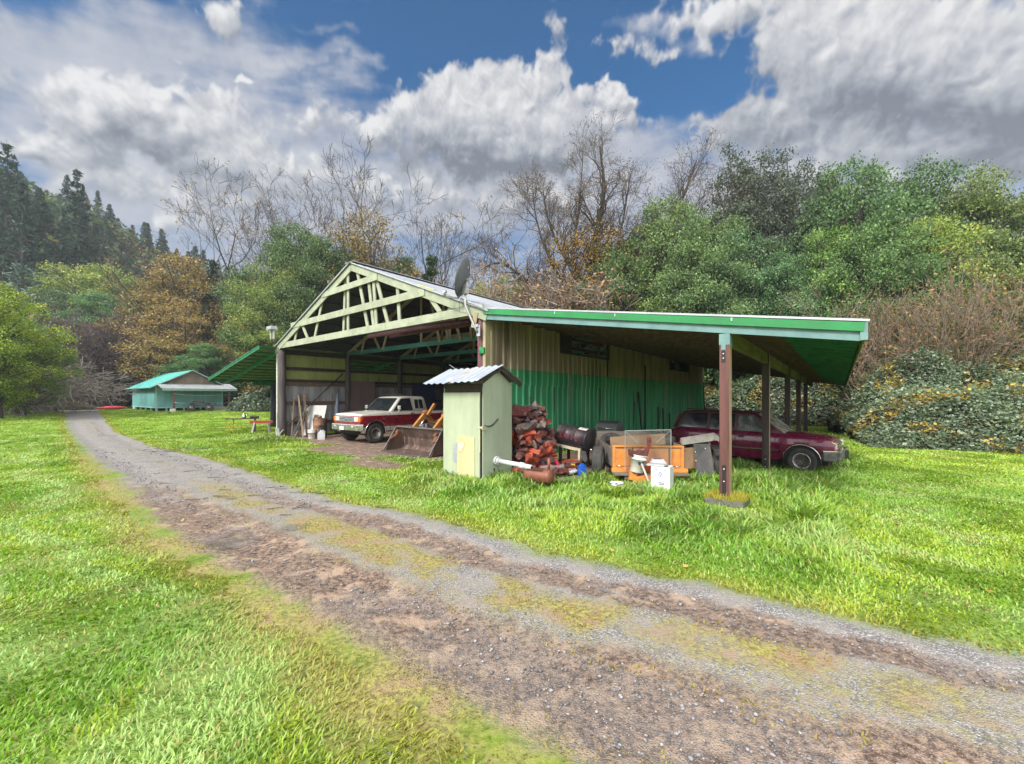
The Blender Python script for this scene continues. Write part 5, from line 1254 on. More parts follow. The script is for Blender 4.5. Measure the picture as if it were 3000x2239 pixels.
def suv():
    paint = mat('maroon_paint', (.16, .006, .045), (.11, .004, .030), 1.5, rough=.28, coat=.6, c3=(.20, .085, .09), sc3=2.2, lo3=.60, hi3=.82)
    dust = mat('dusty_maroon_roof', (.055, .010, .022), (.09, .03, .035), 2.2, rough=.4, c3=(.22, .19, .14), sc3=1.1, lo3=.6, hi3=.8)
    t = empty('parked_suv', 'dusty maroon four door SUV parked in long grass under the right side roof', 'car', (8.45, 11.86, -.21), -.776)
    prof = [(.66, .52), (.72, .64), (.72, .80), (.65, .915), (.34, .985), (-.40, 1.05), (-.60, 1.065), (-3.45, 1.10), (-3.62, 1.02), (-3.68, .70), (-3.64, .42)]
    prof += [(-2.70 - .43 * math.cos(q), .36 + .43 * math.sin(q)) for q in [math.pi * k / 9 for k in range(10)]]
    prof += [(-2.1, .30), (-.6, .30)] + [(-.43 * math.cos(q), .36 + .43 * math.sin(q)) for q in [math.pi * k / 9 for k in range(10)]]
    def shp(c):
        f = 1 - .10 * max(0, (c.z - .72) / .4) ** 2 - .07 * max(0, (.72 - c.z) / .4) ** 1.5
        if c.x > .2: f *= 1 - .16 * ((c.x - .2) / .6) ** 2
        if c.x < -3.2: f *= 1 - .08 * ((-3.2 - c.x) / .48) ** 2
        z = c.z + (.05 * (1 - (c.y / .86) ** 2) if c.z > .8 and c.x > -.6 else 0)
        return Vector((c.x, c.y * f, z))
    slab('body', prof, .86, [paint], t, shp, [.5, .2, -.2, -.8, -1.5, -2.2, -3.0], [-.7, -.4, 0, .4, .7], [.5, .65, .8, .92], bevel=.035)
    # greenhouse
    gh = [(-.42, 1.03), (-.78, 1.33), (-1.14, 1.595), (-1.5, 1.64), (-2.4, 1.66), (-3.25, 1.63), (-3.42, 1.52), (-3.58, 1.09)]
    def shg(c):
        k = (c.z - 1.05) / .6; return Vector((c.x, c.y * (1 - .20 * max(0, k) ** 1.2), c.z + .02 * (1 - (c.y / .78) ** 2) * (k > .7)))
    slab('roof', gh, .775, [dust], t, shg, [-1.6, -2.2, -2.8], [-.5, 0, .5], [1.2, 1.35, 1.5], bevel=.045)
    def sy(z): return .775 * (1 - .20 * max(0, (z - 1.05) / .6) ** 1.2) + .004
    for s in (-1, 1):
        def win(pts, m_, nm='window'):
            P = [(x, s * sy(z), z) for x, z in pts]
            return quad(nm, m_, t, P if s < 0 else P[::-1], .008)
        win([(-.72, 1.09), (-1.19, 1.545), (-1.60, 1.575), (-1.60, 1.09)], M_GLASSD); win([(-1.70, 1.09), (-1.70, 1.58), (-2.40, 1.59), (-2.40, 1.09)], M_GLASS); win([(-2.50, 1.12), (-2.50, 1.59), (-3.2, 1.56), (-3.42, 1.12)], M_GLASS)
        def yb(x): return .862 * (1 - .16 * (max(0, x - .2) / .6) ** 2)
        part('side_moulding', M_CHROME, t, lambda mb: [mb.box((-1.35, s * .864, .60), (1.74, .012, .035)), mb.box((-3.3, s * .85, .60), (.35, .012, .035))])
        for xx in (-1.50, -2.30): part('door_handle', M_TRIM, t, lambda mb: mb.box((xx, s * .848, .93), (.16, .02, .05)))
        part('door_seam', M_UNDERB, t, lambda mb: [mb.box((xx, s * .8605, .70), (.008, .006, .60)) for xx in (-.62, -1.65, -2.42)])
        for cx in (0, -2.7): part('wheel_arch_trim', M_CHROME, t, lambda mb: mb.tube([(cx - .44 * math.cos(q), s * (.868 if cx < -.5 else .862), .36 + .44 * math.sin(q)) for q in [math.pi * k / 14 for k in range(15)]], .013, 6))
        part('mirror', M_TRIM, t, lambda mb: mb.box((-.78, s * .93, 1.14), (.10, .17, .13)), bevel=.02)
        part('headlight', M_LAMP, t, lambda mb: mb.box((.645, s * .60, .79), (.12, .26, .15), Matrix.Rotation(-s * .34, 3, 'Z')), bevel=.015)
        part('headlight_bezel', M_CHROME, t, lambda mb: mb.box((.630, s * .60, .79), (.11, .31, .20), Matrix.Rotation(-s * .34, 3, 'Z')), bevel=.012)
        part('turn_signal', M_AMBER, t, lambda mb: mb.box((.53, s * .755, .79), (.09, .05, .13), Matrix.Rotation(-s * .5, 3, 'Z')), bevel=.01)
    P = [(-.44, -.70, 1.05), (-.44, .70, 1.05), (-1.11, .60, 1.585), (-1.11, -.60, 1.585)]
    quad('windshield', mat('dusty_windshield', (.13, .13, .11), (.24, .23, .19), 3, rough=.35, spec=.6), t, [(x + .012, y, z + .012) for x, y, z in P], .008)
    part('wiper', M_TRIM, t, lambda mb: [mb.tube([(-.38, y, 1.085), (-.62, y - .42, 1.25)], .008, 5) for y in (.1, .55)])
    part('grille', M_CHROME, t, lambda mb: [mb.box((.712, 0, z), (.05, .86, .028)) for z in (.735, .79, .845)], bevel=.006)
    part('grille_mesh', M_UNDERB, t, lambda mb: mb.box((.69, 0, .79), (.05, .84, .13)))
    bp = part('bumper', mat('scuffed_dark_bumper', (.045, .045, .048), (.11, .105, .10), 6, rough=.6, c3=(.30, .28, .24), sc3=3.5), t, lambda mb: [mb.box((.715, 0, .52), (.22, 1.36, .24)), mb.box((.575, -.73, .52), (.32, .20, .24), Matrix.Rotation(.55, 3, 'Z')), mb.box((.575, .73, .52), (.32, .20, .24), Matrix.Rotation(-.55, 3, 'Z'))], bevel=.03)
    part('bumper_strip', M_CHROME, bp, lambda mb: [mb.box((.735, 0, .655), (.20, 1.38, .035)), mb.box((.575, -.735, .655), (.33, .19, .035), Matrix.Rotation(.55, 3, 'Z')), mb.box((.575, .735, .655), (.33, .19, .035), Matrix.Rotation(-.55, 3, 'Z'))], bevel=.008)
    part('tow_guard', M_TRIM, t, lambda mb: mb.box((.855, .25, .51), (.10, .14, .22)), bevel=.01)
    for x in (-1.9, -2.6, -3.2): part('roof_rail', M_TRIM, t, lambda mb: mb.tube([(x, -.52, 1.70), (x, .52, 1.70)], .014, 6))
    part('tail_light', mat('red_lens', (.30, .01, .01), rough=.3), t, lambda mb: [mb.box((-3.66, s * .74, .88), (.04, .12, .28)) for s in (-1, 1)])
    for x in (0, -2.70):
        for s in (-1, 1): wheel(t, x, s * .74, .355, .23, .205, 12)
    part('underbody', M_UNDERB, t, lambda mb: [mb.box((-1.4, 0, .34), (3.9, 1.30, .18)), mb.box((0, 0, .52), (.86, 1.62, .50)), mb.box((-2.7, 0, .52), (.86, 1.60, .50))])
suv()

def pickup():
    white = mat('cream_white_paint', (.60, .58, .53), (.50, .48, .44), 1.2, rough=.34, coat=.4)
    red = mat('deep_red_paint', (.22, .008, .022), (.17, .006, .018), 1.2, rough=.28, coat=.6)
    t = empty('pickup_truck', 'cream and red extended cab pickup truck parked nose out in the open barn', 'truck', (-6.30, 17.43, 0), -2.206)
    prof = [(.60, .55), (.70, .62), (.71, .80), (.69, 1.10), (.62, 1.175), (.2, 1.215), (-.70, 1.265), (-2.80, 1.24), (-2.83, 1.18), (-2.86, 1.22), (-5.1, 1.22), (-5.12, .60), (-4.6, .55)]
    prof += [(-3.93 - .47 * math.cos(q), .42 + .47 * math.sin(q)) for q in [math.pi * k / 9 for k in range(10)]]
    prof += [(-3.2, .47), (-.62, .47)] + [(-.50 * math.cos(q), .42 + .50 * math.sin(q)) for q in [math.pi * k / 9 for k in range(10)]]
    def shp(c):
        f = 1 - .05 * max(0, (c.z - .95) / .3) ** 2 - .05 * max(0, (.8 - c.z) / .35) ** 1.5
        if c.x > .1: f *= 1 - .035 * ((c.x - .1) / .6) ** 2
        z = c.z + (.035 * (1 - (c.y / .98) ** 2) if c.z > 1.15 and c.x > -.7 else 0)
        return Vector((c.x, c.y * f, z))
    slab('body', prof, .98, [white, red], t, shp, [.4, 0, -.4, -1.2, -2., -2.8, -3.4], [-.8, -.5, 0, .5, .8], [.66, .8, .95, 1.115], pick=lambda c: 1 if .66 < c.z < 1.115 else 0, bevel=.03)
    gh = [(-.70, 1.24), (-1.30, 1.83), (-1.46, 1.885), (-2.0, 1.905), (-2.62, 1.89), (-2.70, 1.83), (-2.80, 1.22)]
    def k_(z): return 1 - .17 * max(0, (z - 1.25) / .65)
    slab('cab', gh, .935, [white], t, lambda c: Vector((c.x, c.y * k_(c.z), c.z + .02 * (1 - (c.y / .8) ** 2) * (c.z > 1.8))), [-1.8, -2.3], [-.5, 0, .5], [1.45, 1.65], bevel=.035)
    for s in (-1, 1):
        def win(pts, nm, m_=M_GLASS, off=.004):
            P = [(x, s * (.935 * k_(z) + off), z) for x, z in pts]; return quad(nm, m_, t, P if s < 0 else P[::-1], .008)
        win([(-.86, 1.285), (-1.36, 1.80), (-1.86, 1.82), (-1.93, 1.285)], 'window_seal', M_TRIM, .001)
        win([(-.92, 1.305), (-1.38, 1.775), (-1.83, 1.795), (-1.90, 1.305)], 'door_window')
        win([(-2.08, 1.36), (-2.09, 1.76), (-2.27, 1.76), (-2.27, 1.36)], 'quarter_window'); win([(-2.33, 1.36), (-2.33, 1.76), (-2.52, 1.755), (-2.55, 1.36)], 'quarter_window')
        part('door_seam', M_UNDERB, t, lambda mb: [mb.box((-.68, s * .979, .86), (.010, .008, .70)), mb.box((-1.98, s * .979, .86), (.010, .008, .70)), mb.box((-2.84, s * .979, .86), (.02, .012, .74))])
        part('door_handle', M_TRIM, t, lambda mb: mb.box((-1.85, s * .972, 1.16), (.14, .025, .04)))
        mr = part('side_mirror', M_CHROME, t, lambda mb: mb.box((-1.02, s * 1.16, 1.42), (.08, .20, .17)), bevel=.02)
        part('mirror_arm', M_CHROME, mr, lambda mb: [mb.tube([(-1.02, s * 1.12, 1.34), (-1.02, s * 1.13, 1.22), (-.95, s * .97, 1.02)], .012, 6), mb.tube([(-1.02, s * 1.10, 1.26), (-1.06, s * .95, 1.25)], .010, 6)])
        part('wheel_arch_trim', M_CHROME, t, lambda mb: mb.tube([(-.51 * math.cos(q), s * .968, .42 + .51 * math.sin(q)) for q in [math.pi * k / 14 for k in range(15)]], .016, 6))
        part('side_stripe', M_CHROME, t, lambda mb: mb.box((-1.7, s * .968, .665), (2.1, .010, .02)))
        part('fender_badge', M_CHROME, t, lambda mb: [mb.box((-.36 - .035 * q, s * .982, .985), (.018 if q else .03, .008, .045 if q else .07)) for q in range(4)])
        part('headlight', M_LAMP, t, lambda mb: mb.box((.705, s * .66, .985), (.05, .27, .18)), bevel=.012)
        part('turn_signal', M_AMBER, t, lambda mb: mb.box((.655, s * .875, .985), (.13, .15, .18)), bevel=.015)
    quad('windshield', M_GLASS, t, [(-.71 + .02, -.79, 1.29), (-.71 + .02, .79, 1.29), (-1.28 + .02, .69, 1.82), (-1.28 + .02, -.69, 1.82)], .008)
    part('wiper', M_TRIM, t, lambda mb: [mb.tube([(-.66, y, 1.30), (-.80, y - .45, 1.42)], .009, 5) for y in (.55, .0)])
    gr = part('grille', mat('grille_silver', (.45, .47, .50), rough=.3, metal=.6), t, lambda mb: [mb.box((.715, 0, z), (.045, .98, .024)) for z in (.90, .955, 1.015, 1.07)] + [mb.box((.715, s * .49, .985), (.045, .02, .19)) for s in (-1, 1)])
    part('grille_back', mat('grille_navy', (.02, .03, .06), rough=.5), gr, lambda mb: mb.box((.698, 0, .985), (.03, .98, .19)))
    part('oval_emblem', mat('emblem_blue', (.05, .10, .35), rough=.3, coat=.5), gr, lambda mb: mb.lathe([(.06, 0), (.055, .012), (0, .014)], 20, Matrix.Translation((.738, 0, .985)) @ Matrix.Rotation(R(90), 4, 'Y') @ Matrix.Diagonal((.55, 1.25, 1, 1))))
    part('front_panel', red, t, lambda mb: mb.box((.700, 0, .845), (.045, 1.86, .08)), bevel=.012)
    bp = part('bumper', M_CHROME, t, lambda mb: [mb.box((.80, 0, .66), (.10, 1.72, .25)), mb.box((.70, .90, .66), (.28, .10, .25), Matrix.Rotation(-.5, 3, 'Z')), mb.box((.70, -.90, .66), (.28, .10, .25), Matrix.Rotation(.5, 3, 'Z'))], bevel=.025)
    part('number_plate', mat('plate_white', (.62, .65, .66), (.45, .5, .55), 30, rough=.5), bp, lambda mb: mb.box((.86, -.12, .62), (.012, .30, .15)))
    part('bumper_reflector', M_LAMP, bp, lambda mb: [mb.box((.855, s * .62, .70), (.01, .10, .05)) for s in (-1, 1)])
    part('roof_bar', M_TRIM, t, lambda mb: [mb.tube([(-1.55, -.66, 1.99), (-1.55, .66, 1.99)], .016, 6), mb.tube([(-1.55, -.55, 1.90), (-1.55, -.55, 1.99)], .012, 5), mb.tube([(-1.55, .55, 1.90), (-1.55, .55, 1.99)], .012, 5)])
    for x in (0, -3.93):
        for s in (-1, 1): wheel(t, x, s * .84, .40, .27, .215, 10)
    part('underbody', M_UNDERB, t, lambda mb: [mb.box((-2.0, 0, .5), (5.2, 1.3, .16)), mb.box((0, 0, .62), (.98, 1.8, .55)), mb.box((-3.93, 0, .62), (.95, 1.8, .5)), mb.box((.3, 0, .55), (.5, 1.5, .2))])
    part('bed_hollow_shade', M_UNDERB, t, lambda mb: mb.box((-3.98, 0, 1.225), (2.1, 1.74, .02)))  # dark sheet on the solid bed: shade of its hollow painted in
pickup()

def tractor():
    yel = mat('loader_yellow', (.42, .195, .04), (.32, .14, .035), 6, rough=.5, c3=(.12, .055, .025), sc3=3.5, lo3=.56, hi3=.70)
    steel = mat('rusty_bucket_steel', (.10, .065, .052), (.17, .115, .10), 2.4, (1, 1, .35), .55, .35, bump=.25, c3=(.36, .30, .27), sc3=4.5, lo3=.56, hi3=.70)
    worn = mat('worn_edge_steel', (.26, .24, .235), (.18, .165, .16), 9, rough=.4, metal=.7)
    rust = mat('orange_rust', (.22, .085, .03), (.13, .05, .025), 9, rough=.85)
    p = G(826, 976); q = G(926, 991); c = (p + q) / 2
    t = empty('loader_tractor', 'old yellow tractor with a rusty front loader bucket at the barn mouth', 'tractor', (c.x, c.y, 0), BRZ)
    Wb = 2.42
    sec = [(0, .03), (.75, .05), (.90, .18), (.86, .45), (.62, .83)]
    def f(mb):
        n = len(sec); P = []
        # thick shell: inner and outer section
        for x in (-Wb / 2, Wb / 2):
            P += [(x, y, z) for y, z in sec] + [(x, y + .035 * (i > 1), z - .03 * (i < 2)) for i, (y, z) in enumerate(sec)]
        fs = []
        for i in range(n - 1): fs += [(i, i + 1, 2 * n + i + 1, 2 * n + i), (n + i + 1, n + i, 3 * n + i, 3 * n + i + 1)]
        fs += [(0, 2 * n, 3 * n, n), (n - 1, 2 * n - 1, 4 * n - 1, 3 * n - 1)]
        mb.raw(P, fs)
        for x in (-Wb / 2 - .02, Wb / 2): mb.prism([(.12, .03), (.75, .05), (.92, .18), (.88, .45), (.62, .83), (.52, .80)], (x, 0, 0), (0, 1, 0), (0, 0, 1), (.02, 0, 0))
    b = part('bucket', steel, t, f)
    part('cutting_edge', worn, b, lambda mb: mb.box((0, -.02, .025), (Wb + .06, .16, .025)))
    part('bucket_rim', worn, b, lambda mb: mb.bar((-Wb / 2 - .02, .615, .84), (Wb / 2 + .02, .615, .84), .06, .05))
    for s in (-1, 1):
        part('side_cutter', worn, b, lambda mb: mb.bar((s * (Wb / 2 + .01), .06, .06), (s * (Wb / 2 + .01), .56, .80), .035, .05))
        part('pivot_bracket', rust, b, lambda mb: [mb.lathe([(.085, -.05), (.10, 0), (.085, .05)], 14, Matrix.Translation((s * 1.02, .50, .64)) @ Matrix.Rotation(R(90), 4, 'Y')), mb.bar((s * 1.02, .50, .62), (s * 1.16, .28, .44), .10, .07)], bevel=.01)
    for s in (-1, 1):
        a = part('loader_arm', yel, t, lambda mb: [mb.bar((s * .55, .72, .70), (s * .55, 1.35, 1.30), .11, .16), mb.bar((s * .55, 1.28, 1.34), (s * .55, 1.78, .80), .11, .17), mb.bar((s * .55, 1.72, .90), (s * .55, 3.1, 1.25), .11, .17)], bevel=.012)
        part('tilt_cylinder', yel, a, lambda mb: mb.bar((s * .40, 1.30, 1.22), (s * .40, 1.62, 1.62), .09, .09))
        part('cylinder_rod', M_CHROME, a, lambda mb: mb.tube([(s * .40, .9, .80), (s * .40, 1.32, 1.25)], .025, 8))
        part('pin_boss', rust, a, lambda mb: mb.lathe([(.09, -.1), (.10, 0), (.09, .1)], 12, Matrix.Translation((s * .55, 1.32, 1.32)) @ Matrix.Rotation(R(90), 4, 'Y')))
    part('radiator_grille', rust, t, lambda mb: [mb.bar((-.33, 1.95, .55), (-.33, 2.0, 1.45), .05, .05), mb.bar((.33, 1.95, .55), (.33, 2.0, 1.45), .05, .05), mb.bar((-.33, 2.0, 1.45), (.33, 2.0, 1.45), .05, .05)] + [mb.box((0, 1.97, .6 + k * .1), (.62, .02, .03)) for k in range(9)] + [mb.box((0, 2.02, 1.0), (.6, .01, .85))])
    part('hood', yel, t, lambda mb: mb.box((0, 2.9, 1.22), (.66, 1.7, .5)), bevel=.05)
    part('hydraulic_hose', M_TRIM, t, lambda mb: [mb.tube([(-.3, 1.0, .85), (-.05, 1.15, 1.02), (.2, 1.2, .98), (.45, 1.3, 1.1)], .022, 7), mb.tube([(-.2, 1.05, .80), (.1, 1.3, .92), (.3, 1.5, .8)], .02, 7)])
    part('valve_block', M_STEEL, t, lambda mb: [mb.box((-.28, 1.02, .86), (.16, .14, .16)), mb.box((-.12, 1.05, .84), (.10, .12, .22))], bevel=.01)
    part('axle', M_UNDERB, t, lambda mb: [mb.box((0, 2.4, .5), (1.5, .14, .14)), mb.box((0, 3.4, .7), (.5, 2.6, .5))])
    for s in (-1, 1):
        M = Matrix.Translation((s * .82, 2.4, .38)) @ Matrix.Rotation(R(90) * s, 4, 'Y')
        w_ = part('wheel', M_TYRE, t, lambda mb: mb.lathe([(.2, -.1), (.34, -.11), (.38, -.07), (.38, .07), (.34, .11), (.2, .1)], 24, M)); part('rim', yel, w_, lambda mb: mb.lathe([(0, .03), (.17, .05), (.21, .09)], 18, M))
tractor()

def atv():
    X, Y = -33.0, 43.9
    t = empty('quad_bike', 'dark grey quad bike parked in front of the teal shed porch', 'quad bike', (X, Y, gzf(X, Y)), R(38)); t.scale = (1.15, 1.15, 1.15)
    body = mat('dark_green_plastic', (.035, .042, .040), (.06, .065, .06), 5, rough=.45)
    part('body', body, t, lambda mb: [mb.box((0, 0, .62), (1.5, .34, .22)), mb.box((-.15, 0, .82), (.75, .36, .14)), mb.box((.55, 0, .80), (.5, .42, .16))], bevel=.05)
    for x in (.78, -.78):
        part('fender', body, t, lambda mb: [mb.prism([(-.42, .60), (-.30, .74), (0, .80), (.30, .74), (.42, .60), (.38, .60), (.26, .70), (0, .75), (-.26, .70), (-.38, .60)], (x, s * .30 - .16, 0), (1, 0, 0), (0, 0, 1), (0, .32, 0)) for s in (-1, 1)])
        part('cargo_rack', M_TRIM, t, lambda mb: [mb.box((x, q, .88), (.62, .022, .022)) for q in (-.36, -.18, 0, .18, .36)] + [mb.box((x + q, 0, .88), (.022, .76, .022)) for q in (-.3, .3)])
        for s in (-1, 1):
            M = Matrix.Translation((x * .86, s * .46, .31)) @ Matrix.Rotation(R(-90) * s, 4, 'X')
            w_ = part('wheel', M_TYRE, t, lambda mb: mb.lathe([(.15, -.12), (.28, -.12), (.31, -.07), (.31, .07), (.28, .12), (.17, .11)], 24, M)); part('rim', mat('pale_rim', (.55, .55, .54), rough=.4, metal=.5) if 'pale_rim' not in MATS else MATS['pale_rim'], w_, lambda mb: mb.lathe([(0, .06), (.10, .05), (.17, .10), (.18, .11)], 18, M))
    part('seat', M_TRIM, t, lambda mb: mb.box((-.2, 0, .93), (.8, .32, .13)), bevel=.05)
    part('handlebar', M_TRIM, t, lambda mb: [mb.tube([(.28, 0, .8), (.22, 0, 1.08)], .03, 7), mb.tube([(.12, -.38, 1.10), (.22, -.15, 1.12), (.22, .15, 1.12), (.12, .38, 1.10)], .018, 7)])
atv()
# ================================================================== OUTBUILDINGS AND YARD THINGS
def one(name, label, cat, m_, fn, loc=(0, 0, 0), rz=0., group=None, **kw):
    """a thing that is one mesh"""
    o = part(name, m_, None, fn, **kw); o.location = loc; o.rotation_euler = (0, 0, rz); return tag(o, label, cat, group)
def gl(x, y): return Vector((x, y, gzf(x, y)))
RX90, RY90 = Matrix.Rotation(R(90), 4, 'X'), Matrix.Rotation(R(90), 4, 'Y')

# ---- the pale outhouse in front of the barn
def outhouse():
    pale = mat('outhouse_paint', (.375, .425, .30), (.305, .35, .245), 1.6, (1, 1, .35), .6, bump=.10, c3=(.26, .30, .17), sc3=3.2, lo3=.62, hi3=.80)
    side = mat('outhouse_side_paint', (.335, .385, .29), (.26, .305, .22), 1.6, (1, 1, .35), .6, bump=.14, c3=(.07, .08, .055), sc3=9, lo3=.665, hi3=.71)
    yellow = mat('pale_yellow_board', (.52, .48, .27), (.44, .41, .225), 4, (1, 1, .2), .6)
    t = empty('outhouse', 'narrow pale green outhouse with a crooked metal roof, standing in front of the barn', 'outhouse', (-.625, 8.96, gzf(-.6, 9)), BRZ)
    Wd, Dp, H = 1.26, .98, 2.16
    part('wall', side, t, lambda mb: [mb.box((-.012, Dp / 2, H / 2), (.024, Dp, H)), mb.box((-Wd + .012, Dp / 2, H / 2), (.024, Dp, H)), mb.box((-Wd / 2, Dp - .012, H / 2), (Wd - .06, .024, H)), mb.prism([(0, H - .005), (Dp, H - .005), (Dp / 2, 2.47)], (-.024, 0, 0), (0, 1, 0), (0, 0, 1), (.022, 0, 0)), mb.prism([(0, H - .005), (Dp, H - .005), (Dp / 2, 2.47)], (-Wd, 0, 0), (0, 1, 0), (0, 0, 1), (.022, 0, 0))])
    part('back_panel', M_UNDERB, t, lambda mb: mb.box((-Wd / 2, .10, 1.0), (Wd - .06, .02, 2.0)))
    part('header_board', M_DARKW, t, lambda mb: [mb.box((-Wd / 2, .015, 2.03), (Wd - .06, .03, .10)), mb.box((-Wd / 2, -.005, 2.13), (Wd - .02, .035, .09))])
    d = part('door', pale, t, lambda mb: mb.box((-Wd / 2 - .03, -.018, .98), (Wd - .09, .03, 2.0)), bevel=.004)
    part('patch_board', yellow, d, lambda mb: [mb.box((-.62, -.040, .50), (.285, .014, 1.02)), mb.box((-.345, -.042, .50), (.26, .014, 1.0))])
    part('metal_patch', mat('galvanised_patch', (.42, .45, .50), (.34, .37, .42), 9, rough=.5, metal=.4), d, lambda mb: mb.prism([(-.90, .42), (-.76, .38), (-.77, .84), (-.90, .80)], (0, -.046, 0), (1, 0, 0), (0, 0, 1), (0, .010, 0)))
    # spray mark: a pink middle inside an orange ring, sprayed on the boards
    part('spray_mark', mat('orange_spray', (.72, .34, .17), (.66, .42, .22), 20, rough=.7), d, lambda mb: mb.prism([(-.74, .86), (-.60, .90), (-.49, .87), (-.53, .75), (-.60, .64), (-.71, .62)], (0, -.0505, 0), (1, 0, 0), (0, 0, 1), (0, .003, 0)))
    part('spray_mark', mat('pink_spray', (.70, .47, .40), (.66, .52, .40), 16, rough=.7), d, lambda mb: mb.prism([(-.72, .84), (-.61, .865), (-.53, .84), (-.57, .76), (-.62, .67), (-.70, .66)], (0, -.053, 0), (1, 0, 0), (0, 0, 1), (0, .003, 0)))
    part('door_gap', M_UNDERB, t, lambda mb: mb.box((-.038, -.003, 1.0), (.030, .010, 2.0)))
    part('edge_strip', yellow, t, lambda mb: mb.box((-.062, -.042, .95), (.025, .014, .55)))
    lt = part('latch', mat('pale_wood_latch', (.55, .52, .36), (.42, .40, .28), 8, rough=.7), t, lambda mb: [mb.box((-.03, -.045, 1.22), (.13, .03, .035)), mb.box((.02, .02, 1.235), (.03, .16, .03)), mb.box((.02, .02, 1.19), (.03, .14, .025))])
    part('chain', M_TRIM, lt, lambda mb: [mb.lathe([(.011, -.02), (.016, 0), (.011, .02)], 6, Matrix.Translation((.018 + .012, .03 + .42 * q, 1.26 - .07 * math.sin(q * 3.14) + .12 * q)) @ Matrix.Rotation(R(90 - 20), 4, 'X')) for q in [k / 13 for k in range(14)]])
    part('vent_hole', M_UNDERB, t, lambda mb: mb.lathe([(.03, 0), (.028, .004), (0, .0045)], 10, Matrix.Translation((.0, .36, .26)) @ RY90 @ Matrix.Diagonal((1.5, .9, 1, 1))))
    pv = part('drain_pipe', mat('white_pvc', (.60, .63, .62), (.46, .49, .49), 6, rough=.4, c3=(.2, .2, .19), sc3=5, lo3=.64, hi3=.74), t, lambda mb: [mb.tube([(-.02, .42, .46), (.72, .42, .425)], .052, 14), mb.tube([(.68, .42, .427), (.80, .42, .42)], .066, 14), mb.tube([(.78, .42, .42), (1.0, .42, .405)], .054, 14)])
    part('pipe_collar', mat('grey_collar', (.52, .55, .55), (.4, .43, .43), 8, rough=.5), pv, lambda mb: [mb.tube([(.0, .42, .46), (.045, .42, .458)], .098, 16), mb.tube([(.045, .42, .458), (.11, .42, .455)], .075, 16)] + [mb.box((.05, .42 + .088 * math.cos(a), .46 + .088 * math.sin(a)), (.03, .016, .016)) for a in [k * .628 for k in range(10)]])
    part('pipe_mouth', M_UNDERB, pv, lambda mb: mb.lathe([(.046, 0), (.044, .003), (0, .0035)], 14, Matrix.Translation((.999, .42, .405)) @ RY90))
    # roof, ridge along the door side; front slope of two overlapping sheets
    rid, e0, e1, x0, x1 = 2.55, 2.19, 2.20, -Wd - .36, .17
    galv = mat('outhouse_roof_sheet', (.40, .44, .50), (.30, .34, .40), 1.5, (1, 1, 1), .40, .35, c3=(.62, .65, .70), sc3=2.2, lo3=.55, hi3=.7)
    rust = mat('rust_stain', (.40, .20, .09), (.46, .34, .25), 8, rough=.7)
    rf = part('roof', galv, t, lambda mb: [mb.sheet((x0, Dp / 2, rid), (1, 0, 0), Vector((0, -.80, e0 - rid)).normalized(), .98, .93, (0, -.45, .9), .20, .030, kind='wave'), mb.sheet((x0 + .90, Dp / 2, rid + .014), Vector((1, 0, .018)).normalized(), Vector((0, -.80, e0 - rid)).normalized(), x1 - x0 - .90, .94, (0, -.45, .9), .20, .030, kind='wave'), mb.sheet((x0, Dp / 2, rid + .002), (1, 0, .006), Vector((0, .72, e1 - rid)).normalized(), x1 - x0, .80, (0, .45, .9), .20, .030, kind='wave')])
    dv = Vector((0, -.80, e0 - rid)).normalized(); nv = Vector((0, -.45, .9)).normalized()
    part('rust_streak', rust, rf, lambda mb: mb.prism([(0, .05), (.05, .05), (.13, .35), (.10, .60), (.04, .92), (0, .92)], Vector((x0 + .875, Dp / 2, rid + .018)) + nv * .018, (1, 0, 0), dv, nv * .002))
    part('sheet_seam', mat('dark_rust_edge', (.10, .05, .03), rough=.9), rf, lambda mb: mb.bar(Vector((x0 + .895, Dp / 2, rid + .016)) + nv * .01, Vector((x0 + .895, Dp / 2, rid + .016)) + dv * .94 + nv * .012, .018, .02))
    part('fascia_board', M_DARKW, t, lambda mb: [mb.bar((x1 - .06, Dp / 2, rid - .05), (x1 - .06, Dp / 2 + .70, e1 - .05), .03, .09), mb.bar((x1 - .10, Dp / 2, rid - .06), (x1 - .10, -.30, e0 - .0), .03, .06)])
    part('bent_flashing', M_EDGE, t, lambda mb: [mb.bar((x0 + .2, Dp / 2 + .02, rid + .02), (x0 + .12, Dp / 2 - .1, rid + .12), .05, .008)])
outhouse()

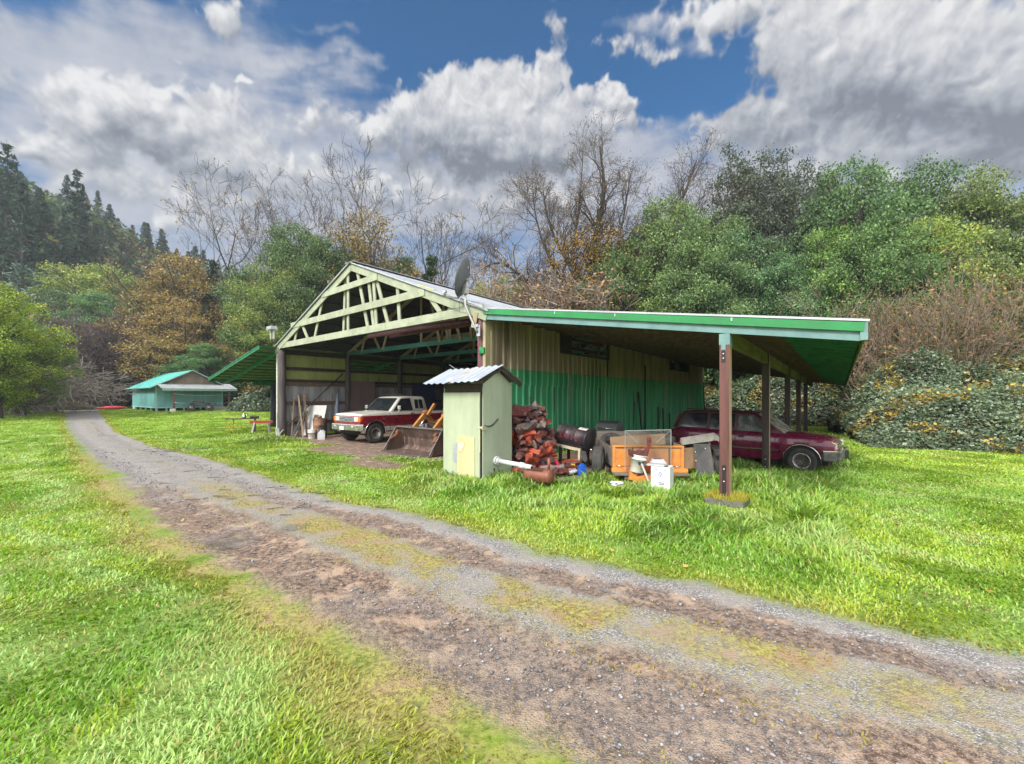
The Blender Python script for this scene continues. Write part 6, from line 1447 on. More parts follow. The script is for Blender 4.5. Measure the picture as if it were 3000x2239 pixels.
# ---- firewood heap: every split log is a thing
def firewood():
    woods = [mat('firewood_dark', (.045, .015, .016), (.125, .045, .040), 9, (1, .3, 1), .8, bump=.5, c3=(.20, .15, .13), sc3=6), mat('firewood_red', (.16, .030, .024), (.075, .019, .018), 8, (1, .3, 1), .75, bump=.5, c3=(.34, .14, .08), sc3=6), mat('firewood_orange', (.42, .075, .028), (.24, .04, .022), 8, (1, .3, 1), .7, bump=.4), mat('firewood_grey', (.11, .08, .075), (.21, .165, .15), 9, (1, .3, 1), .85, bump=.5), mat('firewood_char', (.030, .022, .030), (.065, .045, .055), 9, (1, .3, 1), .9, bump=.5)]
    shapes = []
    for k in range(14):
        r = random.Random(k); n = r.choice((3, 4, 5, 6)); L = r.uniform(.38, .56)
        prof = [(.082 * r.uniform(.55, 1.45) * math.cos(6.28 * i / n + r.uniform(-.3, .3)), .085 * r.uniform(.55, 1.35) * math.sin(6.28 * i / n + r.uniform(-.3, .3))) for i in range(n)]
        mb = MB(); secs = 6; vs, fs = [], []
        for j in range(secs):
            q = j / (secs - 1); s_ = 1 - .12 * abs(q - .4) + r.uniform(-.08, .08)
            vs += [(a * s_ + .012 * math.sin(j * 2 + k), L * (q - .5) + r.uniform(-.02, .02), b * s_) for a, b in prof]
        for j in range(secs - 1): fs += [(j * n + i, j * n + (i + 1) % n, (j + 1) * n + (i + 1) % n, (j + 1) * n + i) for i in range(n)]
        fs += [tuple(range(n))[::-1], tuple((secs - 1) * n + i for i in range(n))]
        vs = [(a + r.uniform(-.018, .018), b + r.uniform(-.02, .02), c + r.uniform(-.018, .018)) for a, b, c in vs]; mb.raw(vs, fs)
        me_o = mb.build('firewood_log', woods[(0, 1, 0, 4, 0, 3, 1, 2, 0, 1, 4, 3, 0, 2)[k]], None); shapes.append(me_o)
    kinds = ['dark red brown split log in the firewood heap beside the outhouse', 'red split log in the firewood heap beside the outhouse', 'bright orange red split log in the firewood heap beside the outhouse', 'grey weathered split log in the firewood heap beside the outhouse', 'nearly black split log in the firewood heap beside the outhouse']
    lab = [kinds[(0, 1, 0, 4, 0, 3, 1, 2, 0, 1, 4, 3, 0, 2)[k]] for k in range(14)]
    used = set(); r = random.Random(3); n = 0
    c0 = Vector((.34, 10.62, 0)); z = .06
    def put(x, y, z, flat=.25):
        nonlocal n
        k = r.randrange(14)
        if 1.05 > z > .45 and r.random() < .16: k = r.choice((7, 13, 1))
        o = shapes[k] if k not in used else shapes[k].copy()
        if k in used: COL.objects.link(o)
        used.add(k); o.location = (x, y, z + gzf(x, y)); o.rotation_euler = (r.uniform(-flat * 1.6, flat * 1.6), r.uniform(0, 6.28), r.uniform(-1.2, 1.2) + (1.57 if r.random() < .35 else -.66))
        s_ = r.uniform(.8, 1.15); o.scale = (s_, s_, s_); o['label'] = lab[k]; o['category'] = 'firewood log'; o['group'] = 'split logs of the firewood heap'; n += 1
    while z < 1.58:
        f = z / 1.62; rx, ry = .70 * (1 - .40 * f ** 2.5) , .75 * (1 - .5 * f ** 2)
        y = -ry
        while y < ry * .55:
            x = -rx + r.uniform(0, .1)
            while x < rx:
                if (x / rx) ** 2 + (y / ry) ** 2 < 1.05 and (y < -ry + .36 or x > rx - .30 or z > 1.25): put(c0.x + x + r.uniform(-.06, .06) - .05 * f, c0.y + y + r.uniform(-.07, .05) + .18 * f, z + r.uniform(-.04, .04))
                x += .19
            y += .21
        z += .115
    for k in range(40):      # logs that slid off
        a = r.uniform(-1.75, .35); d = r.uniform(.75, 1.28); put(c0.x + d * math.cos(a) * 1.0, c0.y + d * math.sin(a) * .95 , r.choice((.05, .06, .16)), .15)
    for k in range(14):
        if k not in used: bpy.data.objects.remove(shapes[k])
firewood()
one('heap_filler', 'dark filler cone inside the firewood heap, standing in for the shade in its gaps', 'firewood log', mat('heap_shadow_fill', (.03, .014, .014), (.06, .03, .028), 6, rough=.95), lambda mb: mb.lathe([(.52, 0), (.50, .5), (.40, .9), (.22, 1.15), (0, 1.2)], 12), (.30, 10.78, 0))['group'] = 'split logs of the firewood heap'  # added filler cone, near-black to stand for shade between the logs

# ---- drum smoker
def smoker():
    black = mat('smoked_drum_paint', (.028, .022, .028), (.055, .042, .048), 3.5, rough=.5, metal=.3, c3=(.17, .12, .095), sc3=2.6, lo3=.60, hi3=.78)
    mar = mat('drum_end_maroon', (.075, .018, .030), (.045, .012, .022), 3, rough=.45, metal=.3)
    cream = mat('chipped_cream_paint', (.50, .46, .33), (.40, .37, .27), 5, rough=.7, c3=(.045, .035, .035), sc3=5, lo3=.54, hi3=.60)
    redp = mat('red_spray_paint', (.34, .025, .05), (.22, .018, .035), 14, rough=.6)
    t = empty('drum_smoker', 'black oil drum smoker lying on a chipped cream stand, daubed HOT in red', 'smoker', (1.71, 11.25, gzf(1.7, 11.2)), BRZ)
    L, r0 = .92, .30; tilt = Matrix.Translation((0, 0, .80)) @ Matrix.Rotation(R(7), 4, 'Y')
    M = tilt @ RY90
    dr = part('drum', black, t, lambda mb: mb.lathe([(r0 * .97, -L / 2), (r0 * 1.02, -L / 2 + .012), (r0, -L / 2 + .03), (r0, -.16), (r0 * 1.025, -.145), (r0, -.13), (r0, .13), (r0 * 1.025, .145), (r0, .16), (r0, L / 2 - .03), (r0 * 1.02, L / 2 - .012), (r0 * .97, L / 2)], 36, M))
    part('drum_end', mar, dr, lambda mb: [mb.lathe([(r0 * .96, L / 2 - .012), (r0 * .9, L / 2 - .02), (0, L / 2 - .018)], 36, M)])
    part('drum_end', black, dr, lambda mb: [mb.lathe([(0, -L / 2 + .018), (r0 * .96, -L / 2 + .012)], 36, M)])
    lab = part('paper_label', mat('paper_label', (.66, .64, .60), (.52, .5, .48), 18, rough=.7), dr, lambda mb: mb.raw([tilt @ Vector((x, -(r0 + .003) * math.sin(a), (r0 + .003) * math.cos(a))) for x in (.16, .40) for a in (.10, .25, .40, .55)], [(0, 1, 5, 4), (1, 2, 6, 5), (2, 3, 7, 6)]), recalc=False)
    part('label_print', redp, lab, lambda mb: [mb.raw([tilt @ Vector((x, -(r0 + .005) * math.sin(a), (r0 + .005) * math.cos(a))) for x, a in ((xa, aa), (xb, aa), (xb, ab), (xa, ab))], [(0, 1, 2, 3)]) for xa, xb, aa, ab in ((.28, .36, .14, .24), (.20, .25, .2, .26))], recalc=False)
    part('label_print', M_TRIM, lab, lambda mb: mb.raw([tilt @ Vector((x, -(r0 + .005) * math.sin(a), (r0 + .005) * math.cos(a))) for x, a in ((.22, .36), (.33, .36), (.33, .42), (.22, .42))], [(0, 1, 2, 3)]), recalc=False)
    # HOT, brushed upside down on the side (letters read T O H from the left), and on the end
    def stroke(mb, P, w_):
        for p, q in zip(P, P[1:]): mb.bar(p, q, w_, .006, up=(0, 1, .2))
    def sidep(x, a): return tilt @ Vector((x, -(r0 + .004) * math.sin(a), (r0 + .004) * math.cos(a)))
    part('red_lettering', redp, dr, lambda mb: [stroke(mb, [sidep(-.36, 1.62), sidep(-.21, 1.62)], .022), stroke(mb, [sidep(-.285, 1.62), sidep(-.285, 1.25)], .022),
        stroke(mb, [sidep(-.10 + .065 * math.cos(q), 1.43 - .17 * math.sin(q)) for q in [k * .524 for k in range(13)]], .020),
        stroke(mb, [sidep(.06, 1.20), sidep(.06, 1.68)], .022), stroke(mb, [sidep(.21, 1.20), sidep(.21, 1.72)], .022), stroke(mb, [sidep(.06, 1.45), sidep(.21, 1.45)], .022)])
    def endp(y, z): return tilt @ Vector((L / 2 - .012, y, z))
    part('red_lettering', mat('faded_red_lettering', (.42, .12, .10), (.30, .07, .07), 14, rough=.6), dr, lambda mb: [mb.bar(endp(a, b), endp(c, d), .026, .006, up=(1, 0, 0)) for a, b, c, d in ((-.16, .10, -.16, -.06), (-.08, .10, -.08, -.06), (-.16, .02, -.08, .02), (-.035, .09, .035, .09), (-.035, -.05, .035, -.05), (-.035, .09, -.035, -.05), (.035, .09, .035, -.05), (.08, .09, .17, .09), (.125, .09, .125, -.06))])
    part('drain_spout', M_CHROME, dr, lambda mb: mb.tube([tilt @ Vector((L / 2 - .02, -.05, -.22)), tilt @ Vector((L / 2 + .10, -.06, -.22)), tilt @ Vector((L / 2 + .12, -.06, -.30))], .014, 8))
    st_ = part('stand_rail', cream, t, lambda mb: mb.bar(tilt @ Vector((-L / 2 - .02, -.22, -.27)), tilt @ Vector((L / 2 - .12, -.22, -.27)), .06, .07)); part('stand_rail', cream, t, lambda mb: mb.bar(tilt @ Vector((-L / 2 - .02, .22, -.27)), tilt @ Vector((L / 2 - .12, .22, -.27)), .06, .07))
    for x, y, m_ in ((.27, -.22, cream), (-.34, -.20, M_DARKW), (.27, .22, M_DARKW), (-.34, .22, M_DARKW)): part('leg', m_, t, lambda mb: mb.bar((x, y, 0), (x, y, .52 - x * .12), .07, .06))
    part('hanging_rag', mat('grey_rag', (.05, .05, .055), (.08, .08, .085), 6, rough=.9), t, lambda mb: mb.prism([(0, 0), (.12, -.05), (.16, -.22), (.10, -.30), (.03, -.26)], (.33, -.21, .48), (1, 0, 0), (0, 0, 1), (0, .03, 0)))
smoker()
def grill():
    t = empty('gas_grill', 'dark covered gas grill standing by the green wall behind the drum smoker', 'grill', B(1.75, 4.0), BRZ)
    dk = mat('grill_enamel', (.022, .026, .036), (.04, .045, .055), 5, rough=.4); lid = mat('dusty_grill_lid', (.085, .095, .10), (.13, .14, .14), 4, rough=.55)
    part('lid', lid, t, lambda mb: mb.prism([(-.28, .80), (-.28, .92), (-.20, 1.05), (-.02, 1.12), (.16, 1.08), (.27, .95), (.28, .80)], (-.36, 0, 0), (0, 1, 0), (0, 0, 1), (.72, 0, 0)), bevel=.03)
    part('firebox', dk, t, lambda mb: mb.box((0, 0, .70), (.74, .52, .2), taper=1.05), bevel=.02)
    part('handle', M_CHROME, t, lambda mb: mb.tube([(-.26, -.33, .90), (.26, -.33, .90)], .014, 7))
    for s in (-1, 1): part('side_shelf', dk, t, lambda mb: mb.box((s * .60, 0, .80), (.42, .46, .035)), bevel=.008)
    part('cart', dk, t, lambda mb: [mb.bar((x, y, 0), (x, y, .62), .04, .04) for x in (-.34, .34) for y in (-.2, .2)] + [mb.box((0, 0, .12), (.68, .4, .025))])
grill()

# ---- the orange trailer and what stands on and around it
def trailer():
    orange = mat('orange_tailgate_paint', (.62, .25, .05), (.50, .19, .045), 5, rough=.55, c3=(.12, .07, .045), sc3=5, lo3=.62, hi3=.72)
    salmon = mat('faded_orange_panel', (.70, .32, .17), (.60, .26, .135), 4, rough=.6, c3=(.10, .06, .05), sc3=4.5, lo3=.64, hi3=.74)
    ply = mat('weathered_plywood', (.36, .22, .13), (.27, .17, .10), 5, (1, 1, .4), .8, bump=.2, c3=(.13, .10, .075), sc3=5, lo3=.60, hi3=.68)
    grey = mat('grey_weathered_plank', (.13, .11, .095), (.20, .175, .15), 9, (.2, 1, 1), .85, bump=.3, c3=(.10, .085, .07), sc3=4)
    t = empty('utility_trailer', 'homemade pickup bed trailer with an orange tailgate under the side roof', 'trailer', (3.10, 9.45, 0), R(-3))
    W2 = .80
    tg = part('tailgate', orange, t, lambda mb: [mb.box((0, .0, .755), (2 * W2, .05, .05)), mb.box((0, 0, .27), (2 * W2, .05, .05)), mb.box((-W2 + .035, 0, .51), (.07, .05, .45)), mb.box((W2 - .035, 0, .51), (.07, .05, .45))], bevel=.008)
    part('tailgate_panel', orange, tg, lambda mb: mb.box((-.54, .0, .51), (.38, .03, .40)), bevel=.012); part('tailgate_panel', orange, tg, lambda mb: mb.box((.60, .0, .51), (.26, .03, .40)), bevel=.012)
    part('tailgate_panel', salmon, tg, lambda mb: mb.box((.06, .002, .51), (.80, .03, .43)), bevel=.006)
    part('panel_seam', M_DARKW, tg, lambda mb: [mb.box((x, -.018, .51), (.012, .01, .45)) for x in (-.345, .468)] + [mb.box((0, -.03, .735), (1.5, .006, .012))])
    part('bed_floor', grey, t, lambda mb: mb.box((0, 1.3, .30), (1.56, 2.5, .05)))
    part('side_panel', grey, t, lambda mb: mb.box((-W2, 1.25, .50), (.03, 2.45, .42)))
    part('side_panel', ply, t, lambda mb: [mb.box((1.02, .17, .44), (.50, .022, .40), Matrix.Rotation(R(30), 3, 'Z')), mb.box((1.02, .17, .68), (.48, .026, .075), Matrix.Rotation(R(30), 3, 'Z'))])
    part('side_panel', ply, t, lambda mb: mb.box((W2 + .02, 1.4, .53), (.03, 2.2, .48)))
    part('front_board', grey, t, lambda mb: mb.box((0, 2.5, .60), (1.56, .04, .6)))
    part('loose_plank', mat('brown_load_board', (.26, .17, .10), (.19, .12, .08), 5, (.2, 1, 1), .85), t, lambda mb: [mb.box((-.1, .55, .83), (1.3, .03, .26), Matrix.Rotation(R(-4), 3, 'Y')), mb.box((.2, .9, .86), (1.1, .20, .04), Matrix.Rotation(R(5), 3, 'Y'))])
    bp = part('rear_bumper', orange, t, lambda mb: mb.box((0, -.10, .235), (1.68, .12, .085)), bevel=.012)
    part('bumper_plate', grey, bp, lambda mb: mb.box((.0, -.20, .175), (1.66, .34, .035)))
    part('tail_lamp', M_LAMP, bp, lambda mb: [mb.lathe([(.055, 0), (.05, .03), (0, .045)], 14, Matrix.Translation((x, -.17, .24)) @ RX90) for x in (-.30, -.19)])
    part('shackle', M_CHROME, bp, lambda mb: [mb.tube([(x - .04, -.12, .28), (x - .03, -.12, .33), (x + .03, -.12, .33), (x + .04, -.12, .28)], .010, 6) for x in (-.66, .62)])
    part('tow_bracket', orange, t, lambda mb: [mb.box((-.42, -.36, .19), (.16, .16, .26), Matrix.Rotation(R(12), 3, 'Y')), mb.box((-.28, -.42, .10), (.28, .14, .14), Matrix.Rotation(R(-12), 3, 'Y')), mb.box((-.10, -.42, .10), (.10, .12, .15), Matrix.Rotation(R(8), 3, 'Y'))], bevel=.012)
    part('bracket_block', grey, t, lambda mb: [mb.box((.03, -.30, .09), (.26, .2, .17)), mb.box((-.52, -.26, .12), (.14, .1, .12))], bevel=.01)
    for x, r in ((-1.05, .36), (1.72, .32)):
        M = Matrix.Translation((x, .42, r)) @ Matrix.Rotation(R(90 if x > 0 else -90) + (.35 if x > 0 else -.0), 4, 'Z') @ RX90
        M = Matrix.Translation((x, .42, r)) @ Matrix.Rotation(-.2 if x > 0 else -.27, 4, 'Z') @ RY90
        wv = part('wheel', M_TYRE, t, lambda mb: mb.lathe([(r * .55, -.11), (r * .9, -.12), (r, -.085), (r * .985, -.06), (r, -.035), (r * .985, -.01), (r, .015), (r * .985, .04), (r, .085), (r * .9, .12), (r * .55, .11)], 36, M))
        part('rim', mat('grey_wheel_rim', (.30, .29, .27), (.22, .21, .20), 8, rough=.6, metal=.4) if 'grey_wheel_rim' not in MATS else MATS['grey_wheel_rim'], wv, lambda mb: [mb.lathe([(0, .06 * s), (r * .2, .07 * s), (r * .4, .03 * s), (r * .55, .10 * s), (r * .57, .112 * s)], 20, M) for s in (-1, 1)])
    part('axle', M_UNDERB, t, lambda mb: mb.box((.33, .42, .34), (2.7, .07, .07)))
    part('fender', M_TRIM, t, lambda mb: mb.prism([(-.42, .56), (-.30, .70), (0, .76), (.30, .70), (.42, .56), (.40, .56), (.29, .68), (0, .735), (-.29, .68), (-.40, .56)], (1.50, .42, 0), (0, 1, 0), (0, 0, 1), (.36, 0, 0)))
trailer()
def clear_mat():
    m_ = bpy.data.materials.new('scratched_acrylic'); m_.use_nodes = True; T = NT(m_.node_tree); T.n.clear()
    out = T.add('ShaderNodeOutputMaterial'); co = T.add('ShaderNodeTexCoord').outputs['Object']
    tr = T.add('ShaderNodeBsdfTransparent'); T.put(tr.inputs[0], (.90, .90, .90, 1)); gl_ = T.add('ShaderNodeBsdfGlossy'); gl_.inputs['Roughness'].default_value = .12
    df = T.add('ShaderNodeBsdfDiffuse'); T.put(df.inputs[0], (.55, .55, .56, 1))
    m1 = T.add('ShaderNodeMixShader'); m1.inputs[0].default_value = .09; T.l.new(tr.outputs[0], m1.inputs[1]); T.l.new(gl_.outputs[0], m1.inputs[2])
    m2 = T.add('ShaderNodeMixShader'); T.put(m2.inputs[0], T.ramp(T.noise(co, 7, 8, .75, dist=1.5), .55, .9, .02, .22)); T.l.new(m1.outputs[0], m2.inputs[1]); T.l.new(df.outputs[0], m2.inputs[2])
    T.l.new(m2.outputs[0], out.inputs[0]); return m_
M_CLEAR = clear_mat()
t = empty('acrylic_sheet', 'scratched clear plastic sheet leaning upright against the orange tailgate', 'plastic sheet', (3.03, 9.30, .27), R(3))
part('pane', M_CLEAR, t, lambda mb: mb.bar((-.52, -.06, .44), (.52, -.06, .45), .012, .87))
part('edge', M_EDGE, t, lambda mb: [mb.bar((-.52, -.06, .865), (.52, -.06, .885), .016, .012), mb.bar((-.52, -.06, 0), (-.52, -.06, .87), .012, .012), mb.bar((.52, -.06, .0), (.52, -.06, .885), .012, .012)])
part('scratch', M_EDGE, t, lambda mb: [mb.bar((-.50, -.068, .84), (-.24, -.068, .60), .003, .006), mb.bar((.50, -.068, .86), (.18, -.068, .60), .003, .006)])
def tapered(mb, r0, r1, h, n=24, M=None, lip=.012): mb.lathe([(r0 * .96, 0), (r0, .01), (r1, h - .10), (r1 + lip, h - .10), (r1 + lip, h - .075), (r1, h - .07), (r1, h - .02), (r1 + lip, h - .015), (r1 + lip, h), (r1 - .008, h), (r0 * .93, .02), (0, .02)], n, M)
M_WPL = mat('white_plastic', (.66, .65, .60), (.58, .56, .50), 3, rough=.45, c3=(.44, .38, .27), sc3=2.2, lo3=.62, hi3=.8)
t = empty('plastic_bucket', 'white bucket of broken wood leaning on the trailer bumper', 'bucket', (2.72, 9.06, .245), 0)
part('pail', M_WPL, t, lambda mb: tapered(mb, .135, .165, .38, M=Matrix.Rotation(R(9), 4, 'Y')))
part('handle', M_STEEL, t, lambda mb: mb.tube([Matrix.Rotation(R(9), 3, 'Y') @ Vector((.17 * math.cos(a), -.17 * math.sin(a) * .9, .30 - .10 * math.sin(a))) for a in [k * .314 for k in range(11)]], .004, 5))
def slabw(mb, P, th):
    n = len(P); A = [Vector(p) for p in P]; Bv = [a + Vector(th) for a in A]; mb.raw(A + Bv, [tuple(range(n)), tuple(range(2 * n - 1, n - 1, -1))] + [(i, n + i, n + (i + 1) % n, (i + 1) % n) for i in range(n)])
one('split_slab', 'long curved reddish split of wood sticking out of the white bucket', 'wood', MATS['firewood_red'], lambda mb: slabw(mb, [(.02, 0, -.14), (.16, 0, -.12), (.25, .0, .16), (.29, 0, .34), (.26, 0, .42), (.20, 0, .47), (.18, 0, .38), (.19, 0, .22), (.10, 0, .10)], (.02, .07, 0)), (2.74, 8.99, .60))['group'] = 'wood in the white bucket'
one('split_slab', 'short dark split of wood lying across the rim of the white bucket', 'wood', MATS['firewood_dark'], lambda mb: slabw(mb, [(-.16, 0, .02), (.02, 0, -.02), (.20, 0, .0), (.22, 0, .10), (.05, 0, .14), (-.02, 0, .10), (-.17, 0, .15)], (.0, .08, .02)), (2.70, 8.97, .585))['group'] = 'wood in the white bucket'
t = empty('cool_box', 'pink cooler with a white lid standing on the trailer bumper', 'cooler', (3.19, 9.08, .195), R(-6))
pink = mat('pink_plastic', (.72, .045, .17), (.62, .035, .14), 4, rough=.4)
part('body', pink, t, lambda mb: mb.box((0, 0, .12), (.27, .19, .235), taper=1.08), bevel=.015)
part('lid', mat('white_lid', (.64, .68, .76), (.56, .60, .68), 4, rough=.4), t, lambda mb: [mb.box((0, 0, .26), (.31, .22, .05)), mb.box((.0, 0, .305), (.25, .17, .045))], bevel=.012)
part('handle', mat('navy_plastic', (.03, .035, .13), rough=.4), t, lambda mb: [mb.box((0, 0, .332), (.17, .05, .015))], bevel=.004)
def whitebox():
    wp = mat('white_enamel', (.66, .67, .68), (.60, .61, .62), 3, rough=.4); blue = mat('blue_print', (.10, .09, .40), rough=.6); dkp = mat('dark_print', (.04, .07, .11), rough=.6); pale = mat('faint_blue_print', (.36, .38, .58), rough=.6)
    Wb, Db, Hb = .37, .28, .51
    t = empty('white_canister_box', 'tall white box with a blue U shaped emblem, its lid slid aside, in the grass', 'box', (3.06, 8.44, gzf(3.06, 8.4)), R(-35))
    part('shell', wp, t, lambda mb: [mb.box((0, -Db / 2, Hb / 2), (Wb, .008, Hb)), mb.box((0, Db / 2, Hb / 2), (Wb, .008, Hb)), mb.box((-Wb / 2 + .004, 0, Hb / 2), (.008, Db - .008, Hb)), mb.box((Wb / 2 - .004, 0, Hb / 2), (.008, Db - .008, Hb))])
    part('inside', mat('dark_interior', (.03, .014, .02), rough=.8), t, lambda mb: mb.box((0, 0, Hb - .09), (Wb - .02, Db - .02, .01)))
    part('lid', mat('grey_lid', (.42, .43, .44), (.36, .37, .38), 5, rough=.45), t, lambda mb: [mb.box((-.10, -.005, Hb + .012), (.36, .30, .02)), mb.box((-.10, -.005, Hb + .028), (.33, .27, .015)), mb.tube([(-.17, 0, Hb + .035), (-.14, 0, Hb + .05), (-.06, 0, Hb + .05), (-.03, 0, Hb + .035)], .008, 6)], bevel=.005)
    y = -Db / 2 - .005
    def ln(mb, P, w_=.006):
        w_ *= 1.5
        for p, q in zip(P, P[1:]): mb.bar((p[0], y, p[1]), (q[0], y, q[1]), w_, .0015, up=(0, 1, 0))
    # emblem: a broad U in outline, its two arms square ended and its foot split in the middle, a little dome between
    def U(mb):
        z0, z1 = .335, .455
        for s in (-1, 1):
            o = [(s * .108, z1), (s * .108, z0 + .02), (s * .098, z0 - .012), (s * .075, z0 - .022), (s * .004, z0 - .022)]
            i_ = [(s * .072, z1), (s * .072, z0 + .03), (s * .066, z0 + .016), (s * .05, z0 + .010), (s * .004, z0 + .010)]
            ln(mb, o); ln(mb, i_); ln(mb, [(s * .108, z1), (s * .072, z1)], .008)
        ln(mb, [(0, z0 - .022), (0, z0 + .010)], .010)
        ln(mb, [(-.024, .365), (-.024, .385), (-.012, .402), (.012, .402), (.024, .385), (.024, .365)], .007); ln(mb, [(0, .405), (0, .43)], .004); ln(mb, [(-.012, .37), (0, .385), (.012, .37)], .006)
        ln(mb, [(-.036, .356), (-.020, .356)], .012); ln(mb, [(.020, .356), (.036, .356)], .012)
    part('emblem', blue, t, U)
    part('small_print', pale, t, lambda mb: [ln(mb, [(-.035, .285), (.03, .285)], .004), ln(mb, [(-.04, .272), (.0, .272)], .003), ln(mb, [(.05, .266), (.10, .266)], .005), ln(mb, [(.05, .248), (.10, .248)], .003)])
    part('bold_print', dkp, t, lambda mb: [ln(mb, [(x, z), (x + l, z)], .012) for x, z, l in ((-.03, .188, .03), (.004, .188, .018), (.026, .188, .02), (.05, .188, .02), (-.03, .158, .018), (-.006, .158, .022), (.02, .158, .02), (.044, .158, .03))])
whitebox()
t = empty('jack_stand_pole', 'pale pipe propped slanting between white bucket and white box', 'pipe', (2.78, 8.62, 0), 0)
part('pipe', mat('chalky_pipe', (.50, .48, .44), (.36, .34, .31), 9, rough=.7, c3=(.2, .17, .14), sc3=6), t, lambda mb: mb.tube([(-.06, .14, .52), (.10, -.10, -.02)], .022, 10))
part('clamp', M_TRIM, t, lambda mb: [mb.box((-.055, .135, .50), (.11, .06, .035)), mb.box((-.09, .13, .48), (.03, .04, .06))])
one('rubber_flap', 'black rubber mud flap with white bolts leaning on the trailer wheel', 'mud flap', mat('dusty_rubber', (.045, .045, .048), (.075, .073, .07), 4, rough=.7, c3=(.30, .275, .24), sc3=1.6, lo3=.50, hi3=.78), lambda mb: slabw(mb, [(-.19, .08, .78), (.185, .08, .785), (.205, .04, .40), (.20, -.16, .0), (-.20, -.16, .0), (-.165, .04, .40)], (0, .014, 0)), (4.385, 9.50, .02))
flap = bpy.data.objects['rubber_flap']
for x, z in ((.07, .68), (-.16, .60), (-.155, .40), (.09, .41), (.16, .45)): part('bolt', M_BOLT, flap, lambda mb: mb.lathe([(.014, 0), (.012, .007), (0, .009)], 9, Matrix.Translation((x, .075 - (.02 if z > .5 else .036), z)) @ RX90))
one('bent_plate', 'bent grey sheet metal strip lying across the trailer fender', 'scrap metal', mat('scuffed_sheet_metal', (.24, .23, .21), (.34, .32, .29), 7, rough=.6, metal=.3, c3=(.12, .10, .08), sc3=5), lambda mb: slabw(mb, [(-.42, 0, -.05), (.40, 0, .06), (.44, 0, .02), (.45, 0, .13), (.38, 0, .17), (-.40, 0, .045)], (.0, .12, .06)), (4.36, 9.62, .82))
one('white_litter', 'crumpled white plastic scrap lying in the long grass', 'litter', mat('white_film', (.66, .67, .68), (.52, .53, .54), 12, rough=.5), lambda mb: [slabw(mb, [(random.uniform(-.14, .14), random.uniform(-.08, .08), random.uniform(0, .10)) for _ in range(4)], (.0, .0, .006)) for k in range(6)], G(1333, 1052, .12))
# ---- small things under the drum
def jug(name, label, m_, loc, w_, h, rz=0, capm=None, grp=None):
    t = empty(name, label, 'jug', loc, rz, grp)
    part('body', m_, t, lambda mb: [mb.box((0, 0, h * .36), (w_, w_ * .7, h * .72)), mb.prism([(-w_ / 2, h * .72), (w_ / 2, h * .72), (w_ * .12, h * .93), (-w_ * .2, h * .93)], (0, -w_ * .3, 0), (1, 0, 0), (0, 0, 1), (0, w_ * .6, 0))], bevel=.012)
    part('handle', m_, t, lambda mb: mb.tube([(w_ * .42, 0, h * .66), (w_ * .46, 0, h * .84), (w_ * .2, 0, h * .97), (-w_ * .02, 0, h * .93)], w_ * .07, 7))
    part('cap', capm or m_, t, lambda mb: mb.lathe([(w_ * .15, h * .92), (w_ * .15, h), (0, h)], 12, Matrix.Translation((-w_ * .08, 0, 0))))
jug('fuel_jug', 'blue plastic jug on the ground in front of the drum smoker', mat('blue_plastic', (.012, .10, .55), (.01, .08, .42), 4, rough=.4), gl(1.69, 10.02), .19, .29, .2)
jug('fuel_jug', 'small yellow plastic jug beside the blue one under the drum smoker', mat('yellow_plastic', (.60, .48, .04), (.5, .38, .03), 4, rough=.45), gl(1.50, 10.25), .17, .24, -.6)
one('steel_tumbler', 'dull steel cup standing on the ground right of the blue jug', 'cup', M_STEEL, lambda mb: mb.lathe([(.05, 0), (.065, .17), (.069, .175), (.06, .175), (.046, .01), (0, .01)], 18), gl(2.13, 10.42))
one('black_tray', 'flat black tray lying in front of the steel cup', 'tray', M_TRIM, lambda mb: [mb.box((0, 0, .01), (.44, .26, .02)), mb.box((0, -.13, .03), (.44, .012, .05)), mb.box((0, .13, .03), (.44, .012, .05)), mb.box((.22, 0, .03), (.012, .26, .05)), mb.box((-.22, 0, .03), (.012, .26, .05))], gl(1.98, 9.98), -.2)
one('plastic_bottle', 'crushed clear plastic bottle among the fallen firewood', 'bottle', mat('cloudy_plastic', (.52, .54, .56), (.36, .38, .40), 18, rough=.25), lambda mb: mb.lathe([(.035, 0), (.05, .02), (.042, .06), (.052, .10), (.043, .15), (.05, .20), (.02, .26), (.018, .29), (0, .29)], 12, Matrix.Translation((0, 0, .06)) @ Matrix.Rotation(R(80), 4, 'Y')), gl(1.36, 9.95), .5)
t = empty('snack_box', 'red and blue carton dropped at the edge of the firewood heap', 'carton', (1.10, 10.05, .12), .3)
part('carton', mat('red_carton', (.50, .02, .05), (.40, .02, .04), 8, rough=.6), t, lambda mb: mb.box((0, 0, .13), (.05, .10, .26), Matrix.Rotation(R(-22), 3, 'Y')))
part('band', mat('blue_carton', (.03, .10, .42), rough=.6), t, lambda mb: mb.box((.03, -.01, .04), (.06, .104, .12), Matrix.Rotation(R(-22), 3, 'Y')))
t = empty('rusty_tank', 'short brown rusty air tank lying in the grass in front of the firewood', 'tank', (.56, 8.62, .05), BRZ + .12)
part('tank', mat('brown_rust_tank', (.16, .055, .032), (.22, .085, .05), 5, rough=.55, metal=.2, bump=.1, c3=(.10, .035, .025), sc3=4), t, lambda mb: mb.lathe([(0, -.33), (.10, -.315), (.148, -.27), (.152, -.25), (.152, .25), (.148, .27), (.10, .305), (0, .315)], 28, Matrix.Translation((0, 0, .20)) @ RY90))
part('fins', mat('dark_rust_fins', (.10, .035, .022), rough=.7), t, lambda mb: [mb.box((-.22 + k * .035, -.06, .335), (.012, .12, .035), Matrix.Rotation(R(18), 3, 'X')) for k in range(11)])
part('feet', M_UNDERB, t, lambda mb: [mb.box((x, 0, .03), (.05, .22, .08)) for x in (-.22, .16)])
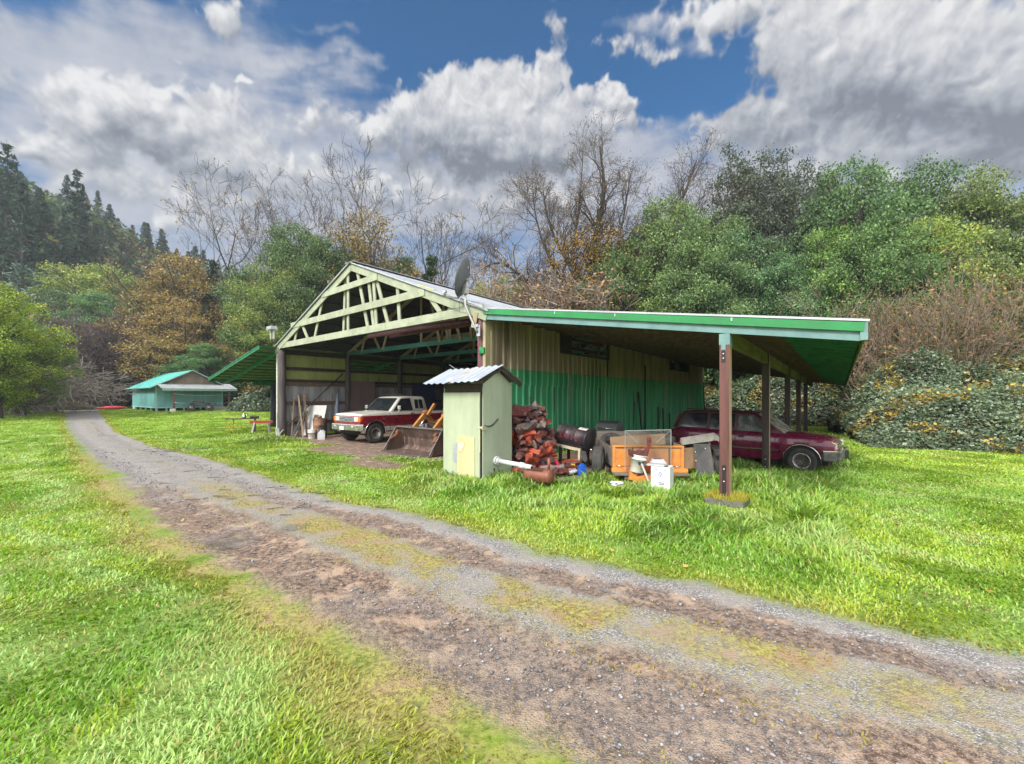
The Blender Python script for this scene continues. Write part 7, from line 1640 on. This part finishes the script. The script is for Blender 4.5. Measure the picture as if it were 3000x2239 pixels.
part('port', MATS['brown_rust_tank'], t, lambda mb: mb.tube([(.20, .06, .30), (.20, .06, .58)], .03, 8))
def fern(name, label, loc, n, L, seed):
    r_ = random.Random(seed); mb = MB()
    for k in range(n):
        a = 6.28 * k / n + r_.uniform(-.3, .3); l = L * r_.uniform(.7, 1.1); d = Vector((math.cos(a), math.sin(a), 0)); sd = Vector((-d.y, d.x, 0))
        for i in range(12):
            q = i / 12; p = d * (l * q * .85) + Vector((0, 0, l * (1.15 * q - .85 * q * q))); w_ = l * .30 * math.sin(3.14 * min(1, q * .9 + .12)) ** .8
            for s in (-1, 1):
                e = p + sd * (s * w_) + d * .05 * l + Vector((0, 0, -.02)); m2 = (p + e) / 2 + d * .025 * l; mb.raw([p, m2 + d * .02 * l, e, m2 - d * .02 * l], [(0, 1, 2, 3)])
    o = mb.build(name, mat('fern_green', (.12, .30, .06), (.09, .23, .045), 8, rough=.5) if 'fern_green' not in MATS else MATS['fern_green'], None, recalc=False); o.location = loc; tag(o, label, 'fern', 'ferns at the firewood heap'); return o
fern('fern', 'bright green fern left of the two beside the rusty tank', gl(1.05, 8.98), 9, .42, 1); fern('fern', 'bright green fern nearest the bare soil right of the rusty tank', gl(1.36, 8.95), 9, .38, 2)
one('broken_pavement', 'dark flat stone in the grass right of the rusty tank', 'stone', M_CONC, lambda mb: mb.box((0, 0, .04), (.26, .18, .08)), gl(.98, 8.45), .4, bevel=.02)

# ---- dish and lamp on the barn
def dish():
    t = empty('satellite_dish', 'grey oval satellite dish on a bent mast at the corner of the barn roof', 'satellite dish', B(-.06, -.16, 3.75), BRZ)
    grey = mat('dish_grey', (.105, .112, .122), (.08, .086, .095), 2, rough=.5); mast = mat('mast_grey', (.34, .35, .35), (.26, .27, .27), 6, rough=.45, metal=.3)
    part('mast', mast, t, lambda mb: mb.tube([(0, -.03, -.12), (-.05, -.06, .0), (-.36, -.10, .60), (-.385, -.10, .70), (-.385, -.10, 1.15)], [.035, .032, .032, .032, .032], 10))
    part('mount_plate', M_EDGE, t, lambda mb: [mb.box((.02, .0, -.08), (.12, .03, .30)), mb.box((.0, -.03, .05), (.09, .05, .08))], bevel=.006)
    # visible face is the back: it looks away to the left and up
    wn = Vector((-.93, .22, .26)).normalized(); n = Vector((wn.dot(BX), wn.dot(BY), wn.z)).normalized()
    q = n.to_track_quat('Z', 'Y').to_matrix().to_4x4(); ctr = Vector((-.44, -.10, 1.42))
    up_ = (Vector((0, 0, 1)) - n * n.z).normalized(); sd = up_.cross(n)
    Mx = Matrix((sd, up_, n)).transposed().to_4x4(); M = Matrix.Translation(ctr) @ Mx @ Matrix.Diagonal((.88, 1.05, 1, 1))
    d = part('reflector', grey, t, lambda mb: [mb.lathe([(0, -.085), (.15, -.078), (.30, -.05), (.44, -.005), (.52, .025), (.525, .045), (.50, .03), (.42, .008), (.28, -.035), (.14, -.06), (0, -.068)], 40, M)])
    part('sticker', M_BOLT, d, lambda mb: mb.box(M @ Vector((.02, .27, -.062)), (.05, .05, .004), Mx.to_3x3()))
    br = part('bracket', mast, t, lambda mb: [mb.bar((-.385, -.10, 1.10), (-.385, -.02, 1.38), .12, .09), mb.bar((-.385, -.05, 1.32), tuple(M @ Vector((0, -.1, -.10))), .16, .12), mb.box((-.37, -.10, 1.02), (.15, .12, .16))], bevel=.01)
    arm = part('feed_arm', grey, t, lambda mb: [mb.bar(tuple(M @ Vector((0, -.25, -.09))), tuple(M @ Vector((0, -.57, .03))), .05, .06), mb.bar(tuple(M @ Vector((0, -.57, .03))), tuple(M @ Vector((0, -.60, .42))), .045, .05)])
    part('receiver', M_EDGE, arm, lambda mb: mb.tube([M @ Vector((0, -.60, .42)), M @ Vector((0, -.50, .46)), M @ Vector((0, -.46, .40))], .05, 10))
    part('cable', M_TRIM, t, lambda mb: [mb.tube([(-.40, -.12, 1.0), (-.60, -.12, .75), (-.58, -.12, .45), (-.30, -.14, .42)], .006, 5), mb.tube([(-.6, -.12, .6), (-1.2, -.1, .62), (-1.9, -.1, .58)], .006, 5)])
dish()
t = empty('floodlight', 'white box floodlight on a short pole at the left corner of the barn roof', 'floodlight', B(-13.45, -.25, 4.2), BRZ)
part('pole', M_TRIM, t, lambda mb: mb.tube([(0, 0, 0), (0, 0, .78)], .03, 8)); part('lamp_housing', M_EDGE, t, lambda mb: mb.box((-.02, 0, .92), (.52, .30, .16)), bevel=.02); part('visor', mat('lamp_glass', (.30, .31, .27), rough=.3), t, lambda mb: mb.box((-.02, .02, .62), (.50, .02, .42)))

# ---- things in the left bay of the barn
t = empty('rusty_drum', 'rusty brown oil drum heaped with rubbish at the barn mouth', 'drum', gl(-8.8, 19.0), .4)
part('drum', mat('rust_and_black_drum', (.22, .10, .055), (.045, .04, .042), 1.6, (1, 1, .5), .7, c3=(.10, .06, .04), sc3=4, lo=.44, hi=.54), t, lambda mb: mb.lathe([(.28, 0), (.295, .02), (.29, .05), (.29, .30), (.30, .315), (.29, .33), (.29, .58), (.30, .595), (.29, .61), (.29, .88), (.297, .90), (.27, .895), (.27, .80), (0, .80)], 30))
part('rubbish', mat('rag_rubbish', (.25, .19, .15), (.12, .09, .08), 9, rough=.9), t, lambda mb: [mb.box((random.uniform(-.16, .16), random.uniform(-.16, .16), .90 + random.uniform(-.04, .10)), (random.uniform(.08, .2), random.uniform(.05, .16), random.uniform(.04, .10)), Matrix.Rotation(random.uniform(-1, 1), 3, 'X') @ Matrix.Rotation(random.uniform(0, 3), 3, 'Z')) for k in range(14)])
one('paint_pail', 'white lidded pail standing left of the white jug at the barn mouth', 'pail', M_WPL, lambda mb: [tapered(mb, .15, .17, .38), mb.lathe([(.185, .37), (.185, .40), (0, .405)], 22)], gl(-9.02, 18.7))
jug('water_jug', 'dusty white water jug next to the white pail at the barn mouth', mat('dusty_white_plastic', (.50, .52, .54), (.40, .42, .44), 4, rough=.5), gl(-8.38, 18.25), .30, .42, .3)
def leaning(name, label, cat, m_, p0, p1, w_, h, grp=None): return one(name, label, cat, m_, lambda mb: mb.bar(tuple(B(*p0)), tuple(B(*p1)), w_, h), group=grp)
leaning('white_sheet', 'white sheet of board leaning behind the rusty drum', 'board', mat('white_board', (.52, .52, .51), (.44, .44, .44), 3, rough=.7), (-12.15, .95, .05), (-12.75, 1.55, 1.45), .95, .02)
leaning('plywood_sheet', 'tall brown plywood sheet standing against the left barn wall behind the pickup', 'plywood', mat('brown_plywood', (.085, .060, .060), (.12, .085, .08), 3, (1, 1, .2), .8), (-12.75, 4.1, .05), (-12.95, 4.15, 2.72), 1.35, .03)
leaning('blue_board', 'dark blue sheet standing against the left barn wall deeper in the barn', 'board', mat('dark_blue_sheet', (.018, .035, .085), (.012, .02, .05), 3, rough=.7), (-12.85, 8.3, .05), (-13.0, 8.35, 2.75), 1.5, .03)
for k, (x0, y0, x1, y1, z1, w_, m_, lb) in enumerate(((-12.75, .35, -12.95, .55, 1.75, .07, M_BROWNW, 'grey brown board nearest the big log post, leaning on the barn wall'), (-12.35, .5, -12.9, .8, 2.0, .09, M_DARKW, 'tallest dark timber of the bundle leaning inside the left post'), (-12.0, .55, -12.85, .7, 1.95, .06, M_RAW, 'light brown stick crossing the other leaning timbers'), (-12.15, .8, -12.95, 1.0, 2.1, .11, M_BROWNW, 'thick brown timber at the right of the leaning bundle'), (-12.6, .3, -12.4, .9, 1.5, .05, M_STEEL, 'grey metal bar slanting in the leaning bundle'), (-12.4, .35, -12.98, 1.25, 1.3, .08, M_BROWNW, 'short brown board low in the leaning bundle'))):
    leaning('leaning_timber', lb, 'timber', m_, (x0, y0, .0), (x1, y1, z1), w_, w_ * .6, 'timbers leaning inside the left barn post')
one('long_pipe', 'long rusty pipe slanting across the left bay of the barn', 'pipe', M_DARKW, lambda mb: mb.tube([B(-12.7, .15, .55), B(-13.1, 3.1, 3.1)], .032, 8))
t = empty('folded_parasol', 'grey blue folded parasol leaning on the left barn wall', 'parasol', (0, 0, 0)); part('cloth', mat('parasol_cloth', (.10, .13, .17), (.075, .095, .13), 6, (1, 1, .2), .85), t, lambda mb: mb.tube([B(-12.75, 2.55, .55), B(-12.8, 2.6, 1.0), B(-12.95, 2.75, 2.3)], [.15, .13, .03], 9)); part('pole', M_STEEL, t, lambda mb: mb.tube([B(-12.7, 2.5, .02), B(-12.98, 2.78, 2.4)], .018, 7))
one('dark_compressor', 'dark old compressor on the barn floor beside the rusty drum', 'compressor', M_TRIM, lambda mb: [mb.lathe([(0, -.4), (.18, -.36), (.2, -.3), (.2, .3), (.18, .36), (0, .4)], 20, Matrix.Translation((0, 0, .28)) @ RY90), mb.box((-.1, 0, .58), (.3, .3, .24)), mb.box((.2, 0, .55), (.2, .22, .18))], gl(-8.2, 20.1), BRZ + 1.2)
t = empty('bent_bracket', 'bent white metal bracket lying at the foot of the left log post', 'scrap metal', B(-12.75, -.25), BRZ); part('plate', MATS['flaking_white_trim'], t, lambda mb: [mb.bar((-.12, 0, .42), (.0, 0, .02), .16, .02), mb.bar((.0, 0, .05), (.34, .1, .38), .07, .02)])
# ---- the yellow stand and the red trestle outside the left corner
t = empty('yellow_work_stand', 'yellow steel work stand with a dark top beside the left side roof', 'work stand', gl(-14.3, 22.0), R(33))
yl = mat('yellow_steel', (.48, .30, .02), (.38, .22, .02), 6, rough=.5, c3=(.12, .08, .03), sc3=5)
part('frame', yl, t, lambda mb: [mb.bar((-.66, -.2, 0), (-.66, -.2, .70), .045, .045), mb.bar((-.40, .2, 0), (-.40, .2, .70), .045, .045), mb.bar((.60, .2, 0), (.60, .2, .70), .045, .045), mb.bar((-.66, -.2, .34), (.60, -.15, .36), .04, .04)]); part('top', M_DARKW, t, lambda mb: mb.box((0, 0, .72), (1.5, .5, .03))); part('leg', M_DARKW, t, lambda mb: mb.bar((.55, -.2, 0), (.55, -.2, .70), .07, .07)); part('feet', M_DARKW, t, lambda mb: [mb.box((-.50, 0, .02), (.10, .5, .03))])
one('steel_kettle', 'shiny kettle standing on the yellow work stand', 'kettle', M_CHROME, lambda mb: [mb.lathe([(.075, 0), (.09, .03), (.085, .15), (.05, .21), (.05, .24), (.02, .27), (0, .275)], 18), mb.tube([(.08, 0, .10), (.13, 0, .16), (.15, 0, .20)], .014, 7), mb.tube([(-.08, 0, .18), (-.14, 0, .14), (-.09, 0, .05)], .009, 6)], gl(-14.25, 22.05) + Vector((0, 0, .735)))
one('toolbox', 'black toolbox at the right end of the yellow work stand', 'toolbox', M_TRIM, lambda mb: [mb.box((0, 0, .05), (.42, .2, .10)), mb.tube([(-.1, 0, .10), (-.08, 0, .14), (.08, 0, .14), (.1, 0, .10)], .01, 6)], gl(-13.85, 22.3) + Vector((0, 0, .735)), R(33), bevel=.01)
t = empty('red_trestle', 'grey legged trestle with a faded red beam beside the left log post', 'trestle', gl(-13.15, 21.75), R(28))
part('beam', mat('faded_red_beam', (.42, .05, .04), (.32, .05, .04), 5, rough=.7), t, lambda mb: mb.box((0, 0, .56), (1.05, .14, .13)), bevel=.01)
for x in (-.30, .30):
    for s in (-1, 1): part('leg', mat('grey_leg_wood', (.27, .26, .25), (.20, .19, .18), 8, rough=.85) if 'grey_leg_wood' not in MATS else MATS['grey_leg_wood'], t, lambda mb: mb.bar((x + .10 * (1 if x > 0 else -1), s * .26, 0), (x, s * .06, .52), .09, .05))
# ---- poles leaning on the green wall
for k, (x, y, z, y1) in enumerate(((.55, 11.6, 1.35, 12.9), (.5, 12.5, 1.25, 13.6), (.45, 13.6, 1.0, 14.6), (.3, 10.3, 2.1, 10.35))):
    leaning('dark_pole', ('longest of the slanting dark poles against the green wall', 'second slanting dark pole against the green wall', 'shortest slanting dark pole by the rear of the maroon car', 'upright dark pole against the green wall near the conduit')[k], 'pole', M_DARKW, (x, y, 0), (.09, y1, z), .07, .05, 'poles leaning against the green barn wall')
leaning('dark_pole', 'thin dark rod standing by the green wall above the drum smoker', 'pole', M_DARKW, (.12, 2.05, .7), (.07, 2.03, 1.9), .035, .03, 'poles leaning against the green barn wall')
one('spare_tyre', 'old tyre lying in the trailer behind the plastic sheet', 'tyre', M_TYRE, lambda mb: mb.lathe([(.18, -.09), (.30, -.10), (.33, -.06), (.33, .06), (.30, .10), (.18, .09), (.18, -.09)], 28), (3.75, 10.4, .80), 0)['group'] = 'tyres in the trailer'
one('spare_tyre', 'old tyre leaning at the front of the trailer', 'tyre', M_TYRE, lambda mb: mb.lathe([(.18, -.09), (.30, -.10), (.33, -.06), (.33, .06), (.30, .10), (.18, .09), (.18, -.09)], 28, Matrix.Rotation(R(40), 4, 'X')), (2.75, 11.4, .62), 0)['group'] = 'tyres in the trailer'

# ---- the teal shed
def shed():
    SX = Vector((.62, .78, 0)).normalized(); o = (-37.2, 43.3); z0 = gzf(*o); rz = math.atan2(SX.y, SX.x)
    teal = mat('teal_siding', (.20, .47, .46), (.155, .39, .385), 2.5, (1, 1, .15), .6, c3=(.12, .30, .30), sc3=2, lo3=.6, hi3=.8); ltrim = mat('pale_teal_trim', (.36, .60, .55), (.30, .52, .48), 4, rough=.55)
    troof = mat('turquoise_roof', (.06, .36, .33), (.10, .42, .38), 1.2, rough=.45, c3=(.25, .45, .42), sc3=1.5, lo3=.58, hi3=.75); brown = mat('bleached_brown_boards', (.25, .185, .14), (.34, .27, .21), 1.6, (1, 1, .2), .85, c3=(.15, .105, .08), sc3=2)
    t = empty('teal_shed', 'teal painted shed on piers with a turquoise roof and a metal porch roof', 'shed', (o[0], o[1], z0), rz)
    Wf, L, zb_, ze = 5.95, 11.5, .34, 2.62; zr = 4.42
    part('wall', teal, t, lambda mb: [mb.box((.04, L / 2, (zb_ + ze) / 2), (.08, L, ze - zb_)), mb.box((Wf - .04, L / 2, (zb_ + ze) / 2), (.08, L, ze - zb_)), mb.box((Wf / 2, .04, (zb_ + 2.95) / 2), (Wf - .17, .08, 2.95 - zb_)), mb.box((Wf / 2, L - .04, (zb_ + ze) / 2), (Wf - .17, .08, ze - zb_))])
    part('batten', teal, t, lambda mb: [mb.box((-.012, .3 + k * .42, (zb_ + ze) / 2), (.02, .03, ze - zb_)) for k in range(27)])
    part('corner_trim', ltrim, t, lambda mb: [mb.box((.03, -.01, (zb_ + ze) / 2), (.16, .06, ze - zb_)), mb.box((Wf - .03, -.01, (zb_ + ze) / 2), (.16, .06, ze - zb_)), mb.box((Wf / 2, -.02, zb_ + .05), (Wf, .05, .1)), mb.box((-.02, L / 2, zb_ + .05), (.05, L, .1))])
    part('gable_boards', brown, t, lambda mb: mb.prism([(-.05, 2.6), (Wf + .05, 2.6), (Wf / 2, zr - .04)], (0, -.05, 0), (1, 0, 0), (0, 0, 1), (0, .045, 0)))
    part('gable_batten', brown, t, lambda mb: [mb.box((Wf / 2 + q, -.065, (2.7 + zr - .15 - abs(q) * .6) / 2), (.06, .03, zr - .3 - abs(q) * .6 - 2.6)) for q in (-2.1, -1.4, -.7, 0, .7, 1.4, 2.1)])
    sl = (zr - 2.5) / (Wf / 2 + .55)
    for s, m_ in ((-1, troof), (1, troof)):
        xe = Wf / 2 + s * (Wf / 2 + .65); part('roof', m_, t, lambda mb: mb.bar((Wf / 2, L / 2 - .2, zr), (xe, L / 2 - .2, zr - sl * abs(xe - Wf / 2)), L + 1.0, .05))
        part('rake_board', M_EDGE if s > 0 else ltrim, t, lambda mb: mb.bar((Wf / 2, -.72, zr + .01), (xe, -.72, zr - sl * abs(xe - Wf / 2) + .01), .04, .10))
    pr = part('porch_roof', mat('porch_tin', (.40, .42, .44), (.30, .315, .33), 2, rough=.5, metal=.3), t, lambda mb: mb.sheet((-.05, -.06, 3.0), Vector((1, 0, 0)), Vector((0, -2.5, -.62)).normalized(), 6.75, 2.6, (0, -.25, .97), .22, .03, kind='wave'))
    part('porch_beam', ltrim, t, lambda mb: mb.box((3.35, -2.45, 2.28), (6.6, .10, .20)))
    for x in (1.0, 5.9): part('porch_post', mat('brown_porch_post', (.11, .055, .045), (.15, .08, .065), 6, rough=.8) if x == 1.0 else MATS['brown_porch_post'], t, lambda mb: mb.box((x, -2.3, 1.1), (.17, .17, 2.25)))
    part('rope', M_EDGE, t, lambda mb: [mb.tube([(1.0, -2.40, z), (2.2, -2.40, z - .16), (3.6, -2.40, z - .22), (5.0, -2.40, z - .16), (5.9, -2.40, z - .06)], .022, 5) for z in (1.85, .95)])
    for x, y in ((.1, .2), (.1, 2.5), (.1, 5), (.1, 7.5), (.1, 10), (.9, .15), (2.4, .15), (3.9, .15), (5.6, .15)): part('pier', ltrim, t, lambda mb: mb.box((x, y, .1), (.16, .16, .5)))
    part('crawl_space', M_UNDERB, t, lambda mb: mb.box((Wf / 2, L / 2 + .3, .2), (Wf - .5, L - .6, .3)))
    part('step', mat('pale_boards', (.46, .44, .42), (.38, .36, .35), 4, rough=.8), t, lambda mb: [mb.box((4.9, -1.5, .36), (1.7, .9, .05), Matrix.Rotation(R(18), 3, 'X')), mb.box((4.9, -1.9, .12), (1.6, .05, .24))])
    k = one('kayak', 'pinkish red kayak lying on the grass left of the teal shed', 'kayak', mat('kayak_red', (.60, .05, .09), (.50, .04, .07), 3, rough=.4), lambda mb: mb.lathe([(0, -1.4), (.16, -1.1), (.30, -.5), (.33, 0), (.30, .5), (.16, 1.1), (0, 1.4)], 16, Matrix.Translation((0, 0, .22)) @ RY90 @ Matrix.Diagonal((.7, 1, 1, 1))), gl(-47.2, 49.0), R(50))
    one('propane_bottle', 'white gas bottle beside the far corner of the teal shed', 'gas bottle', M_WPL, lambda mb: mb.lathe([(.15, 0), (.16, .05), (.16, .40), (.10, .50), (.05, .52), (.05, .6), (0, .6)], 16), gl(-46.6, 51.2))
    one('white_crate', 'small white crate on the grass by the left porch post', 'crate', M_WPL, lambda mb: mb.box((0, 0, .17), (.45, .35, .34), taper=1.08), gl(-34.6, 42.3), .6, bevel=.02)
shed()
fern('low_bush', 'low green plant at the far left corner of the teal shed', gl(-45.6, 49.3), 14, 1.1, 5)
# ---- bits on the ground
def leaf_litter():
    r_ = np.random.default_rng(31); N = 110; Y = r_.uniform(3.2, 16, N); X = r_.uniform(-1.15, 1.2, N) * Y; C = np.stack([X, Y, gz(X, Y) + .035 + .03 * r_.random(N)], -1)
    ok = ~(((X - BC.x) * BX.x + (Y - BC.y) * BX.y < 0) & ((X - BC.x) * BY.x + (Y - BC.y) * BY.y > 0)); C = C[ok]
    o = leaf_obj('fallen_leaves', C, .028, [(.46, .30, .06), (.34, .19, .07), (.55, .45, .16), (.22, .11, .05)], [2, 2, 1, 2], None, flat=.7); tag(o, 'scattered yellow and brown fallen leaves on grass and gravel', 'leaves', kind='stuff')
    segs = []
    for k in range(150):
        p = G(385, 972) if k < 70 else G(r_.uniform(330, 820), r_.uniform(960, 1100)); p = np.array([p.x + r_.normal() * .55, p.y + r_.normal() * .28, 0]); p[2] = gzf(p[0], p[1]) + .02; a = r_.normal() * .7; q = p + np.array([math.cos(a), math.sin(a) * .6, .03 * r_.random()]) * r_.uniform(.1, .4); segs.append((p, q, .008, .004))
    o = wood_obj('twig_litter', segs, M_BARKD, None); tag(o, 'brown twigs and bark scraps strewn along the driveway', 'twigs', kind='stuff')
leaf_litter()
# ================================================================== HAZE
def haze():
    mb = MB(); mb.box((0, 90, 47), (760, 560, 100)); m_ = bpy.data.materials.new('valley_haze'); m_.use_nodes = True; T = NT(m_.node_tree); T.n.clear()
    out = T.add('ShaderNodeOutputMaterial'); v = T.add('ShaderNodeVolumePrincipled'); v.inputs['Color'].default_value = (.80, .88, .97, 1); v.inputs['Density'].default_value = .00055; v.inputs['Anisotropy'].default_value = .2
    T.l.new(v.outputs[0], out.inputs['Volume']); o = mb.build('haze', m_, None); o['kind'] = 'stuff'; o['label'] = 'thin valley mist'; o['category'] = 'haze'
haze()
